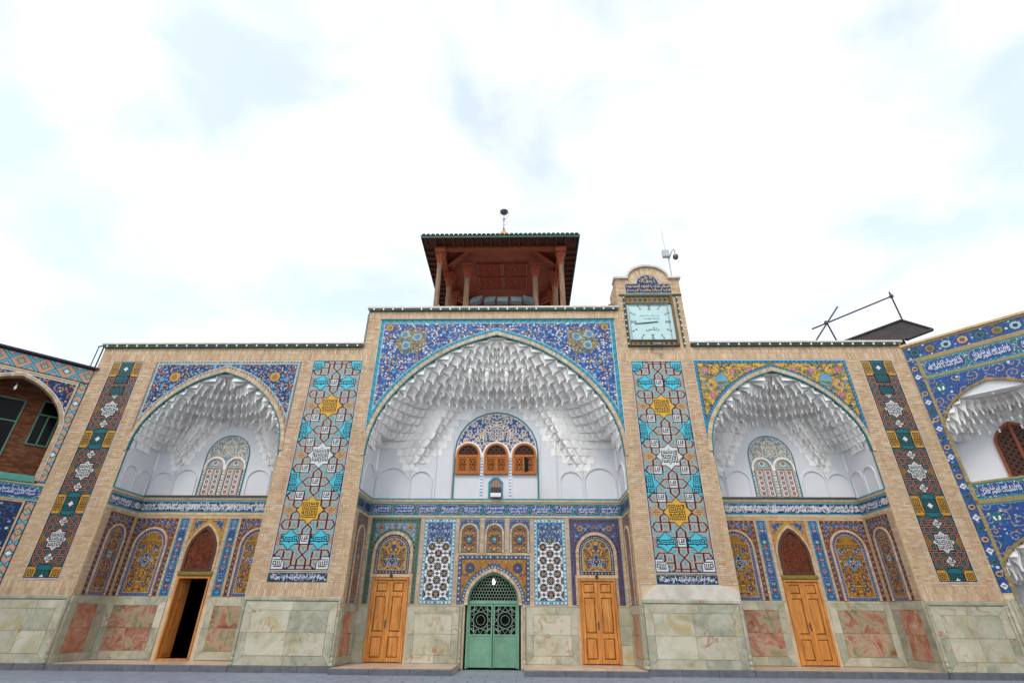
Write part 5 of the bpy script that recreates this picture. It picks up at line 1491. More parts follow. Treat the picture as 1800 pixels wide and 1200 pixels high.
# ------------------------------------------------------------------ the hall behind the facade
hall = P('hall_block', M['mortar'], None, -16.8, 16.8, 8.7, 9.0, 0, 11.4); hall['kind'] = 'structure'
P('roof', M['roofdeck'], hall, -16.8, -5.4, .55, 9.0, 11.40, 11.55); P('roof', M['roofdeck'], hall, 5.4, 16.8, .55, 9.0, 11.40, 11.55); P('upper_roof', M['roofdeck'], hall, -5.3, 5.3, .55, 9.0, 13.2, 13.4)
mb = MB(); mb.box(-16.8, -16.5, .55, 8.7, 0, 11.4); mb.box(16.5, 16.8, .55, 8.7, 0, 11.4)
mb.box(-5.3, -5.0, 2.3, 9.0, 11.55, 13.2); mb.box(5.0, 5.3, 2.3, 9.0, 11.55, 13.2); mb.box(-5.0, 5.0, 8.7, 9.0, 11.55, 13.2)
mb.build('rear_wall', M['mortar'], hall)
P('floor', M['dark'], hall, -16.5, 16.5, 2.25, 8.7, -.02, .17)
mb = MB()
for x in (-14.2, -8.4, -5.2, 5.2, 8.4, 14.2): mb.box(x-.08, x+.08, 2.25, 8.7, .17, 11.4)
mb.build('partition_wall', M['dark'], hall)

for nm, lab, loc, rz, ln_ in (('unseen_courtyard_range', 'unseen plain brick arcade range closing the courtyard opposite', (0, -42, 0), PI, 44.0), ('unseen_courtyard_range', 'unseen plain brick arcade range along the left side of the courtyard', (-21.5, -23.2, 0), PI/2, 36.4), ('unseen_courtyard_range', 'unseen plain brick arcade range along the right side of the courtyard', (21.5, -23.2, 0), -PI/2, 36.4)):
    t = P(nm, M['plaster_wall'], None, -ln_/2, ln_/2, 1.6, 1.9, 0, 12.0); t.location = loc; t.rotation_euler = (0, 0, rz); t['kind'] = 'structure'  # unseen court sides, added to block low sky light on the facade
    n = int(ln_/5.2); w = ln_/n; mb = MB()
    ops = [(-ln_/2+(i+.5)*w-1.9, -ln_/2+(i+.5)*w+1.9, z, z+4.3) for i in range(n) for z in (.3, 6.2)]
    wall_boxes(mb, -ln_/2, ln_/2, 0, 12.0, 0, .6, ops); mb.build('wall', M['mortar'], t)
    P('roof', M['roofdeck'], t, -ln_/2, ln_/2, 0, 6, 12.0, 12.3)
    P('floor', M['roofdeck'], t, -ln_/2, ln_/2, .6, 1.6, 5.7, 6.1)

# ------------------------------------------------------------------ the four piers with square-Kufic panels
def pier(label, x0, x1, open_side, band, outer, apron=False):
    """x0..x1 world; open_side: list of (xa, xb, ztop) narrow jamb strips beside the arch openings"""
    cx = (x0+x1)/2
    t = thing('brick_pier', label, 'pier', (cx, 0, 0), group='tiled brick piers between the arches')
    a, b = x0-cx, x1-cx
    mb = MB(); mb.box(a, b, 0, 2.3, .16, 11.62)
    for xa, xb, zt in open_side: mb.box(xa-cx, xb-cx, 0, .3, .16, zt)
    mb.build('wall', M['mortar'], t)
    bx0, bx1, bz0, bz1 = band[0]-cx, band[1]-cx, band[2], band[3]
    holes = [(bx0-.03, bx1+.03, bz0-.03, bz1+.03)]
    zs = 2.60
    if not outer: holes.append((bx0-.02, bx1+.02, 2.59, 2.91))
    A = min([a]+[q[0]-cx for q in open_side]); B = max([b]+[q[1]-cx for q in open_side])
    zj = min([q[2] for q in open_side]) if open_side else 7.0
    brickwork('brickwork', t, [(A, B, zs, zj), (a, b, zj, 11.06)], 0, holes)
    brickwork('soldier_course', t, [(a, b, 11.06, 11.62)], 0, soldier=True)
    brickwork('soldier_course', t, [(A, B, 2.16, zs)], 0, soldier=True, holes=[] if not apron else [(bx0-.5, bx1+.62, 2.1, 2.62)])
    (kufic_outer if outer else kufic_inner)(t, bx0, bx1, bz0, bz1, -.024)
    mb = MB()
    for q in (bx0-.026, bx1+.004): mb.box(q, q+.022, -.032, .01, bz0-.026, bz1+.026)
    mb.box(bx0-.004, bx1+.004, -.031, .01, bz1+.004, bz1+.026); mb.box(bx0-.004, bx1+.004, -.031, .01, bz0-.026, bz0-.004)
    mb.build('panel_edging', M['coping'], t)
    if not outer:
        w, h = bx1-bx0, .28
        cv = Cv(w, h, .016, 'navy'); cv.frame(.035, 'teal'); cv.frame(.015, 'black')
        r = random.Random(8)
        for (q, s) in scatter(w, h, .055, lambda u, v: .05 < v < h-.05 and .06 < u < w-.06, 3, 1800): cv.leaf(q, s, .07, r.uniform(0, 6), r.choice(('grey', 'white', 'pale', 'lilac')))
        ip = cv.mesh('inscription_strip', t, (bx0, -.022, 2.61))
        lettering('lettering', t, [('بسم الله الرحمن الرحیم السلام علیک یا بنت رسول الله', bx0+.1, bx1-.1, 2.655, 2.85, -.026)], M['white'])
    # stone dado
    marble_dado(t, A+.11, B-.11, .19, 2.02, 0, .27, 2, inner=('onyx', 'onyx', 'onyx_grey'))
    P('dado_cap', M['onyx_grey'], t, A+.02, B-.02, -.06, .02, 2.03, 2.155, .02)
    for x in (A+.055, B-.055): colonnette(t, x, -.035, .19, 2.03, .05)
    if apron:
        mb = MB(); mb.prism([(A+.1, 2.158), (B-.02, 2.158), (B-.02, 2.42), (B-.28, 2.44), (bx1+.06, 2.60), (bx0, 2.60)], -.04, 0); mb.build('marble_apron', M['white'] if False else M['coping'], t)
    # light corner beads up the pier edges
    mb = MB()
    for x in (A+.012, B-.012): mb.tube([(x, -.012, 2.2), (x, -.012, zj)], .022, 6)
    mb.build('corner_bead', M['cream_brick'], t)
    for x in (A+.16, B-.16):
        MB().box(x-.01, x+.01, -.026, .005, 2.62, zj).build('corner_line', M['cream_brick'], t)
    return t
pier('brick pier with teal and gold Kufic panel at the left corner', -16.9, -14.42, [(-14.42, -14.28, 7.2)], (-16.24, -14.97, 2.68, 11.0), True)
pier('brick pier with turquoise Kufic panel left of the central arch', -8.18, -5.10, [(-8.32, -8.18, 7.2), (-5.10, -4.98, 7.0)], (-7.67, -5.62, 2.98, 11.02), False)
pier('brick pier with turquoise Kufic panel and white apron below the clock', 5.10, 8.18, [(4.98, 5.10, 7.0), (8.18, 8.32, 7.2)], (5.62, 7.67, 2.97, 10.96), False, True)
pier('brick pier with teal and gold Kufic panel at the right corner', 14.42, 16.9, [(14.28, 14.42, 7.2)], (15.02, 16.28, 2.74, 10.99), True)

# ------------------------------------------------------------------ shared pieces of an arched bay
def bay_shell(t, hw, hs, z0, za, zspan, depth, zw, openings, lower_top):
    """front arch wall, plaster recess, lower back wall; local x centred on the bay"""
    arch = persian_arch(hw, z0, za)
    mb = MB(); arch_fill(mb, [(-hs, z0)]+arch+[(hs, z0)], zspan+.03, 0, .3)
    mb.build('arch_wall', M['plaster'], t)
    ring = offset_line(arch, .16)
    ring[0] = (arch[0][0]-.14, z0); ring[-1] = (arch[-1][0]+.14, z0)
    voussoirs('brick_arch', t, arch, ring, -.055, .02, .085)
    MB().strip(offset_line(arch, -.035), offset_line(arch, .012), -.062, .05).build('teal_arch_edge', M['tealline'], t)
    mb = MB()
    for x in (-hw, hw):
        mb.box(x-.02, x+.02, -.03, .03, zw, z0)
    mb.build('teal_jamb_edge', M['tealline'], t)
    wall_boxes(MB(), -hw-.02, hw+.02, 0, zw-.12, depth, depth+.35, openings).build('lower_wall', M['mortar'], t)
    wall_boxes(MB(), -hw-.02, hw+.02, zw-.12, za+.3, depth, depth+.35, []).build('plaster_wall', M['plaster_wall'], t)
    mb = MB()
    for s in (-1, 1): mb.box(s*(hw-.008), s*(hw+.1), .02, depth, zw-.12, za-.4)
    mb.build('plaster_reveal', M['plaster_wall'], t)
    mb = MB()
    for s in (-1, 1): mb.box(s*(hw-.003), s*(hw+.06), .02, depth, .15, zw-.122)
    mb.build('brick_reveal', M['mortar'], t)
    # ledge mouldings round three sides
    mb = MB(); mb.box(-hw, hw, depth-.05, depth, zw-.035, zw+.01); mb.box(-hw, -hw+.05, 0, depth-.05, zw-.035, zw+.01); mb.box(hw-.05, hw, 0, depth-.05, zw-.035, zw+.01)
    mb.build('teal_ledge', M['turq'], t)
    mb = MB(); mb.box(-hw+.02, hw-.02, depth-.035, depth, zw-.12, zw-.035); mb.box(-hw, -hw+.035, 0, depth, zw-.12, zw-.035); mb.box(hw-.035, hw, 0, depth, zw-.12, zw-.035)
    mb.build('cream_moulding', M['cream_brick'], t)
    return arch, ring

def reveals(t, hw, depth, zb, zp, fz0, fz1, frieze_fn):
    """tiled sides of the recess: brick, arched panel and a return of the frieze"""
    for s in (-1, 1):
        xw = s*(hw-.007)
        mapf = (lambda x, y, z, xw=xw: (xw-y, x, z)) if s < 0 else (lambda x, y, z, xw=xw: (xw+y, depth-x, z))
        a0, a1 = (.34, depth-.16) if s < 0 else (.16, depth-.34)
        U = (0, 1, 0) if s < 0 else (0, -1, 0)
        o = (xw-s*.012, a0, zb) if s < 0 else (xw-s*.012, depth-a0, zb)
        arched_panel(t, a0, a1, zb, zp, -.012, mapf=mapf, U=U, o=o)
        brickwork('brickwork', t, [(0.02, depth-.02, zb, fz0-.03)], 0, [(a0, a1, zb, zp)], mapf=mapf)
        o2 = (xw-s*.014, .03, fz0) if s < 0 else (xw-s*.014, depth-.03, fz0)
        frieze_fn(depth-.06).mesh('frieze_tiles', t, o2, U)
        side_dado(t, xw, s, .03, depth-.01, .18, zb-.03)

def frieze_thuluth(w, h=.43, seed=1):
    cv = Cv(w, h, .0165, 'navy'); r = random.Random(seed+int(w*10))
    for (a, b) in scatter(w, h, .10, lambda a, b: True, seed, 2500): cv.leaf(a, b, .10, r.uniform(0, 6), r.choice(('cobalt', 'midblue', 'blue')))
    x = .05                                                  # tall interlaced strokes
    while x < w:
        cv.stroke([(x, .11), (x+r.uniform(-.01, .02), h-.10)], .018, 'white') if r.random() < .45 else None
        if r.random() < .7:
            y = r.uniform(.1, h-.16); l = r.uniform(.08, .24)
            cv.stroke([(x, y), (x+l*.4, y-.05), (x+l*.8, y-.02), (x+l, y+.06)], .021, 'white')
        if r.random() < .6: cv.disc(x+.02, r.uniform(.1, h-.1), .016, 'white')
        if r.random() < .5: cv.stroke([(x, h*.6), (x+.05, h*.72), (x+.10, h*.6), (x+.06, h*.5)], .017, 'white')
        x += r.uniform(.035, .075)
    cv.rect(0, w, 0, .05, 'turq'); cv.rect(0, w, h-.05, h, 'turq'); cv.rect(0, w, .05, .065, 'midblue'); cv.rect(0, w, h-.065, h-.05, 'midblue')
    return cv

def frieze_cartouche(w, h=.47, n=None, ground='teal', field='cobalt', vin=('green', 'turq', 'pale', 'sand')):
    cv = Cv(w, h, .0165, ground); r = random.Random(int(w*7)); n = n or max(1, round(w/.88)); p = w/n
    for (a, b) in scatter(w, h, .065, lambda a, b: True, 2, 5200): cv.leaf(a, b, .07, r.uniform(0, 6), r.choice(vin))
    for i in range(n):
        c = (i+.5)*p
        for e, col in ((.0, 'sand'), (.012, field)):
            x0, x1, y0, y1 = c-p*.47+e, c+p*.47-e, .075+e, h-.075-e; k = .12
            cv.poly([(x0, h/2), (x0+k*.6, y0+.03), (x0+k*1.3, y0), (x1-k*1.3, y0), (x1-k*.6, y0+.03), (x1, h/2), (x1-k*.6, y1-.03), (x1-k*1.3, y1), (x0+k*1.3, y1), (x0+k*.6, y1-.03)], col)
    cv.rect(0, w, 0, .03, 'turq'); cv.rect(0, w, h-.03, h, 'turq')
    return cv

def corner_bulb(label, loc, drop=.35, lit=False, r=.045):
    t = thing('hanging_bulb', label, 'light bulb', loc, group='bulbs hanging from the arches')
    MB().tube([(0, 0, 0), (0, 0, -drop)], .008, 6).build('cord', M['steel_dk'], t)
    MB().lathe([(.02, 0), (.022, -.05), (.018, -.06)], (0, 0, -drop+.02), 8).build('socket', M['pvc'], t)
    MB().lathe([(.015, 0), (r*.7, -.04), (r, -.09), (r*.9, -.14), (r*.5, -.175), (.01, -.185)], (0, 0, -drop-.03), 10).build('glass', M['bulb_lit' if lit else 'bulb'], t, smooth=True)
    return t

# ------------------------------------------------------------------ central iwan
C = thing('central_iwan', 'tall central arch with blue tile spandrels and white stalactite vault', 'iwan', (0, 0, 0))
HW, HS, Z0, ZA, ZS, DP, ZW = 4.98, 5.10, 7.0, 12.25, 13.05, 1.8, 5.75
arch, ring = bay_shell(C, HW, HS, Z0, ZA, ZS, DP, ZW, [(-1.02, 1.02, 0, 3.2)], 5.1)
spandrel_center(C, 5.08, Z0, 13.02, -.014, ring)
mb = MB(); mb.box(-5.65, 5.34, 0, .5, 13.08, 13.55); mb.box(-5.65, -5.10, 0, .5, 11.62, 13.08); mb.box(5.10, 5.34, 0, .5, 11.62, 13.08); mb.build('parapet', M['mortar'], C)
brickwork('brickwork', C, [(-5.65, -5.10, 11.63, 13.06), (5.10, 5.34, 11.63, 13.06)], 0)
brickwork('soldier_course', C, [(-5.65, 5.34, 13.08, 13.50)], 0, soldier=True)
MB().box(-5.1, 5.1, -.045, .01, 13.02, 13.065).build('teal_cornice_edge', M['tealline'], C)
P('coping', M['coping'], C, -5.75, 5.34, -.14, .6, 13.56, 13.66, .015)
# lower wall
holes = [(-4.86, -2.88, 1.98, 5.02), (2.88, 4.86, 1.98, 5.02), (-2.75, -1.50, 1.98, 5.0), (1.50, 2.75, 1.98, 5.0), (-1.36, 1.36, 1.98, 3.66)]
for c in (-.97, 0, .97): holes.append((c-.41, c+.41, 3.76, 5.0))
brickwork('brickwork', C, [(-4.97, 4.97, 1.98, 5.08)], DP, holes)
mb = MB(); mb.box(-4.97, -1.1, DP-.03, DP, 1.95, 1.985); mb.box(1.1, 4.97, DP-.03, DP, 1.95, 1.985); mb.build('brick_string', M['cream_brick'], C)
for s in (-1, 1):
    c = s*3.83
    door_surround(C, min(s*2.89, s*4.85), max(s*2.89, s*4.85), 1.99, 5.01, DP-.012, c+s*.04, .66, 3.74, 'grey' if s < 0 else 'midblue')
    brickwork('door_jamb', C, [(c-.79, c-.69, 2.0, 3.0), (c+.69, c+.79, 2.0, 3.0)], DP-.03, bl=.1)
    wood_door(C, c-.68, c+.68, .18, 2.86, DP-.06)
    P('door_lintel', M['cream_brick'], C, c-.74, c+.74, DP-.05, DP, 2.88, 2.99, .01)
    MB().lathe([(.05, 0), (.06, .02), (.06, .05), (.05, .07)], (0, 0, 0), 8).xf(lambda x, y, z: (x+c, DP-.06-z, y+2.94)).build('number_plate', M['midsteel'] if 'midsteel' in M else M['steel_dk'], C)
    tall_lattice_panel(C, min(s*1.52, s*2.73), max(s*1.52, s*2.73), 2.0, 4.98, DP-.012)
    marble_dado(C, min(s*1.22, s*3.06), max(s*1.22, s*3.06), .17, 1.94, DP, .25, 1, rows=2, inner='onyx')
    marble_dado(C, min(s*4.56, s*4.96), max(s*4.56, s*4.96), .17, 1.94, DP, .26)
    colonnette(C, s*1.14, DP-.06, .04, 1.95, .05)
for c in (-.97, 0, .97):
    small_niche(C, c, DP-.012)
# gate spandrel
cv = Cv(2.7, 1.66, .018, 'gold'); r_ = random.Random(12)
for (a, b) in scatter(1.4, 1.66, .085, lambda a, b: b > .2, 4, 3000):
    cv.flower(a, b, r_.uniform(.02, .035), r_.choice(('rust', 'lilac', 'orange', 'plum')), 'cobalt') if r_.random() < .6 else cv.leaf(a, b, .1, r_.uniform(0, 6), r_.choice(('olive', 'yellow', 'ochre')))
cv.flower(.45, 1.22, .16, 'midblue', 'orange', 8); cv.flower(.45, 1.22, .10, 'plum', 'ochre', 6)
cv.dots_border(.12, 'midblue', ['pale', 'rust', 'white', 'plum'], .03, .085, inner='brown', outer='teal', line=.02)
X, Y = cv.grid(); garch = [(p[0]+1.35, p[1]-2.0) for p in persian_arch(1.0, 2.1, 3.16, base=1.9)]
go = offset_line(garch, .11)
for rr in range(len(go)-1):
    for q in range(4):
        f = q/4; cv.disc(go[rr][0]+(go[rr+1][0]-go[rr][0])*f, go[rr][1]+(go[rr+1][1]-go[rr][1])*f, .075, 'midblue')
for rr in range(0, len(go)-1):
    cv.disc(*[(go[rr][k]+go[rr+1][k])/2 for k in (0, 1)], .034, 'pale'); cv.disc(go[rr][0], go[rr][1], .03, 'rust')
cv.mirror(); cv.mask = ~inside_poly(X, Y, garch)
cv.mesh('gate_spandrel_tiles', C, (-1.35, DP-.012, 2.0))
ga = persian_arch(.94, 2.1, 3.10); gb = offset_line(ga, .11); gb[0] = (-1.06, 2.1); gb[-1] = (1.06, 2.1)
voussoirs('brick_arch', C, [(-.94, 1.98)]+ga+[(.94, 1.98)], [(-1.06, 1.98)]+gb+[(1.06, 1.98)], DP-.05, DP+.2, .085)
mb = MB(); arch_fill(mb, [(-1.02, 2.1)]+persian_arch(1.0, 2.1, 3.14)+[(1.02, 2.1)], 3.3, DP+.012, DP+.3); mb.build('gate_arch_wall', M['mortar'], C)
# green steel gate
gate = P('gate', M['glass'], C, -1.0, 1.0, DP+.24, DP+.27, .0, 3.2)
yg = DP+.12
MB().strip(persian_arch(.88, 2.1, 3.02, base=.02), persian_arch(.95, 2.1, 3.10, base=.02), yg-.02, yg+.10).build('gate_frame', M['green_metal'], gate)
P('transom', M['green_metal'], gate, -.88, .88, yg-.015, yg+.09, 2.02, 2.12, .012)
fan = []
for i in range(-9, 10):
    for j in range(0, 9):
        cx_, cz_ = i*.105+(.0525 if j % 2 else 0), 2.15+j*.105
        for q in range(3): fan.append(((cx_, cz_), (cx_+.062*math.cos(q*2.094+PI/2), cz_+.062*math.sin(q*2.094+PI/2))))
pin = persian_arch(.89, 2.1, 3.03, base=2.1)
fan = [s_ for s_ in fan if inside_poly(np.array([s_[1][0]]), np.array([s_[1][1]]), pin)[0] and inside_poly(np.array([s_[0][0]]), np.array([s_[0][1]]), pin)[0]]
MB().bars(fan, .009, yg+.02, yg+.05).build('fan_grille', M['green_light'], gate)
for s in (-1, 1):
    a, b = (-.875, -.012) if s < 0 else (.012, .875)
    mb = MB(); st = .055; y0_, y1_ = yg, yg+.06
    mb.cbox(a, a+st, y0_, y1_, .04, 2.01, .006); mb.cbox(b-st, b, y0_, y1_, .04, 2.01, .006); mb.cbox(a+st, b-st, y0_+.001, y1_, 1.95, 2.01, .006); mb.cbox(a+st, b-st, y0_+.001, y1_, 1.0, 1.06, .006); mb.cbox(a+st, b-st, y0_+.012, y1_, .05, 1.0, .006)
    lf = mb.build('gate_leaf', M['green_metal'], gate)
    c = (a+b)/2; sg = []
    sg += rosette(c, 1.505, .43, 10, 3, PI/2)
    sg += rosette(c, 1.505, .16, 10, 1, PI/10)
    for ex in (-.38, .38):
        for ez in (-.44, .44): sg += rosette(c+ex, 1.505+ez, .24, 10, 3, PI/2)
    MB().bars(clip_segs(sg, a+st, b-st, 1.06, 1.95), .0085, yg+.01, yg+.04).build('star_grille', M['green_light'], gate)
MB().lathe([(.01, 0), (.03, .015), (.03, .04), (.01, .055)], (0, 0, 0), 8).xf(lambda x, y, z: (x+.03, yg-z, y+1.36)).build('gate_knob', M['gold'], gate)
# frieze with verse cartouches
frieze_cartouche(2*HW-.04, .47, 11).mesh('frieze_tiles', C, (-HW+.02, DP-.014, 5.10))
VERSE = ['یا فاطمه اشفعی لی', 'السلام علیک یا بنت', 'شفیعه روز محشر', 'دختر موسی بن جعفر', 'خاک درت سرمه چشم', 'فاطمه معصومه قم', 'زهرا نشان و مریم', 'اخت الرضا بنت النبی', 'باب الحوایج الی الله', 'عصمت کبری بانوی', 'نور دو چشم رسول']
pw = (2*HW-.04)/11; ln = []
for i in range(11):
    x0 = -HW+.02+i*pw
    ln.append((VERSE[i], x0+.12, x0+pw-.10, 5.30, 5.475, DP-.02)); ln.append((VERSE[(i+4) % 11], x0+.14, x0+pw-.14, 5.195, 5.345, DP-.0215))
lettering('frieze_lettering', C, ln, M['white'], bold=.012)
P('frieze_moulding', M['cream_brick'], C, -HW, HW, DP-.03, DP, 5.03, 5.098, .01)
reveals(C, HW, DP, 2.0, 4.98, 5.10, 5.57, lambda w: frieze_cartouche(w, .47, 2, field='navy'))
# plaster field above the frieze
mb = MB()
for s in (-1, 1):
    blind_arch(mb, min(s*3.62, s*4.84), max(s*3.62, s*4.84), ZW, 6.42, DP, .045, .05); blind_arch(mb, min(s*2.64, s*3.46), max(s*2.64, s*3.46), ZW, 6.46, DP, .045, .05)
    mb.box(s*2.50, s*2.46, DP-.05, DP, ZW, 8.0); mb.box(s*1.84, s*1.80, DP-.05, DP, ZW, 8.4); mb.box(s*3.515, s*3.565, DP-.06, DP, ZW, 6.93)
mb.build('blind_arch', M['plaster_wall'], C)
mb = MB()
for s in (-1, 1):
    m2 = MB(); blind_arch(m2, .35, 1.62, ZW, 6.35, 0, .045, .05)
    m2.xf((lambda x, y, z: (-HW+.008-y, x, z)) if s < 0 else (lambda x, y, z: (HW-.008+y, x, z))); mb.add(m2.v, m2.f)
mb.build('blind_arch', M['plaster_wall'], C)
MB().strip(round_arch(1.70, 7.66, 0, base=ZW), round_arch(1.755, 7.66, 0, base=ZW), DP-.05, DP).build('teal_window_edge', M['tealline'], C)
WX = (-1.17, 0.0, 1.17)
tympanum(C, 1.69, 7.05, 9.35, DP-.02, 'cobalt', 'cream', [(x, .55, 7.52) for x in WX])
for i, x in enumerate(WX):
    wood_window(C, x, .50, 6.72, 8.02, DP-.085, ajar=(i == 2))
    MB().strip(round_arch(.505, 7.52, x, base=7.4), round_arch(.58, 7.52, x, base=7.4), DP-.045, DP).build('window_arch_moulding', M['plaster'], C)
for s in (-1, 1):
    cv = Cv(.14, 1.66, .012, 'white')
    for k in range(13):
        yy = .06+k*.128
        cv.poly([(.02, yy), (.07, yy+.03), (.12, yy), (.12, yy+.075), (.07, yy+.055), (.02, yy+.075)], 'blue')
    q = P('blue_white_pilaster', M['plaster'], C, s*.585-.07, s*.585+.07, DP-.035, DP, ZW+.02, 7.42); cv.mesh('zigzag_tiles', q, (s*.585-.07, DP-.037, ZW+.02))
    P('pilaster_capital', M['plaster'], C, s*.585-.08, s*.585+.08, DP-.05, DP, 7.42, 7.62, .02)
np_ = [(-.24, ZW), (-.24, 6.38), (-.08, 6.55), (.08, 6.55), (.24, 6.38), (.24, ZW)]
npo = [(-.30, ZW), (-.30, 6.41), (-.105, 6.62), (.105, 6.62), (.30, 6.41), (.30, ZW)]
MB().strip(np_, npo, DP-.04, DP).build('teal_niche_edge', M['turq'], C)
MB().prism(np_, DP-.008, DP-.002).build('niche_back', M['brownwall'], C)
muqarnas(C, HW-.015, DP-.005, 6.88, 6.85, 7.95, 9.75, Z0, ZA, h=.315, cw=.325, big=.42, drop=.045)
for (x, y, z, k) in ((-.42, .62, 10.95, 1.0), (.42, .62, 10.95, 1.0), (-1.12, .45, 11.0, .9), (1.12, .45, 11.0, .9)):
    MB().lathe([(.03*k, 0), (.10*k, -.08), (.05*k, -.14), (.075*k, -.2), (.105*k, -.30), (.08*k, -.42), (.04*k, -.47), (.085*k, -.50), (.07*k, -.58), (.03*k, -.68), (.022*k, -.78), (.004, -.80)], (x, y, z), 8).build('stalactite_lantern', M['plaster'], C)
corner_bulb('lit bulb hanging in front of the green gate grille', (.02, DP-.25, 3.08), .22, True, .05)
corner_bulb('dark lamp hanging under the crown of the central vault', (0, .35, 11.6), .5, False, .06)

# ------------------------------------------------------------------ side iwans
def side_iwan(label, cx, style, open_door):
    t = thing('side_iwan', label, 'iwan', (cx, 0, 0), group='lower arched bays beside the central arch')
    hw, hs, z0, za, zs, dp, zw = 2.98, 3.12, 7.2, 10.52, 11.02, 1.8, 5.80
    dx = .62
    arch, ring = bay_shell(t, hw, hs, z0, za, zs, dp, zw, [(-dx, dx, .0, 2.90)] if open_door else [], 5.2)
    spandrel_side(t, 3.11, z0, 11.02, -.014, ring, style, 21 if style == 'blue' else 33)
    mb = MB(); mb.box(-hs, hs, 0, .5, 11.05, 11.62); mb.build('parapet', M['mortar'], t)
    brickwork('soldier_course', t, [(-hs, hs, 11.06, 11.62)], 0, soldier=True)
    holes = [(-2.94, -1.26, 2.18, 4.98), (1.26, 2.94, 2.18, 4.98), (-1.17, -.81, 2.18, 4.98), (.81, 1.17, 2.18, 4.98), (-.68, .68, 2.18, 4.98)]
    brickwork('brickwork', t, [(-2.97, 2.97, 2.18, 5.16)], dp, holes)
    for a, b in ((-2.94, -1.26), (1.26, 2.94)): arched_panel(t, a, b, 2.2, 4.98, dp-.012)
    for a, b in ((-1.17, -.81), (.81, 1.17)): strip_panel(t, a, b, 2.2, 4.98, dp-.012)
    # tile spandrel over the pointed screen
    cv = Cv(1.36, 1.3, .018, 'midblue'); r = random.Random(2); X, Y = cv.grid()
    for (a, b) in scatter(.7, 1.3, .07, lambda a, b: True, 3, 2000): cv.leaf(a, b, .08, r.uniform(0, 6), r.choice(('lilac', 'grey', 'salmon', 'navy', 'pale')))
    la = lancet(.60, 3.78, 4.72, base=3.0)
    lo = [(p[0]+.68, p[1]-3.68) for p in offset_line(la, .10)]
    for i in range(len(lo)-1):
        for q in range(6): cv.disc(lo[i][0]+(lo[i+1][0]-lo[i][0])*q/6, lo[i][1]+(lo[i+1][1]-lo[i][1])*q/6, .085, 'ochre')
    cv.dots_border(.10, 'ochre', ['orange', 'plum', 'gold'], .03, .08); cv.mirror()
    cv.mask = ~inside_poly(X, Y, [(p[0]+.68, p[1]-3.68) for p in la])
    cv.mesh('screen_spandrel_tiles', t, (-.68, dp-.012, 3.68))
    voussoirs('brick_arch', t, lancet(.58, 3.76, 4.70, base=3.02), offset_line(lancet(.58, 3.76, 4.70, base=3.02), .085), dp-.045, dp+.02, .085)
    pointed_lattice(t, .575, 3.06, 4.69, dp-.075)
    P('carved_lintel', simple('olive_tile_lintel', (128, 112, 52), .5, vary=.35, scale=14.0), t, -.66, .66, dp-.08, dp, 2.90, 3.04, .012)
    brickwork('door_jamb', t, [(-.78, -.665, 2.2, 3.7), (.665, .78, 2.2, 3.7)], dp, bl=.12)
    if open_door:
        d = MB(); d.cbox(-dx, -dx+.07, dp-.05, dp+.2, .19, 2.88, .012); d.cbox(dx-.07, dx, dp-.05, dp+.2, .19, 2.88, .012); d.cbox(-dx+.07, dx-.07, dp-.048, dp+.2, 2.80, 2.88, .012); d.cbox(-dx+.07, dx-.07, dp-.04, dp+.2, .19, .23, .006)
        fr = d.build('door_frame', M['wood'], t)
        for sx, ang in ((-1, 80), (1, -100)):
            mb = MB(); L_ = .50; th = .045
            mb.box(0, L_, 0, th, .24, 2.79)
            for za_, zb_ in ((.36, 1.0), (1.12, 2.0), (2.12, 2.68)):
                mb.cbox(.08, L_-.08, -.014, 0, za_, zb_, .012)
            lf = mb.build('door_leaf', M['wood'], t)
            lf.location = (sx*(dx-.08), dp+.12, 0); lf.rotation_euler = (0, 0, R(ang if sx < 0 else 100))
    else:
        wood_door(t, -dx-.03, dx+.03, .2, 2.88, dp-.06)
    for s in (-1, 1):
        marble_dado(t, min(s*.78, s*2.97), max(s*.78, s*2.97), .2, 2.16, dp, .27, 1, rows=2, inner='onyx_red')
    frieze_thuluth(2*hw-.04, .45, 5 if style == 'blue' else 9).mesh('frieze_tiles', t, (-hw+.02, dp-.014, 5.18))
    lettering('frieze_lettering', t, [('السلام علیک یا فاطمه المعصومه بنت موسی بن جعفر', -2.9, -.02, 5.25, 5.46, dp-.02), ('اللهم صل علی محمد و آل محمد و عجل فرجهم', .05, 2.9, 5.25, 5.46, dp-.02),
                                       ('بسم الله الرحمن الرحیم انما یرید الله لیذهب', -2.85, .1, 5.37, 5.58, dp-.02), ('عنکم الرجس اهل البیت و یطهرکم تطهیرا', .2, 2.9, 5.37, 5.58, dp-.02)], M['white'], bold=.01)
    P('frieze_moulding', M['cream_brick'], t, -hw, hw, dp-.03, dp, 5.08, 5.178, .01)
    reveals(t, hw, dp, 2.2, 4.98, 5.18, 5.63, lambda w: frieze_thuluth(w, .45, 3))
    # plaster field with a pair of coloured-glass windows
    mb = MB()
    for s in (-1, 1):
        blind_arch(mb, min(s*1.08, s*1.92), max(s*1.08, s*1.92), zw, 6.50, dp, .045, .045); blind_arch(mb, min(s*2.06, s*2.88), max(s*2.06, s*2.88), zw, 6.40, dp, .045, .045)
        mb.box(s*1.97, s*2.01, dp-.06, dp, zw, 6.88)
    mb.build('blind_arch', M['plaster_wall'], t)
    mb = MB()
    for s in (-1, 1):
        for ya in (.25, 1.02):
            m2 = MB(); blind_arch(m2, ya, ya+.62, zw, 6.45, 0, .04, .04)
            m2.xf((lambda x, y, z: (-hw+.008-y, x, z)) if s < 0 else (lambda x, y, z: (hw-.008+y, x, z))); mb.add(m2.v, m2.f)
    mb.build('blind_arch', M['plaster_wall'], t)
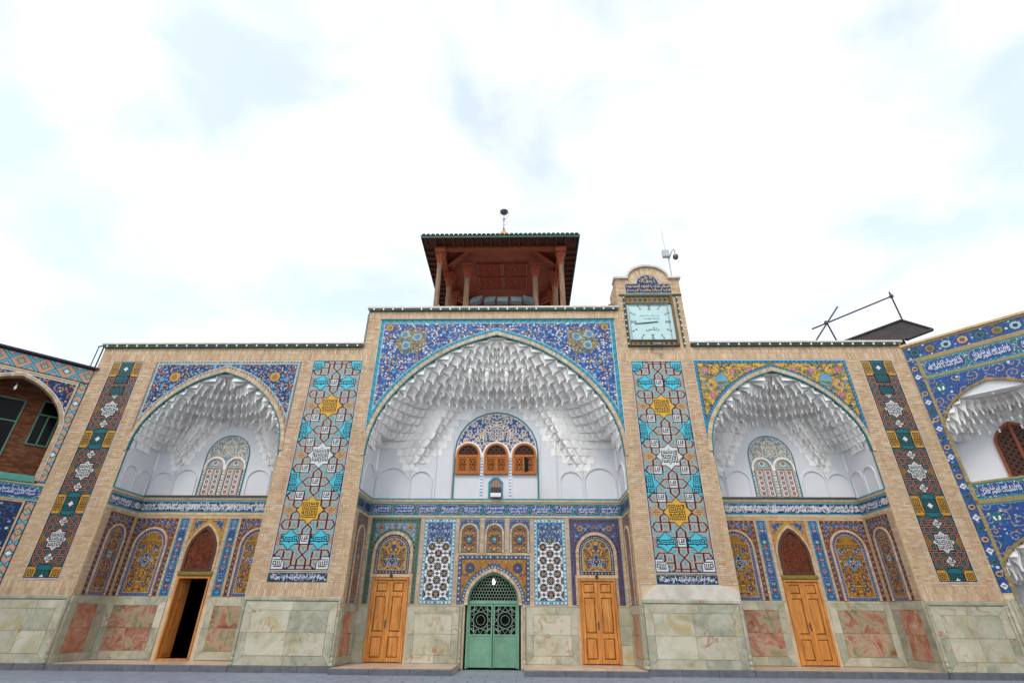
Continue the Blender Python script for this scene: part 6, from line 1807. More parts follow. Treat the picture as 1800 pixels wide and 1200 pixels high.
    MB().strip(round_arch(.88, 7.45, 0, base=zw+.02), round_arch(.915, 7.45, 0, base=zw+.02), dp-.04, dp).build('teal_window_edge', M['tealline'], t)
    tympanum(t, .875, 6.85, 8.325, dp-.018, 'grey', 'cream', [(-.43, .41, 7.02), (.43, .41, 7.02)])
    for x in (-.43, .43):
        glass_window(t, x, .355, zw+.05, 7.375, dp-.06)
        MB().strip(round_arch(.36, 7.02, x, base=6.9), round_arch(.425, 7.02, x, base=6.9), dp-.05, dp).build('window_arch_moulding', M['plaster'], t)
    for x in (-.84, 0, .84):
        w = .05 if abs(x) > .1 else .12
        cv = Cv(w, 1.05, .012, 'white')
        for k in range(9): cv.rect(0, w, .03+k*.115, .085+k*.115, 'grey' if k % 2 else 'pale')
        cv.mesh('pilaster_tiles', t, (x-w/2, dp-.02, zw+.03)); P('pilaster_capital', M['plaster'], t, x-w/2-.01, x+w/2+.01, dp-.04, dp, 6.88, 7.08, .01)
    P('window_ledge', M['brownwall'], t, -hw+.05, hw-.05, dp-.12, dp, zw+.012, zw+.045, .01)
    muqarnas(t, hw-.015, dp-.005, 6.85, 6.85, 7.7, 9.05, z0, za, h=.265, cw=.28, big=.33, dmin=.25, drop=.04)
    return t
side_iwan('lower left arch with blue spandrels and a half open wooden door', -11.3, 'blue', True)
side_iwan('lower right arch with yellow floral spandrels and closed wooden door', 11.3, 'yellow', False)
corner_bulb('white bulb hanging in the crown of the left bay arch', (-11.3, .12, 10.45), .32)
corner_bulb('white bulb hanging in the crown of the right bay arch', (11.3, .12, 10.45), .32)
for x0, x1, nm in ((-17.0, -5.66, 'left'), (8.2, 16.95, 'right')):
    o = P('roof_coping', M['coping'], None, x0, x1, -.16, .6, 11.78, 11.87, .015); tag(o, 'pale stone coping along the %s lower roof edge' % nm, 'coping', 'copings of the lower roofs')
    m2 = MB(); m2.box(x0+.1, x1-.02, -.03, .5, 11.625, 11.78); m2.build('fascia', M['cream_brick'], o)
cornice_lights('green rail of white bulbs under the left roof coping', -16.95, -5.70, 11.70, -.05)
cornice_lights('green rail of white bulbs under the right roof coping', 8.25, 16.8, 11.70, -.05)
cornice_lights('green rail of white bulbs under the high central coping', -5.66, 5.3, 13.50, -.04)
# vertical rail on the left flank of the raised centre
t = thing('pipe_rail', 'thin green pipe frame on the left flank of the raised centre', 'rail', (-5.7, .1, 11.87))
MB().tube([(0, 0, 0), (0, 0, 1.75)], .03, 6).build('pipe', M['dkgreen'], t)
MB().tube([(-.16, .3, 0), (-.16, .3, 1.72)], .015, 6).build('cable', M['steel_dk'], t)
t = thing('pipe_rail', 'white panelled green frame at the far left roof corner', 'rail', (-17.05, .05, 10.62))
MB().tube([(0, 0, 0), (0, 0, 1.2)], .03, 6).build('pipe', M['dkgreen'], t); MB().tube([(-.32, .1, 0), (-.32, .1, 1.22)], .022, 6).build('pipe', M['dkgreen'], t)
MB().tube([(-.34, .1, 1.22), (.05, 0, 1.22)], .03, 6).build('rail', M['dkgreen'], t)

# ------------------------------------------------------------------ clock tower and clock
TX, TW = 6.77, 1.43
T = thing('clock_tower', 'small brick clock turret with curved top on the right pier', 'tower', (TX, 0, 11.62))
top = 15.14-11.62
mb = MB(); mb.box(-TW, TW, 0, 1.5, 0, top); mb.build('wall', M['mortar'], T)
bar = [(.03-.90*math.cos(PI*i/16), top+.66*math.sin(PI*i/16)) for i in range(17)]
MB().prism(bar, 0, .6).build('curved_gable', M['mortar'], T)
ih = [(-1.18, 1.18, -.02, 2.62), (-1.02, 1.02, 2.72, 3.28)]
def in_gable(x, z): return True
brickwork('brickwork', T, [(-TW, TW, .05, top)], 0, ih+[(-.62, .62, 3.25, 3.9)])
brickwork('side_brickwork', T, [(0, 1.5, .05, top)], 0, mapf=lambda x, y, z: (-TW+y, 1.5-x, z))
voussoirs('gable_bricks', T, [(.0-.60*math.cos(PI*i/16), 3.28+.48*math.sin(PI*i/16)) for i in range(17)], [(.03-.88*math.cos(PI*i/16), top+.63*math.sin(PI*i/16)-.02) for i in range(17)], -.02, .02, .075)
mb = MB(); o_ = [(.03-.93*math.cos(PI*i/16), top+.70*math.sin(PI*i/16)) for i in range(17)]
mb.strip([(-TW-.08, top)]+[(p[0], p[1]) for p in bar]+[(TW+.08, top)], [(-TW-.08, top+.10)]+[(.03-.96*math.cos(PI*i/16)*(1 if 0 < i < 16 else 1.02), top+.10+.66*math.sin(PI*i/16)) for i in range(17)]+[(TW+.08, top+.10)], -.12, .5)
mb.build('coping', M['coping'], T)
cv = Cv(2.1, 1.1, .017, 'navy'); X, Y = cv.grid(); r_ = random.Random(3)
for (a, b) in scatter(2.1, 1.1, .08, lambda a, b: True, 2, 2500): cv.leaf(a, b, .08, r_.uniform(0, 6), r_.choice(('cobalt', 'cobalt', 'blue', 'sand')))
dome = (np.hypot((X-1.05)/.50, np.maximum(Y-.56, 0)/.46) < 1) & (Y >= .56)
ins_ = (Y < .56) | dome
edge = ((Y < .56) & ((X < .03) | (X > 2.07) | (Y < .03) | ((Y > .53) & (np.abs(X-1.05) > .49)))) | (dome & (np.hypot((X-1.05)/.50, np.maximum(Y-.56, 0)/.46) > .94))
cv.a[edge] = PI_['pale']; cv.mask = ins_; cv.mesh('inscription_tiles', T, (-1.05, -.014, 2.73))
TL = [('السلام علیک یا فاطمه المعصومه', -.98, .98, 3.0, 3.22, -.02), ('اداره آستانه مقدسه قم سنه', -.96, .96, 2.80, 3.02, -.021), ('یا رسول الله', -.36, .36, 3.30, 3.52, -.02), ('یا علی', -.22, .22, 3.50, 3.68, -.021)]
for q in TL: lettering('inscription_lettering', T, [q], M['goldink'], bold=.012)
for (x0, x1, z, vert) in ((-1.35, TW, 2.64, False),):
    P('light_strip', M['dkgreen'], T, x0, x1, -.07, -.021, z-.03, z+.03, .008)
for x in (-1.17, 1.17):
    q = P('light_strip', M['dkgreen'], T, x-.035, x+.035, -.07, -.021, .02, 2.60, .008)
    mb = MB()
    for k in range(9): mb.lathe([(.012, -.04), (.032, -.02), (.032, .02), (.012, .04)], (x, -.09, .15+k*.29), 6)
    mb.build('bulbs', M['bulb'], q, kind='stuff')

K = thing('wall_clock', 'square pale blue clock in a bronze frame on the turret', 'clock', (6.68, -.03, 11.66))
# local: face x -1.0..0.94, z .27..2.08
fw = 1.06
P('case', M['flood_body'], K, -fw, fw, .0, .03, 0, 2.56)
gm = simple('bronze_frame', (104, 88, 62), .5, metal=.3, vary=.25, scale=8.0)
mb = MB(); mb.cbox(-fw, -fw+.055, -.12, 0, 0, 2.56, .012); mb.cbox(fw-.11, fw, -.12, 0, 0, 2.56, .015); mb.cbox(-fw+.055, fw-.11, -.118, 0, 2.08, 2.14, .01); mb.cbox(-fw+.055, fw-.11, -.118, 0, .24, .29, .01); mb.cbox(-fw+.055, fw-.11, -.118, 0, 2.48, 2.56, .01); mb.cbox(-fw+.055, fw-.11, -.118, 0, 0, .03, .01)
mb.build('frame', gm, K)
for z0_, z1_ in ((2.14, 2.48), (.03, .24)):
    w = 2*fw-.165; h = z1_-z0_; cv = Cv(w, h, .012, 'olive'); n = 9
    for i in range(n+1):
        x = w*i/n
        cv.stroke([(x-w/n/2, 0), (x, h/2), (x-w/n/2, h)], .02, 'brown'); cv.stroke([(x+w/n/2, 0), (x, h/2), (x+w/n/2, h)], .02, 'gold')
        cv.disc(x, h/2, min(h*.34, .075), 'brown'); cv.disc(x, h/2, min(h*.27, .06), ('navy', 'red', 'cobalt', 'dkteal')[i % 4])
    cv.mesh('patterned_strip', K, (-fw+.055, -.06, z0_))
dial = P('dial', M['clockface'], K, -fw+.055, fw-.11, -.05, -.02, .29, 2.08)
cx_, cz_ = -.02, 1.18
mb = MB()
for k in range(12):
    a = PI/2-k*PI/6; c_, s_ = math.cos(a), math.sin(a); m_ = max(abs(c_), abs(s_)); rr = .74/m_ if k % 3 else .74
    rr = min(rr, .86)
    px, pz = cx_+c_*rr, cz_+s_*rr*.98
    tx, tz = -s_, c_; L_ = .10
    offs = (-.028, .028) if k % 3 == 0 else (0,)
    for of in offs:
        mb.bars([((px+tx*of-c_*L_, pz+tz*of-s_*L_), (px+tx*of+c_*L_, pz+tz*of+s_*L_))], .026, -.056, -.0505)
    for e in (-1, 1):
        wd = .075 if k % 3 == 0 else .05
        mb.bars([((px+c_*L_*e-tx*wd, pz+s_*L_*e-tz*wd), (px+c_*L_*e+tx*wd, pz+s_*L_*e+tz*wd))], .018, -.0585, -.051)
mb.build('numeral', M['ink'], K)
MB().bars([((cx_+.30, cz_+.0), (cx_-.70, cz_-.10))], .045, -.072, -.064).build('minute_hand', M['ink'], K)
MB().bars([((cx_+.30, cz_+.0), (cx_-.40, cz_-.085))], .058, -.063, -.059).build('hour_hand', M['ink'], K)
lettering('dial_lettering', K, [('آیت الله صلاة هتفم', cx_-.45, cx_+.38, cz_+.24, cz_+.38, -.052), ('آستانه مقدسه', cx_-.28, cx_+.38, cz_+.13, cz_+.25, -.052), ('رنکس', cx_-.26, cx_+.30, cz_-.46, cz_-.26, -.052)], M['ink'], bold=0.0)
mb = MB(); y_ = -.10
for (a, b, c, d) in ((-.90, .80, 2.035, 2.06), (.76, .785, .33, 2.0), (-.93, -.91, .32, 1.9)): mb.box(a, b, y_, y_+.012, c, d)
mb.build('glass_bead', M['metal'], K)
fl = thing('small_floodlight', 'small floodlight bracketed under the clock frame', 'floodlight', (6.75, -.12, 11.62))
P('lamp_head', M['metal'], fl, -.15, .15, -.22, -.10, -.02, .07, .015)
for x in (-.14, .14): MB().tube([(x, -.12, 0), (x*1.5, .0, -.10), (x*1.5, .12, -.10)], .014, 6).build('bracket', M['steel_dk'], fl)

# ------------------------------------------------------------------ roof pavilion
KX, KY = -.02, 5.0
PV = thing('roof_pavilion', 'open timber pavilion with carved columns and deep eaves on the roof', 'pavilion', (KX, KY, 13.4))
B0 = 13.4
ze = 18.52-B0                                                # eave level above the roof
def column(x, y, zt, r=.13):
    mb = MB(); H = zt
    pr = [(r*1.3, 0), (r*1.3, .5), (r, .55), (r*.98, H*.45), (r*.86, H-1.02), (r*1.05, H-1.0), (r*1.05, H-.96), (r*.9, H-.94)]
    c = MB().lathe(pr, (x, y, 0), 10).build('column', M['wood_post'], PV)
    cm = MB()
    for i, (r0, r1, z0_, z1_) in enumerate(((.92, 1.25, H-.94, H-.72), (1.1, 1.6, H-.72, H-.50), (1.4, 1.95, H-.50, H-.28))):
        n = 8
        for k in range(n):                                   # three rows of little bracket cells
            a = 2*PI*(k+(.5 if i % 2 else 0))/n; b = a+2*PI/n; m_ = (a+b)/2
            v = [(x+r*r0*math.cos(a), y+r*r0*math.sin(a), z0_), (x+r*r0*math.cos(b), y+r*r0*math.sin(b), z0_), (x+r*r1*math.cos(b), y+r*r1*math.sin(b), z1_), (x+r*r1*math.cos(a), y+r*r1*math.sin(a), z1_), (x+r*r0*.8*math.cos(m_), y+r*r0*.8*math.sin(m_), (z0_+z1_)/2), (x+r*r1*.75*math.cos(m_), y+r*r1*.75*math.sin(m_), z1_)]
            cm.add(v, [(0, 1, 4), (0, 4, 3), (1, 2, 4), (3, 4, 5), (4, 2, 5)])
    cm.box(x-r*2.0, x+r*2.0, y-r*2.0, y+r*2.0, H-.28, H)
    cm.build('capital', M['wood_kiosk'], c)
OUT = [(-3.12, -3.1), (3.12, -3.1), (-3.12, 3.1), (3.12, 3.1)]
INN = [(-1.82, -1.85), (1.82, -1.85), (-2.92, -.95), (2.92, -.95), (-2.92, .95), (2.92, .95), (-1.82, 2.0), (1.82, 2.0)]
for x, y in OUT: column(x, y, ze-.10, .135)
for x, y in INN: column(x, y, ze-.05, .155)
mb = MB()
for s in (-1, 1):
    mb.box(-3.3, 3.3, s*3.1-.16, s*3.1+.16, ze-.10, ze+.22); mb.box(s*3.12-.16, s*3.12+.16, -2.94, 2.94, ze-.098, ze+.218)
    mb.box(-3.2, 3.2, s*3.1-.10, s*3.1+.10, ze+.23, ze+.38)
mb.build('beam', M['wood_kiosk'], PV)
for s in (-1, 1):
    for sx in (-1, 1):
        MB().bars([((sx*3.05, -1.5), (sx*1.6, -3.0))], .16, 0, .1).xf(lambda x, y, z: (x, s*(-z) if False else s*abs(z), ze-.02+y)).build('diagonal_beam', M['wood_kiosk'], PV)
mb = MB(); mb.box(-3.1, 3.1, -3.1, 3.1, ze+.42, ze+.48); mb.build('ceiling', M['wood_kiosk'], PV)
for i in range(2):
    for j in range(2):                                       # four carved ceiling panels
        x0, x1, y0, y1 = -1.42+i*1.44, -.02+i*1.44, -1.30+j*1.22, -.12+j*1.22
        w, h = x1-x0, y1-y0; cv = Cv(w, h, .028, 'wood1')
        for a in (.0, .5, 1.0):
            for b in (.0, .5, 1.0):
                cv.ell(w*a, h*b, .17, .13, 0, 'wood2'); cv.ell(w*a, h*b, .13, .095, 0, 'wood1'); cv.ell(w*a, h*b, .06, .05, 0, 'salmon')
        for a in range(5): cv.stroke([(0, h*a/4), (w*.25, h*(a+.5)/4), (w*.5, h*a/4), (w*.75, h*(a+.5)/4), (w, h*a/4)], .03, 'wood2')
        cv.frame(.06, 'salmon'); cv.frame(.03, 'wood2')
        ob = cv.mesh('ceiling_panel', PV, (x0, y0, ze+.40), (1, 0, 0), (0, 1, 0), mat='carved')
        mb = MB()
        for (a, b, c, d) in ((x0-.02, x1+.02, y0-.03, y0), (x0-.02, x1+.02, y1, y1+.03), (x0-.02, x0+.01, y0, y1), (x1-.01, x1+.02, y0, y1)): mb.box(a, b, c, d, ze+.33, ze+.42)
        mb.build('panel_frame', M['wood_kiosk'], PV)
# octagonal coffer frame round the panels
oc = [(-1.7, -2.9), (1.7, -2.9), (2.9, -1.2), (2.9, 1.2), (1.7, 2.9), (-1.7, 2.9), (-2.9, 1.2), (-2.9, -1.2)]
mb = MB()
for i in range(8):
    a, b = oc[i], oc[(i+1) % 8]; l = math.hypot(b[0]-a[0], b[1]-a[1]); nx, ny = -(b[1]-a[1])/l*.09, (b[0]-a[0])/l*.09
    mb.add([(a[0]+nx, a[1]+ny, ze+.05), (a[0]-nx, a[1]-ny, ze+.05), (b[0]-nx, b[1]-ny, ze+.05), (b[0]+nx, b[1]+ny, ze+.05), (a[0]+nx, a[1]+ny, ze+.40), (a[0]-nx, a[1]-ny, ze+.40), (b[0]-nx, b[1]-ny, ze+.40), (b[0]+nx, b[1]+ny, ze+.40)],
           [(0, 1, 2, 3), (4, 7, 6, 5), (0, 4, 5, 1), (1, 5, 6, 2), (2, 6, 7, 3), (3, 7, 4, 0)])
mb.build('octagon_beam', M['wood_kiosk'], PV)
# eaves: soffit boards, rafters, fascia with scalloped sheet edge, pyramid roof
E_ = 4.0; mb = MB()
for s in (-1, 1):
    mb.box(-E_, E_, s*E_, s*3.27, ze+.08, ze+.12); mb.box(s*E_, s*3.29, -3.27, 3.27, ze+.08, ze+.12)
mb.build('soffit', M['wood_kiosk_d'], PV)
raf = []
for k in range(17):
    x = -E_+.18+k*(2*E_-.36)/16
    for s in (-1, 1):
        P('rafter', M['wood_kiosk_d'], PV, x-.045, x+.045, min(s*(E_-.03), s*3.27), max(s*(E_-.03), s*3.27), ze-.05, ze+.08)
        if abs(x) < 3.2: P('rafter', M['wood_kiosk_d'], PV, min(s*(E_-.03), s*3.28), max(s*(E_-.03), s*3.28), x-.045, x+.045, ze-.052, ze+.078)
mb = MB()
for s in (-1, 1): mb.box(-E_-.03, E_+.03, s*E_-.025, s*E_+.025, ze-.03, ze+.14); mb.box(s*E_-.025, s*E_+.025, -E_+.03, E_-.03, ze-.028, ze+.138)
mb.build('fascia', M['dkgreen'], PV)
mb = MB(); n = 34
for k in range(n):
    x = -E_+(k+.5)*2*E_/n
    for s in (-1, 1):
        for f in (lambda a, b, c: (a, b, c), lambda a, b, c: (b, a, c)):
            v = []
            for q in range(7):
                t_ = PI*q/6; px, pz = x-.105*math.cos(t_), ze+.13+.085*math.sin(t_)
                v += [f(px, s*(E_+.07), pz), f(px, s*(E_-.25), pz+.05)]
            mb.add(v, [(2*q, 2*q+1, 2*q+3, 2*q+2) for q in range(6)]+[tuple(range(0, 14, 2))])
mb.build('corrugated_edge', M['dkgreen'], PV, kind='stuff')
apz = 22.35-B0
rm = simple('weathered_roof_sheet', (150, 116, 82), .7, vary=.2, scale=3.0)
MB().add([(-E_, -E_, ze+.15), (E_, -E_, ze+.15), (E_, E_, ze+.15), (-E_, E_, ze+.15), (0, 0, apz-.35)], [(0, 1, 4), (1, 2, 4), (2, 3, 4), (3, 0, 4)]).build('roof', rm, PV)
MB().add([(-.62, -.62, apz-1.0), (.62, -.62, apz-1.0), (.62, .62, apz-1.0), (-.62, .62, apz-1.0), (0, 0, apz+.12)], [(0, 1, 4), (1, 2, 4), (2, 3, 4), (3, 0, 4)]).build('golden_cap', M['gold'], PV)
mb = MB().lathe([(.09, 0), (.10, .10), (.05, .16), (.07, .26), (.03, .32), (.03, .95), (.075, .99), (.03, 1.04), (.02, 1.75)], (0, 0, apz-.02), 8); fin = mb.build('finial', M['metal'], PV)
mb = MB()
mb.lathe([(.02, .0), (.2, .05), (.26, .14), (.27, .17), (.2, .22), (.02, .25)], (0, 0, apz+1.42), 12)
mb.build('finial_disc', M['flood_body'], fin)
mb = MB()
for s in (-1, 1): mb.tube([(s*.02, 0, apz+.98), (s*.18, 0, apz+1.05), (s*.27, 0, apz+1.25), (s*.27, 0, apz+1.5)], .014, 5)
for s in (-1, 1): mb.tube([(0, 0, apz+.45)]+[(s*(.02+.17*math.sin(q*PI/6)), 0, apz+.45+.42*q/6) for q in range(7)], .012, 5)
mb.build('scroll', M['metal'], fin)
# lattice rail between the front columns and stacked rafters seen behind the lamps
rl = thing('lattice_rail', 'low white lattice rail behind the floodlights on the roof', 'rail', (KX, .75, 13.4))
mb = MB(); sg = []
for k in range(26):
    x = -1.6+k*.125; sg += [((x, .30), (x+.12, .55)), ((x+.12, .30), (x, .55))]
mb.bars(sg, .02, 0, .02); mb.build('lattice', M['pvc'], rl)
mb = MB(); mb.box(-1.65, 1.7, -.02, .03, .56, .60); mb.box(-1.65, 1.7, -.02, .03, .24, .28)
for x in (-1.6, 0, 1.65): mb.box(x-.02, x+.02, -.01, .02, 0, .24)
mb.build('rail', M['pvc'], rl)

def floodlight(label, x, y, z, yaw, tilt):
    t = thing('floodlight', label, 'floodlight', (x, y, z), R(yaw), group='floodlights along the central roof edge')
    h = MB(); c_, s_ = math.cos(tilt), math.sin(tilt)
    def rot(m): return m.xf(lambda a, b, d: (a, b*c_-(d)*s_, .5+b*s_+d*c_))
    rot(MB().cbox(-.25, .25, -.06, .14, -.24, .24, .02)).build('housing', M['flood_body'], t)
    rot(MB().box(-.225, .225, -.068, -.061, -.21, .21)).build('lens', M['flood'], t)
    mb = MB().strip([(-.25, .0), (-.25, .02), (.25, .02), (.25, 0)], [(-.27, -.02), (-.27, .045), (.27, .045), (.27, -.02)], -.07, -.04)
    rot(mb).build('visor', M['flood_body'], t)
    mb = MB(); mb.tube([(-.29, .03, .5), (-.29, .03, .12), (.29, .03, .12), (.29, .03, .5)], .016, 6); mb.tube([(0, .03, .12), (0, .03, -.05)], .025, 6); mb.build('bracket', M['steel_dk'], t)
    for k in range(4):
        rot(MB().box(-.2+k*.12, -.18+k*.12, .14, .2, -.2, .2)).build('cooling_fin', M['flood_body'], t)
    return t
for i, (x, yw, w_) in enumerate(((-1.04, -24, 'leftmost, turned outward to the left'), (-.38, -8, 'second from the left'), (.20, 0, 'middle one of the five'), (.82, 6, 'second from the right'), (1.42, 24, 'rightmost, turned outward to the right'))):
    floodlight('square roof floodlight on the central roof edge, '+w_, x, .55, 13.92, yw, -.55)
nf = thing('niche_floodlight', 'small floodlight standing in the niche below the middle window', 'floodlight', (.02, 1.68, 5.77))
P('lamp_head', M['steel_dk'], nf, -.2, .2, -.02, .06, .22, .42, .012); P('reflector', M['white'], nf, -.21, .21, -.10, .05, .02, .18, .012)
mb = MB()
for x in (-.2, .2): mb.box(x-.012, x+.012, -.02, .02, 0, .3)
mb.build('bracket', M['steel_dk'], nf)
sf = thing('small_floodlight', 'grey floodlight on the roof edge left of the clock turret', 'floodlight', (5.12, .35, 13.66))
P('housing', M['flood_body'], sf, -.13, .13, -.06, .14, .08, .36, .02); P('lens', M['flood'], sf, -.11, .11, -.068, -.061, .10, .34); MB().tube([(0, .03, 0), (0, .03, .1)], .02, 6).build('bracket', M['steel_dk'], sf)
gc = thing('golden_cap', 'small golden pointed cap peeping over the turret top', 'dome', (6.4, 2.6, 15.0))
MB().lathe([(.42, 0), (.44, .35), (.40, .8), (.36, 1.3), (.30, 1.62), (.16, 1.95), (.05, 2.12), (.01, 2.2)], (0, 0, 0), 12).build('cap', M['gold'], gc, smooth=True)
MB().box(-.55, -.42, -.1, .1, .0, 1.45).build('bracket', M['steel_dk'], gc)

# ------------------------------------------------------------------ mast with camera
ms = thing('camera_mast', 'thin white mast with a junction box and dome camera beside the turret', 'mast', (8.12, .6, 11.6))
MB().tube([(0, 0, 0), (.02, 0, 4.6), (.02, 0, 5.4)], .035, 8).build('pole', M['pvc'], ms)
MB().tube([(-.06, 0, 5.3), (-.10, 0, 7.0)], .014, 6).build('aerial', M['pvc'], ms)
P('junction_box', M['pvc'], ms, -.26, .06, -.14, .04, 5.22, 5.62, .02)
MB().tube([(.02, 0, 5.1), (.2, -.05, 5.55), (.32, -.08, 5.68), (.34, -.08, 5.45)], .028, 6).build('camera_arm', M['metal'], ms)
MB().lathe([(.03, .14), (.11, .10), (.135, .02), (.135, -.02), (.11, -.10), (.06, -.145), (.01, -.16)], (.34, -.08, 5.22), 12).build('dome_camera', M['flood_body'], ms, smooth=True)

# ------------------------------------------------------------------ sheet canopy and scaffold at the right roof corner
cn = thing('corner_canopy', 'dark weathered board canopy over the right roof corner', 'canopy', (16.4, .3, 11.9))
A_, B_, C_, D_ = Vector((-1.95, .25, .05)), Vector((1.70, .55, 1.50)), Vector((2.25, -.15, .62)), Vector((.72, -.45, -.02))
def quad(u, v): return A_*(1-u)*(1-v)+B_*u*(1-v)+C_*u*v+D_*(1-u)*v
n = 7
for i in range(n):
    a, b = i/n+.004, (i+1)/n-.004; th = Vector((0, .02, .05)); dz = Vector((0, 0, random.uniform(-.01, .01)))
    v = [quad(a, 0)+dz, quad(b, 0)+dz, quad(b, 1)+dz, quad(a, 1)+dz]; v += [q+th for q in v]
    MB().add(v, [(0, 1, 2, 3), (7, 6, 5, 4), (0, 4, 5, 1), (1, 5, 6, 2), (2, 6, 7, 3), (3, 7, 4, 0)]).build('board', M['canopy'], cn)
for p, q in ((A_, B_), (B_, C_), (D_, C_)):
    MB().tube([p+Vector((0, -.02, .0)), q+Vector((0, -.02, .0))], .075, 4).build('edge_beam', M['canopy'], cn)
MB().add([A_-Vector((0, 0, .1)), B_-Vector((0, -.2, 1.2)), B_+Vector((0, .3, -.1)), A_+Vector((0, .3, 0))], [(0, 1, 2, 3)]).build('back_board', M['canopy'], cn)
sc = thing('scaffold_frame', 'bare scaffold pipes standing above the right roof corner', 'scaffold', (16.0, 1.0, 11.6))
def wpt(x, z): return (x-16.0, 0, z-11.6)
for nm, a, b in (('rail', (14.15, 13.08), (18.35, 14.85)), ('post', (15.2, 11.7), (14.88, 13.45)), ('post', (18.34, 12.8), (18.24, 15.05)), ('brace', (13.75, 12.0), (15.62, 14.25))):
    MB().tube([wpt(*a), wpt(*b)], .038, 7).build(nm, M['steel_dk'], sc)
for c in ((14.86, 13.40), (18.26, 14.82)): MB().lathe([(.07, -.08), (.09, 0), (.07, .08)], wpt(*c), 8).build('coupler', M['steel_dk'], sc)

# ------------------------------------------------------------------ right wing (45 degrees), blue floral tiles
RW = thing('corner_wing', 'angled blue tiled wing with white vaulted niche at the right edge', 'wing', (16.9, 0, 0), R(-45), group='angled wings closing the courtyard corners')
WL = 6.2; ac, ah = 2.06, 1.72
mb = wall_boxes(MB(), 0, WL, .16, 11.55, 0, .3, [(ac-ah, ac+ah, 5.95, 9.5), (ac-ah, ac+ah, .16, 4.3)])
arch_fill(mb, persian_arch(ah, 7.9, 9.45, ac), 9.55, .001, .299); arch_fill(mb, persian_arch(ah, 3.0, 4.25, ac), 4.35, .001, .299)
mb.build('wall', M['mortar'], RW)
P('roof', M['roofdeck'], RW, 0, WL, .3, 4.0, 11.3, 11.45); P('parapet_coping', M['cream_brick'], RW, -.05, WL, -.08, .4, 11.55, 11.66, .015)
def blue_floral(w, h, seed, vine='sand', ground='cobalt', ros=True, res=.02, mirrorx=False):
    cv = Cv(w, h, res, ground); r = random.Random(seed)
    for (a, b) in scatter(w, h, .36, lambda a, b: True, seed, 1500): cv.spiral(a, b, r.uniform(.16, .22), r.uniform(0, 6.3), r.choice((-1, 1)), .026, vine, 1.2)
    for (a, b) in scatter(w, h, .13, lambda a, b: True, seed+1, 6000):
        k = r.random()
        if k < .3: cv.flower(a, b, r.uniform(.028, .045), r.choice(('pale', 'grey', 'white')), 'sky')
        elif k < .45: cv.flower(a, b, .03, r.choice(('ochre', 'sand', 'orange')), 'brown')
        else: cv.leaf(a, b, .10, r.uniform(0, 6), r.choice(('blue', 'midblue', 'teal', 'navy')))
    return cv
cv = blue_floral(WL-.02, .50, 3, 'midblue')
for k, x in enumerate(np.arange(.35, WL, .52)):
    c = ('teal', 'olive', 'pale', 'sand')[k % 4]; cv.disc(x, .25, .19, 'navy'); cv.flower(x, .25, .16, c, 'rust' if k % 2 else 'brown', 10)
cv.mesh('floral_tile_band', RW, (.01, -.014, 10.97))
cv = blue_floral(.27, 8.5, 5, 'midblue')
for k, y in enumerate(np.arange(.2, 8.4, .36)):
    if k % 3 == 0: cv.poly([(.135, y-.11), (.245, y), (.135, y+.11), (.025, y)], 'white'); cv.disc(.135, y, .05, 'grey'); cv.disc(.135, y, .025, 'lilac')
    else: cv.flower(.135, y, .10, ('rust', 'sand', 'teal')[k % 3], 'brown', 8)
cv.mesh('floral_tile_border', RW, (.03, -.014, 2.42))
def insc(root, x0, x1, z0, z1, y, n, lines):
    fc = frieze_cartouche(x1-x0, z1-z0, n, ground='teal', field='cobalt', vin=('pale', 'white', 'lilac', 'turq'))
    fc.mesh('inscription_tiles', root, (x0, y, z0)); p = (x1-x0)/n; L_ = []
    for i in range(n):
        a = x0+i*p
        L_.append((lines[i % len(lines)], a+.16, a+p-.16, z0+(z1-z0)*.22, z0+(z1-z0)*.60, y-.006)); L_.append((lines[(i+1) % len(lines)], a+.18, a+p-.18, z0+(z1-z0)*.45, z0+(z1-z0)*.80, y-.008))
    for i in range(n): lettering('inscription_lettering', root, L_[2*i:2*i+2], M['white'], bold=.014)
TXT = ['السلام علیک یا رسول الله', 'انا اعطیناک الکوثر فصل', 'لربک و انحر ان شانئک', 'صراط الذین انعمت علیهم']
insc(RW, .42, WL-.2, 10.12, 10.76, -.014, 4, TXT)
insc(RW, .42, WL-.2, 5.36, 5.88, -.014, 4, TXT[1:]+TXT[:1])
for (z0_, z1_, za_, sp_, sd_) in ((6.0, 10.0, 9.45, 7.9, 7), (2.42, 5.18, 4.25, 3.0, 17)):
    w = 2*ah+.1; x0 = ac-ah-.05
    cv = blue_floral(w, z1_-z0_, sd_)
    for x in (.42, w-.42):
        cv.disc(x, z1_-z0_-.45, .17, 'teal')
        for q in range(9): cv.stroke([(x-.1+q*.025, z1_-z0_-.45-.08), (x-.08+q*.02, z1_-z0_-.45+.09)], .012, 'white')
    cv.frame(.04, 'turq'); X, Y = cv.grid()
    ao = offset_line(persian_arch(ah-.04, sp_, za_, ac, base=z0_-1), .085)
    cv.mask = ~inside_poly(X+x0, Y+z0_, ao); cv.mesh('spandrel_tiles', RW, (x0, -.014, z0_))
    pa = persian_arch(ah-.04, sp_, za_, ac, base=max(z0_, 2.3)); po = offset_line(pa, .085)
    mo = [lin((150, 132, 84)), lin((128, 120, 80)), lin((170, 146, 96))]
    voussoirs('glazed_arch_edge', RW, pa, po, -.035, .02, .09, cols=mo)
mb = MB()
for (a, b, c, d) in ((.30, WL, 10.79, 10.93), (.30, WL, 10.02, 10.11), (.30, WL, 5.895, 5.97), (.30, WL, 5.20, 5.345), (.30, .40, 2.3, 10.8), (-.0, .028, 2.3, 11.5), (0, WL, 11.48, 11.548)):
    mb.box(a, b, -.03-.0005*a, .005, c, d)
mb.build('olive_glazed_moulding', simple('olive_glaze', (146, 132, 88), .5, vary=.25, scale=18.0), RW)
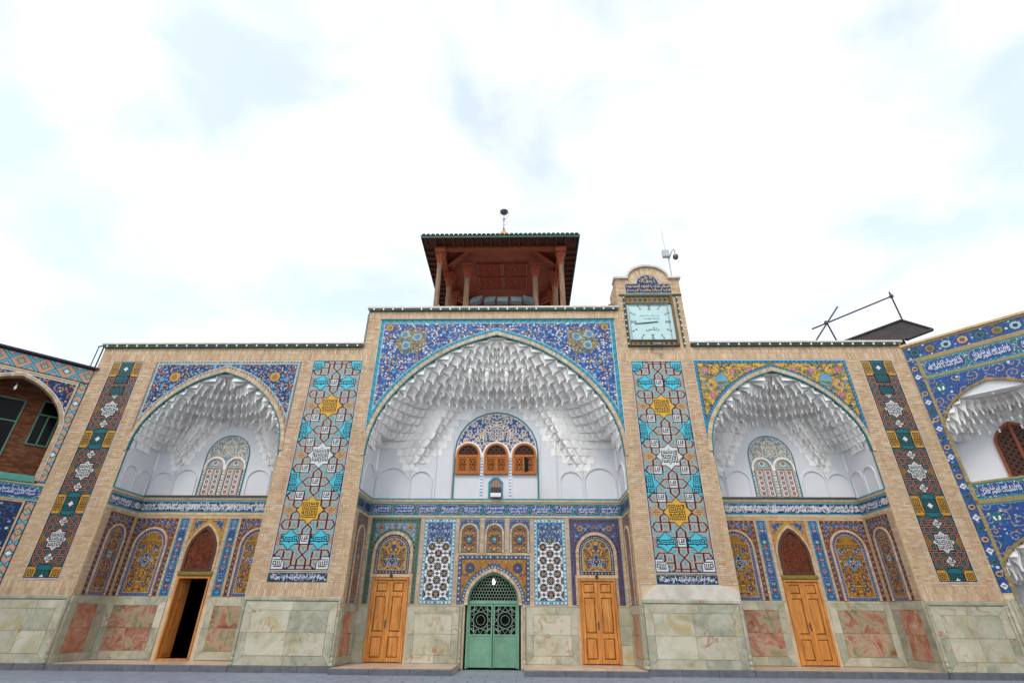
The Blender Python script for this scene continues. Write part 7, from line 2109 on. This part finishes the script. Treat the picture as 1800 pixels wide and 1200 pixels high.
# niche behind the upper arch
mb = MB(); mb.box(ac-ah-.1, ac+ah+.1, 1.3, 1.45, 5.8, 9.9); mb.box(ac-ah-.1, ac-ah, .29, 1.3, 5.8, 9.9); mb.box(ac+ah, ac+ah+.1, .29, 1.3, 5.8, 9.9); mb.box(ac-ah-.1, ac+ah+.1, .0, 1.3, 5.78, 5.95)
mb.build('plaster_niche', M['plaster_wall'], RW)
muqarnas(RW, ah-.01, 1.29, 7.75, 7.9, 7.85, 8.5, 7.9, 9.45, h=.26, cw=.30, big=.32, dmin=.3, cx=ac, leg=0, drop=.08, zstop=9.02, prof=([0, .3, .6, .8, 1.0], [8.45, 8.3, 8.0, 7.85, 7.8]))
P('crown_plaster', M['plaster_wall'], RW, ac-1.3, ac+1.3, .06, .28, 9.03, 9.52); P('crown_plaster', M['plaster_wall'], RW, ac-1.3, ac+1.3, .06, .28, 3.93, 4.32)
def wing_window(root, cx, hw, z0, zt, y):
    sp = zt-hw*1.0; a = lancet(hw, sp-.1, zt, cx, base=z0); i = lancet(hw-.10, sp-.1, zt-.12, cx, base=z0+.1)
    w = MB().prism(a, y+.05, y+.06).build('window', M['glass'], root)
    MB().strip(i, a, y-.02, y+.05).build('window_frame', M['wood_red'], w)
    mb = MB(); mb.cbox(cx-.05, cx+.05, y-.018, y+.05, z0+.1, zt-.15, .01); mb.cbox(cx-hw+.02, cx+hw-.02, y-.019, y+.05, z0, z0+.1, .01); mb.build('mullion', M['wood_red'], w)
    pol = i
    MB().bars(star_field(cx-hw+.1, cx+hw-.1, z0+.1, zt-.12, .22, lambda x, z: bool(inside_poly(np.array([x]), np.array([z]), pol)[0])), .018, y+.01, y+.045).build('lattice', M['wood_dark'], w)
wing_window(RW, ac+.0, .62, 6.0, 8.15, 1.22)
# lower niche
mb = MB(); mb.box(ac-ah-.1, ac+ah+.1, 1.3, 1.45, .16, 4.8); mb.box(ac-ah-.1, ac-ah, .29, 1.3, .16, 4.8); mb.box(ac+ah, ac+ah+.1, .29, 1.3, .16, 4.8); mb.box(ac-ah-.1, ac+ah+.1, .0, 1.3, 4.6, 4.75)
mb.build('lower_plaster_niche', M['plaster_wall'], RW)
muqarnas(RW, ah-.01, 1.29, 2.75, 3.0, 2.85, 3.5, 3.0, 4.25, h=.24, cw=.30, big=.32, dmin=.3, cx=ac, leg=0, drop=.07, zstop=3.92, prof=([0, .3, .6, .8, 1.0], [3.4, 3.3, 3.0, 2.85, 2.8]), name='lower_muqarnas_vault')
wood_door(RW, ac-.7, ac+.7, .2, 2.7, 1.22)
marble_dado(RW, .05, ac-ah, .19, 2.28, 0, .1); marble_dado(RW, ac+ah, WL, .19, 2.28, 0, .27, 2)
colonnette(RW, ac-ah+.02, -.03, .19, 2.28, .05)
corner_bulb('white bulb hanging in the niche of the right wing', tuple(Vector((16.9, 0, 0))+Matrix.Rotation(R(-45), 3, 'Z') @ Vector((ac, .12, 9.40))), .28)

# ------------------------------------------------------------------ left wing (45 degrees), zigzag glazed brick
LWG = thing('corner_wing', 'angled wing with turquoise zigzag bands and shaded brick gallery at left edge', 'wing', (-16.9, 0, 0), R(45), group='angled wings closing the courtyard corners')
lc, lh = -2.03, 1.66
mb = wall_boxes(MB(), -WL, 0, .16, 10.6, 0, .3, [(lc-lh, lc+lh, 5.95, 9.8), (lc-lh, lc+lh, .16, 4.3)])
arch_fill(mb, persian_arch(lh, 7.95, 9.72, lc), 9.83, .001, .299); arch_fill(mb, persian_arch(lh, 2.9, 4.2, lc), 4.35, .001, .299)
mb.build('wall', M['mortar'], LWG)
P('roof', M['roofdeck'], LWG, -WL, 0, .3, 4.0, 10.4, 10.55); P('parapet_coping', M['steel_dk'], LWG, -WL, .08, -.16, .4, 10.62, 10.70, .012)
def zigzag(w, h, u=.032, ph=0):
    W, H = max(3, int(round(w/u))), max(3, int(round(h/u)))
    cv = Cv.__new__(Cv); cv.w, cv.h, cv.nx, cv.ny, cv.dx, cv.dy = w, h, W, H, w/W, h/H; cv.mask = np.ones((H, W), bool)
    Y, X = np.mgrid[0:H, 0:W]; a = np.full((H, W), PI_['salmon'], np.int16)
    mid = H//2 if H < W else None
    P_ = 22
    if H < W: d = np.abs(((X+ph) % P_)-P_//2)+np.abs(Y-H//2)
    else: d = np.abs(((Y+ph) % P_)-P_//2)+np.abs(X-W//2)
    a[(d % 11) < 4] = PI_['aqua']; a[((d % 11) == 4) | ((d % 11) == 0)] = PI_['navy']; a[(d >= 5) & (d < 7)] = PI_['sand']
    a[d <= 2] = PI_['yellow']; a[d == 0] = PI_['brown']
    k = (((X+ph)//P_) if H < W else ((Y+ph)//P_)); sel = (d <= 2) & (k % 3 == 1); a[sel] = PI_['white']
    a[:1] = PI_['navy']; a[-1:] = PI_['navy']; a[:, :1] = PI_['navy']; a[:, -1:] = PI_['navy']
    cv.a = a
    return cv
zigzag(WL-.04, .62).mesh('zigzag_tile_band', LWG, (-WL+.02, -.018, 9.97), mat='banna')
zigzag(.30, 4.05).mesh('zigzag_tile_border', LWG, (-.33, -.018, 5.90), mat='banna'); zigzag(.30, 2.85).mesh('zigzag_tile_border', LWG, (-.33, -.018, 2.38), mat='banna')
mb = MB()
for (a, b, c, d) in ((-WL, -.34, 9.87, 9.955), (-.40, -.345, 5.85, 9.87), (-.40, -.345, 2.3, 5.2), (-.022, .0, 2.3, 10.6), (-WL, -.02, 5.235, 5.262), (-WL, -.02, 5.79, 5.84)): mb.box(a, b, -.028, .004, c, d)
mb.build('brick_moulding', M['cream_brick'], LWG)
w = 2*lh+.1; x0 = lc-lh-.06
cv = Cv(w, 3.9, .02, 'navy'); r_ = random.Random(9); X, Y = cv.grid()
for (a, b) in scatter(w/2+.1, 3.9, .40, lambda a, b: True, 5, 900): cv.spiral(a, b, r_.uniform(.14, .2), r_.uniform(0, 6.3), r_.choice((-1, 1)), .045, 'orange', 1.2)
for (a, b) in scatter(w/2+.1, 3.9, .12, lambda a, b: True, 6, 5000): cv.flower(a, b, .034, r_.choice(('pale', 'white', 'sky')), 'cobalt') if r_.random() < .45 else cv.leaf(a, b, .11, r_.uniform(0, 6), r_.choice(('cobalt', 'orange', 'blue', 'rust')))
cv.frame(.035, 'white'); cv.mirror()
po = offset_line(persian_arch(lh-.02, 7.95, 9.70, lc, base=4), .12)
cv.mask = ~inside_poly(X+x0, Y+5.95, po); cv.mesh('spandrel_tiles', LWG, (x0, -.014, 5.95))
pa = persian_arch(lh-.02, 7.95, 9.70, lc, base=5.95)
voussoirs('brick_arch', LWG, pa, offset_line(pa, .12), -.05, .3, .085)
mb = MB().strip(offset_line(pa, .12), offset_line(pa, .145), -.03, .0); mb.build('white_arch_line', M['white'], LWG)
insc(LWG, -WL+.05, -.02, 5.27, 5.78, -.014, 4, TXT)
cv = blue_floral(w, 2.8, 41, 'teal', 'navy'); cv.frame(.05, 'brown'); X, Y = cv.grid()
cv.mask = ~inside_poly(X+x0, Y+2.36, offset_line(persian_arch(lh-.02, 2.9, 4.2, lc, base=2), .10)); cv.mesh('lower_spandrel_tiles', LWG, (x0, -.014, 2.36))
pa = persian_arch(lh-.02, 2.9, 4.2, lc, base=2.35); voussoirs('brick_arch', LWG, pa, offset_line(pa, .10), -.04, .1, .085)
# brick gallery with window
GB_SHADE = [lin(c) for c in ((150, 96, 66), (136, 84, 58), (164, 108, 74), (124, 76, 54))]  # darker brick palette: the recess's shade is put into the colour
mb = MB(); mb.box(lc-lh-.1, lc+lh+.1, 1.5, 1.65, 5.8, 10.2); mb.box(lc-lh-.1, lc-lh, .29, 1.5, 5.8, 10.2); mb.box(lc+lh, lc+lh+.1, .29, 1.5, 5.8, 10.2); mb.box(lc-lh-.1, lc+lh+.1, .0, 1.5, 5.78, 5.95); mb.box(lc-lh-.1, lc+lh+.1, .28, 1.5, 9.85, 10.0)
mb.build('gallery_wall', simple('shade_tinted_mortar', (120, 84, 62), .9), LWG)  # mortar colour darkened for the same recess shade
brickwork('gallery_brickwork', LWG, [(lc-lh, lc+lh, 5.95, 9.85)], 1.5, [(-1.12, -.42, 7.5, 9.35), (-3.3, -1.62, 5.95, 9.2)], cols=GB_SHADE)
brickwork('gallery_side_brickwork', LWG, [(.02, 1.48, 5.95, 9.85)], 0, mapf=lambda x, y, z: (lc+lh+y, 1.5-x, z), cols=GB_SHADE)
def casement(root, x0, x1, z0, z1, y, tz):
    w = P('window', M['glass'], root, x0, x1, y+.02, y+.04, z0, z1); f = .055; mb = MB()
    mb.cbox(x0, x0+f, y-.05, y+.02, z0, z1, .008); mb.cbox(x1-f, x1, y-.05, y+.02, z0, z1, .008); mb.cbox(x0+f, x1-f, y-.049, y+.02, z1-f, z1, .008); mb.cbox(x0+f, x1-f, y-.049, y+.02, z0, z0+f, .008)
    mb.cbox(x0+f, x1-f, y-.048, y+.02, tz-f/2, tz+f/2, .008); mb.cbox((x0+x1)/2-f/2, (x0+x1)/2+f/2, y-.047, y+.02, z0+f, tz-f/2, .008)
    mb.build('window_frame', M['green_metal'], w)
casement(LWG, -1.12, -.42, 7.5, 9.35, 1.45, 8.75); casement(LWG, -3.3, -1.62, 5.97, 9.2, 1.45, 8.3)
P('turquoise_ledge', simple('turquoise_paint', (78, 150, 138), .6, vary=.15), LWG, lc-lh, lc+lh, -.06, .25, 5.86, 6.10, .012)
mb = MB(); mb.box(lc-lh-.1, lc+lh+.1, 1.0, 1.15, .16, 4.8); mb.box(lc-lh-.1, lc-lh, .29, 1.0, .16, 4.8); mb.box(lc+lh, lc+lh+.1, .29, 1.0, .16, 4.8); mb.box(lc-lh-.1, lc+lh+.1, .3, 1.0, 4.5, 4.65)
mb.build('lower_niche_wall', M['plaster_wall'], LWG)
wood_door(LWG, lc-.7, lc+.7, .2, 2.8, .92)
marble_dado(LWG, lc+lh, -.05, .19, 2.28, 0, .1); marble_dado(LWG, -WL, lc-lh, .19, 2.28, 0, .27, 2)
P('dado_cap', M['onyx_grey'], LWG, lc+lh, 0, -.05, .02, 2.285, 2.36, .01)
corner_bulb('white bulb hanging in the shaded brick gallery of the left wing', tuple(Vector((-16.9, 0, 0))+Matrix.Rotation(R(45), 3, 'Z') @ Vector((lc-.05, .14, 9.62))), .26)
for root, a, b in ((RW, .05, WL), (LWG, -WL, -.05)):
    P('plinth_kerb', M['kerb'], root, a, b, -.08, .1, -.02, .18, .012)
print('objects', len(bpy.data.objects), 'tris', sum(len(o.data.polygons) for o in bpy.data.objects if o.type == 'MESH')*2)
